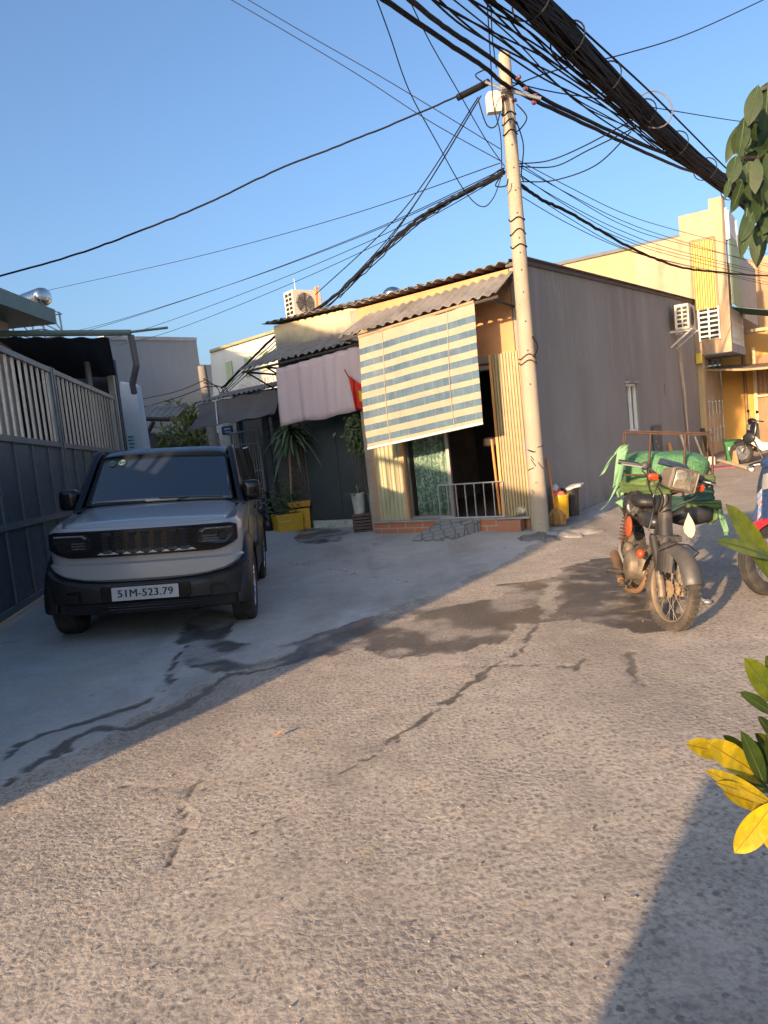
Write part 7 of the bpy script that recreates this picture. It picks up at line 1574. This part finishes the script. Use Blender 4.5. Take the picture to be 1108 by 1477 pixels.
mb.build('faded_marks', pm('faded_chalk', (.2, .24, .27), .8), sg)
q = G(1020, 672, .0); mb = MB(); mb.box(q.x - .16, q.x + .16, q.y - .12, q.y + .12, 0, .22); tag(mb.build('foam_box', pm('cream_foam', (.62, .56, .45), .8), bevel=.02), 'small cream foam box on the ground at the end of the grey wall', 'box')
q0, q1 = G(1037, 664, .05), G(1084, 677, .05); mb = MB(); mb.tube([q0, q1], .045, 6); tag(mb.build('plank', M['pvc']), 'long cream plank lying on the lane in front of the green bin', 'plank')
q = G(1033, 674, .02); mb = MB(); mb.box(q.x - .5, q.x + .35, q.y - .3, q.y + .3, .003, .02); tag(mb.build('mat', pm('dusty_pink_mat', (.32, .09, .12), .8)), 'dusty pink mat on the ground beside the long cream plank', 'mat')
q = G(1059, 668, 0)
gb = thing('wheelie_bin', 'green plastic wheelie bin between the steel entrance gate and scooter', 'bin', q, None, Matrix.Rotation(R(-20), 4, 'Z'))
gm = pm('green_bin_plastic', (.03, .16, .05), .45, var=.12)
mb = MB(); mb.hexa([Vector(p) for p in ((-.15, -.15, .03), (.15, -.15, .03), (.15, .15, .03), (-.15, .15, .03), (-.2, -.2, .5), (.2, -.2, .5), (.2, .2, .5), (-.2, .2, .5))]); mb.build('bin_body', gm, gb, local=True, bevel=.015)
mb = MB(); mb.hexa([Vector(p) for p in ((-.22, -.23, .5), (.22, -.23, .5), (.22, .22, .5), (-.22, .22, .5), (-.2, -.2, .55), (.2, -.2, .55), (.2, .2, .58), (-.2, .2, .58))]); mb.build('lid', gm, gb, local=True, bevel=.015)
for s in (-1, 1):
    mb = MB(); mb.lathe([(0, -.02), (.06, -.02), (.06, .02), (0, .02)], Matrix.Translation((s * .15, .17, .06)) @ Matrix.Rotation(math.pi / 2, 4, 'Y'), 16); mb.build('wheel', M['black'], gb, local=True)
mb = MB(); 
for k in range(4): mb.box(-.13 + .05 * k, -.095 + .05 * k, -.196 + .004 * 0, -.185, .34, .41 - .03 * (k % 2))
mb.build('faded_print', pm('white_bin_print', (.6, .6, .5), .6), gb, local=True)
mb = MB(); q = G(1060, 671, 0) + Vector((-.05, -.15, 0)); mb.tube([q, q + Vector((.04, .1, .34))], [.09, .03], 5); tag(mb.build('cardboard_piece', pm('cardboard', (.36, .22, .1), .9)), 'brown folded cardboard piece leaning on the green bin', 'cardboard')
# ================================================================ FOREGROUND PLANTS
def veinleaf(name, edge, mid_, tip, rough=.35, trans=.3, obj=True):
    m, nt, b = newmat(name); v = mapping(nt); gi = nd(nt, 'ShaderNodeNewGeometry')
    c = mixc(nt, ramp(nt, noi(nt, v, 24, 5, .65, .8), [(.4, 0), (.58, 1)]), edge, mid_); c = mixc(nt, ramp(nt, gi.outputs['Random Per Island'], [(.45, 0), (1, .55)]), c, tip); c = mixc(nt, ramp(nt, noi(nt, v, 70, 4), [(.6, 0), (.75, .35)]), c, tuple(q * .5 for q in edge))
    nt.links.new(c, b.inputs['Base Color']); b.inputs['Roughness'].default_value = rough
    tl = nd(nt, 'ShaderNodeBsdfTranslucent'); nt.links.new(c, tl.inputs[0]); mx = nd(nt, 'ShaderNodeMixShader'); mx.inputs[0].default_value = trans
    bp = nd(nt, 'ShaderNodeBump'); bp.inputs['Strength'].default_value = .25; bp.inputs['Distance'].default_value = .004; nt.links.new(noi(nt, v, 60, 3), bp.inputs['Height']); nt.links.new(bp.outputs[0], b.inputs['Normal'])
    nt.links.new(b.outputs[0], mx.inputs[1]); nt.links.new(tl.outputs[0], mx.inputs[2]); nt.links.new(mx.outputs[0], nt.nodes['Material Output'].inputs[0]); return m
M['cy'] = veinleaf('yellow_croton_leaf', (.34, .27, .012), (.60, .43, .012), (.42, .36, .03)); M['rib'] = pm('leaf_midrib', (.30, .20, .012), .5); M['ribd'] = pm('pale_midrib', (.05, .08, .025), .5); M['cg'] = veinleaf('green_croton_leaf', (.055, .095, .01), (.12, .15, .012), (.24, .23, .015)); M['cd'] = veinleaf('dark_croton_leaf', (.03, .06, .012), (.05, .085, .016), (.09, .12, .02))
sh = thing('variegated_shrub', 'variegated yellow and green shrub reaching in at the lower right edge', 'shrub', (1.35, 1.45, 0))
LV = [((1122, 850), (1068, 728), 40, 'cg', 1.15), ((1118, 806), (1046, 776), 22, 'cg', 1.1), ((1124, 1020), (1083, 953), 38, 'cg', 1.2), ((1118, 1032), (1078, 1000), 20, 'cd', 1.22), ((1046, 1088), (992, 1074), 30, 'cy', 1.2), ((1090, 1116), (1030, 1074), 40, 'cy', 1.22), ((1104, 1135), (1078, 1062), 26, 'cd', 1.24), ((1118, 1140), (1090, 1070), 26, 'cd', 1.27), ((1118, 1162), (1022, 1111), 26, 'cy', 1.18), ((1112, 1168), (1046, 1143), 26, 'cy', 1.22), ((1116, 1156), (1062, 1231), 42, 'cy', 1.16), ((1104, 1168), (1116, 1226), 32, 'cy', 1.2), ((1110, 1130), (1055, 1100), 26, 'cy', 1.26), ((1120, 1180), (1090, 1150), 30, 'cg', 1.28), ((1090, 1120), (1060, 1090), 24, 'cd', 1.28),
      ((1100, 1152), (1040, 1130), 20, 'cy', 1.19), ((1108, 1150), (1086, 1178), 24, 'cy', 1.21), ((1095, 1108), (1048, 1062), 22, 'cg', 1.26), ((1116, 1110), (1108, 1058), 24, 'cd', 1.25), ((1122, 1092), (1098, 1062), 22, 'cg', 1.3), ((1112, 1142), (1072, 1120), 22, 'cg', 1.27), ((1124, 990), (1108, 948), 24, 'cg', 1.24), ((1120, 1148), (1124, 1208), 30, 'cy', 1.14), ((1124, 1078), (1106, 1036), 22, 'cd', 1.25),
      ((1150, 900), (1180, 800), 40, 'cg', 1.2), ((1150, 1100), (1200, 1040), 40, 'cy', 1.25), ((1150, 1150), (1210, 1190), 40, 'cg', 1.2), ((1150, 1010), (1200, 950), 40, 'cd', 1.25), ((1140, 1060), (1190, 1090), 36, 'cg', 1.2), ((1130, 880), (1190, 900), 36, 'cg', 1.2)]
rr = random.Random(17)
for bs, tp, w_, mk, Y in LV:
    mb = MB(); b_, t_ = D(*bs, Y + .03), D(*tp, Y - rr.uniform(.0, .05)); leafq(mb, b_, t_, w_ / 1080 * Y, Vector((rr.uniform(-.3, .3), -1, .55)), rr.uniform(.02, .14), n=12, fold=rr.uniform(.1, .3), shape=.29, rib=.0022)
    mb.build('leaf', [M[mk], M['rib'] if mk == 'cy' else M['ribd']], sh, smooth=60, recalc=False)
mb = MB(); j = D(1122, 1150, 1.25); b0 = Vector((1.35, 1.45, .28))
for e in (j, D(1130, 1025, 1.24), D(1128, 850, 1.2), D(1150, 930, 1.22)): mb.tube(spline([b0, b0.lerp(e, .5) + Vector((0, 0, .08)), e], 6), .008, 6)
mb.build('stem', M['bark'], sh, smooth=60)
mb = MB(); mb.lathe([(0, 0), (.16, 0), (.21, .3), (.23, .3), (.23, .34), (.19, .34), (.18, .28), (0, .28)], Matrix.Translation((1.35, 1.45, 0)), 28); mb.build('pot', pm('terracotta', (.4, .17, .08), .8), sh, smooth=40)
# tree branch at the top right
M['ltree'] = veinleaf('broad_tree_leaf', (.014, .034, .010), (.025, .052, .014), (.075, .095, .024), .6, .25)
bt = thing('broadleaf_tree', 'broad leaved tree hanging dark drooping leaves in at the upper right edge', 'tree', (2.9, 2.5, 0))
YT_ = 2.7
def lb(y): return float(np.interp(y, [118, 150, 200, 240, 270, 300, 330, 360, 390], [1098, 1072, 1062, 1052, 1056, 1064, 1072, 1082, 1088]))
fixed = [((1094, 122), (1080, 178), 22), ((1108, 118), (1106, 190), 42), ((1074, 168), (1070, 220), 20), ((1068, 178), (1050, 228), 16), ((1062, 224), (1056, 262), 20), ((1075, 232), (1084, 262), 30), ((1098, 205), (1070, 212), 12), ((1082, 258), (1090, 292), 24), ((1072, 258), (1058, 305), 18), ((1052, 258), (1047, 284), 9), ((1078, 300), (1074, 368), 18), ((1094, 320), (1093, 382), 22), ((1086, 306), (1072, 345), 18), ((1106, 300), (1100, 345), 24)]
for bs, tp, w_ in fixed:
    mb = MB(); Y = YT_ + rr.uniform(-.15, .15); leafq(mb, D(*bs, Y), D(*tp, Y - .03), w_ / 1080 * Y * 1.05, Vector((rr.uniform(-.5, .5), -1, .35)), rr.uniform(.05, .2), n=8, fold=rr.uniform(.05, .25), shape=.36, rib=.0018); mb.build('leaf', [M['ltree'], M['ribd']], bt, smooth=60, recalc=False)
for k in range(130):
    y = rr.uniform(115, 350); L = rr.uniform(28, 50); x = rr.uniform(lb(y + L * .6) + 14, 1190)
    if x > 1130 and rr.random() < .5: continue
    mb = MB(); Y = YT_ + rr.uniform(-.1, .45); leafq(mb, D(x, y, Y), D(x + rr.uniform(-16, 14), y + L, Y + rr.uniform(-.05, .05)), rr.uniform(14, 25) / 1080 * Y * 1.2, Vector((rr.uniform(-.7, .7), -1, rr.uniform(-.1, .6))), rr.uniform(.02, .2), n=6, fold=rr.uniform(.05, .3), shape=.38); mb.build('leaf', M['ltree'], bt, smooth=60, recalc=False)
mb = MB(); mb.tube(spline([(2.9, 2.5, 0), (2.85, 2.5, 1.2), (2.7, 2.55, 2.2), (2.75, 2.6, 3.2)], 5), [.09, .088, .086, .084, .082, .08, .078, .075, .07, .066, .062, .058, .054, .05, .045, .04], 10); mb.build('trunk', M['bark'], bt, smooth=60)
mb = MB()
for e in ((1096, 130), (1085, 175), (1072, 228), (1090, 262), (1092, 318)): mb.tube(spline([(2.72, 2.55, 2.3), tuple(D(1180, e[1] - 8, YT_ + .1)), tuple(D(*e, YT_ + .05))], 6), .008, 5)
mb.build('branch', M['bark'], bt, smooth=60)
# ================================================================ LITTER ON THE LANE
mb = MB(); c = G(402, 1061, .018); leafq(mb, c + Vector((-.02, 0, 0)), c + Vector((.025, .01, .012)), .03, Vector((0, 0, 1)), -.3, n=4); tag(mb.build('dry_leaf', pm('dry_orange_leaf', (.42, .16, .05), .8), recalc=False), 'single dry orange leaf lying on the open lane', 'leaf')
rr = random.Random(44); peb = MB(); 
for k in range(260):
    y = 1.4 + 9 * rr.random() ** 1.6; x = rr.uniform(-.55, .55) * y * .98 + .1; s = rr.uniform(.002, .0055); z = gz(x, y)
    peb.ell((x, y, z + .004 + s * .2), (s * rr.uniform(.8, 1.5), s, s * .7), Matrix.Rotation(rr.uniform(0, 3), 4, 'Z'), 7, 4)
tag(peb.build('gravel', pm('pale_grit', (.25, .22, .185), .9, var=.45, vs=60)), 'loose grit and tiny stones scattered on the lane', 'gravel', kind='stuff')
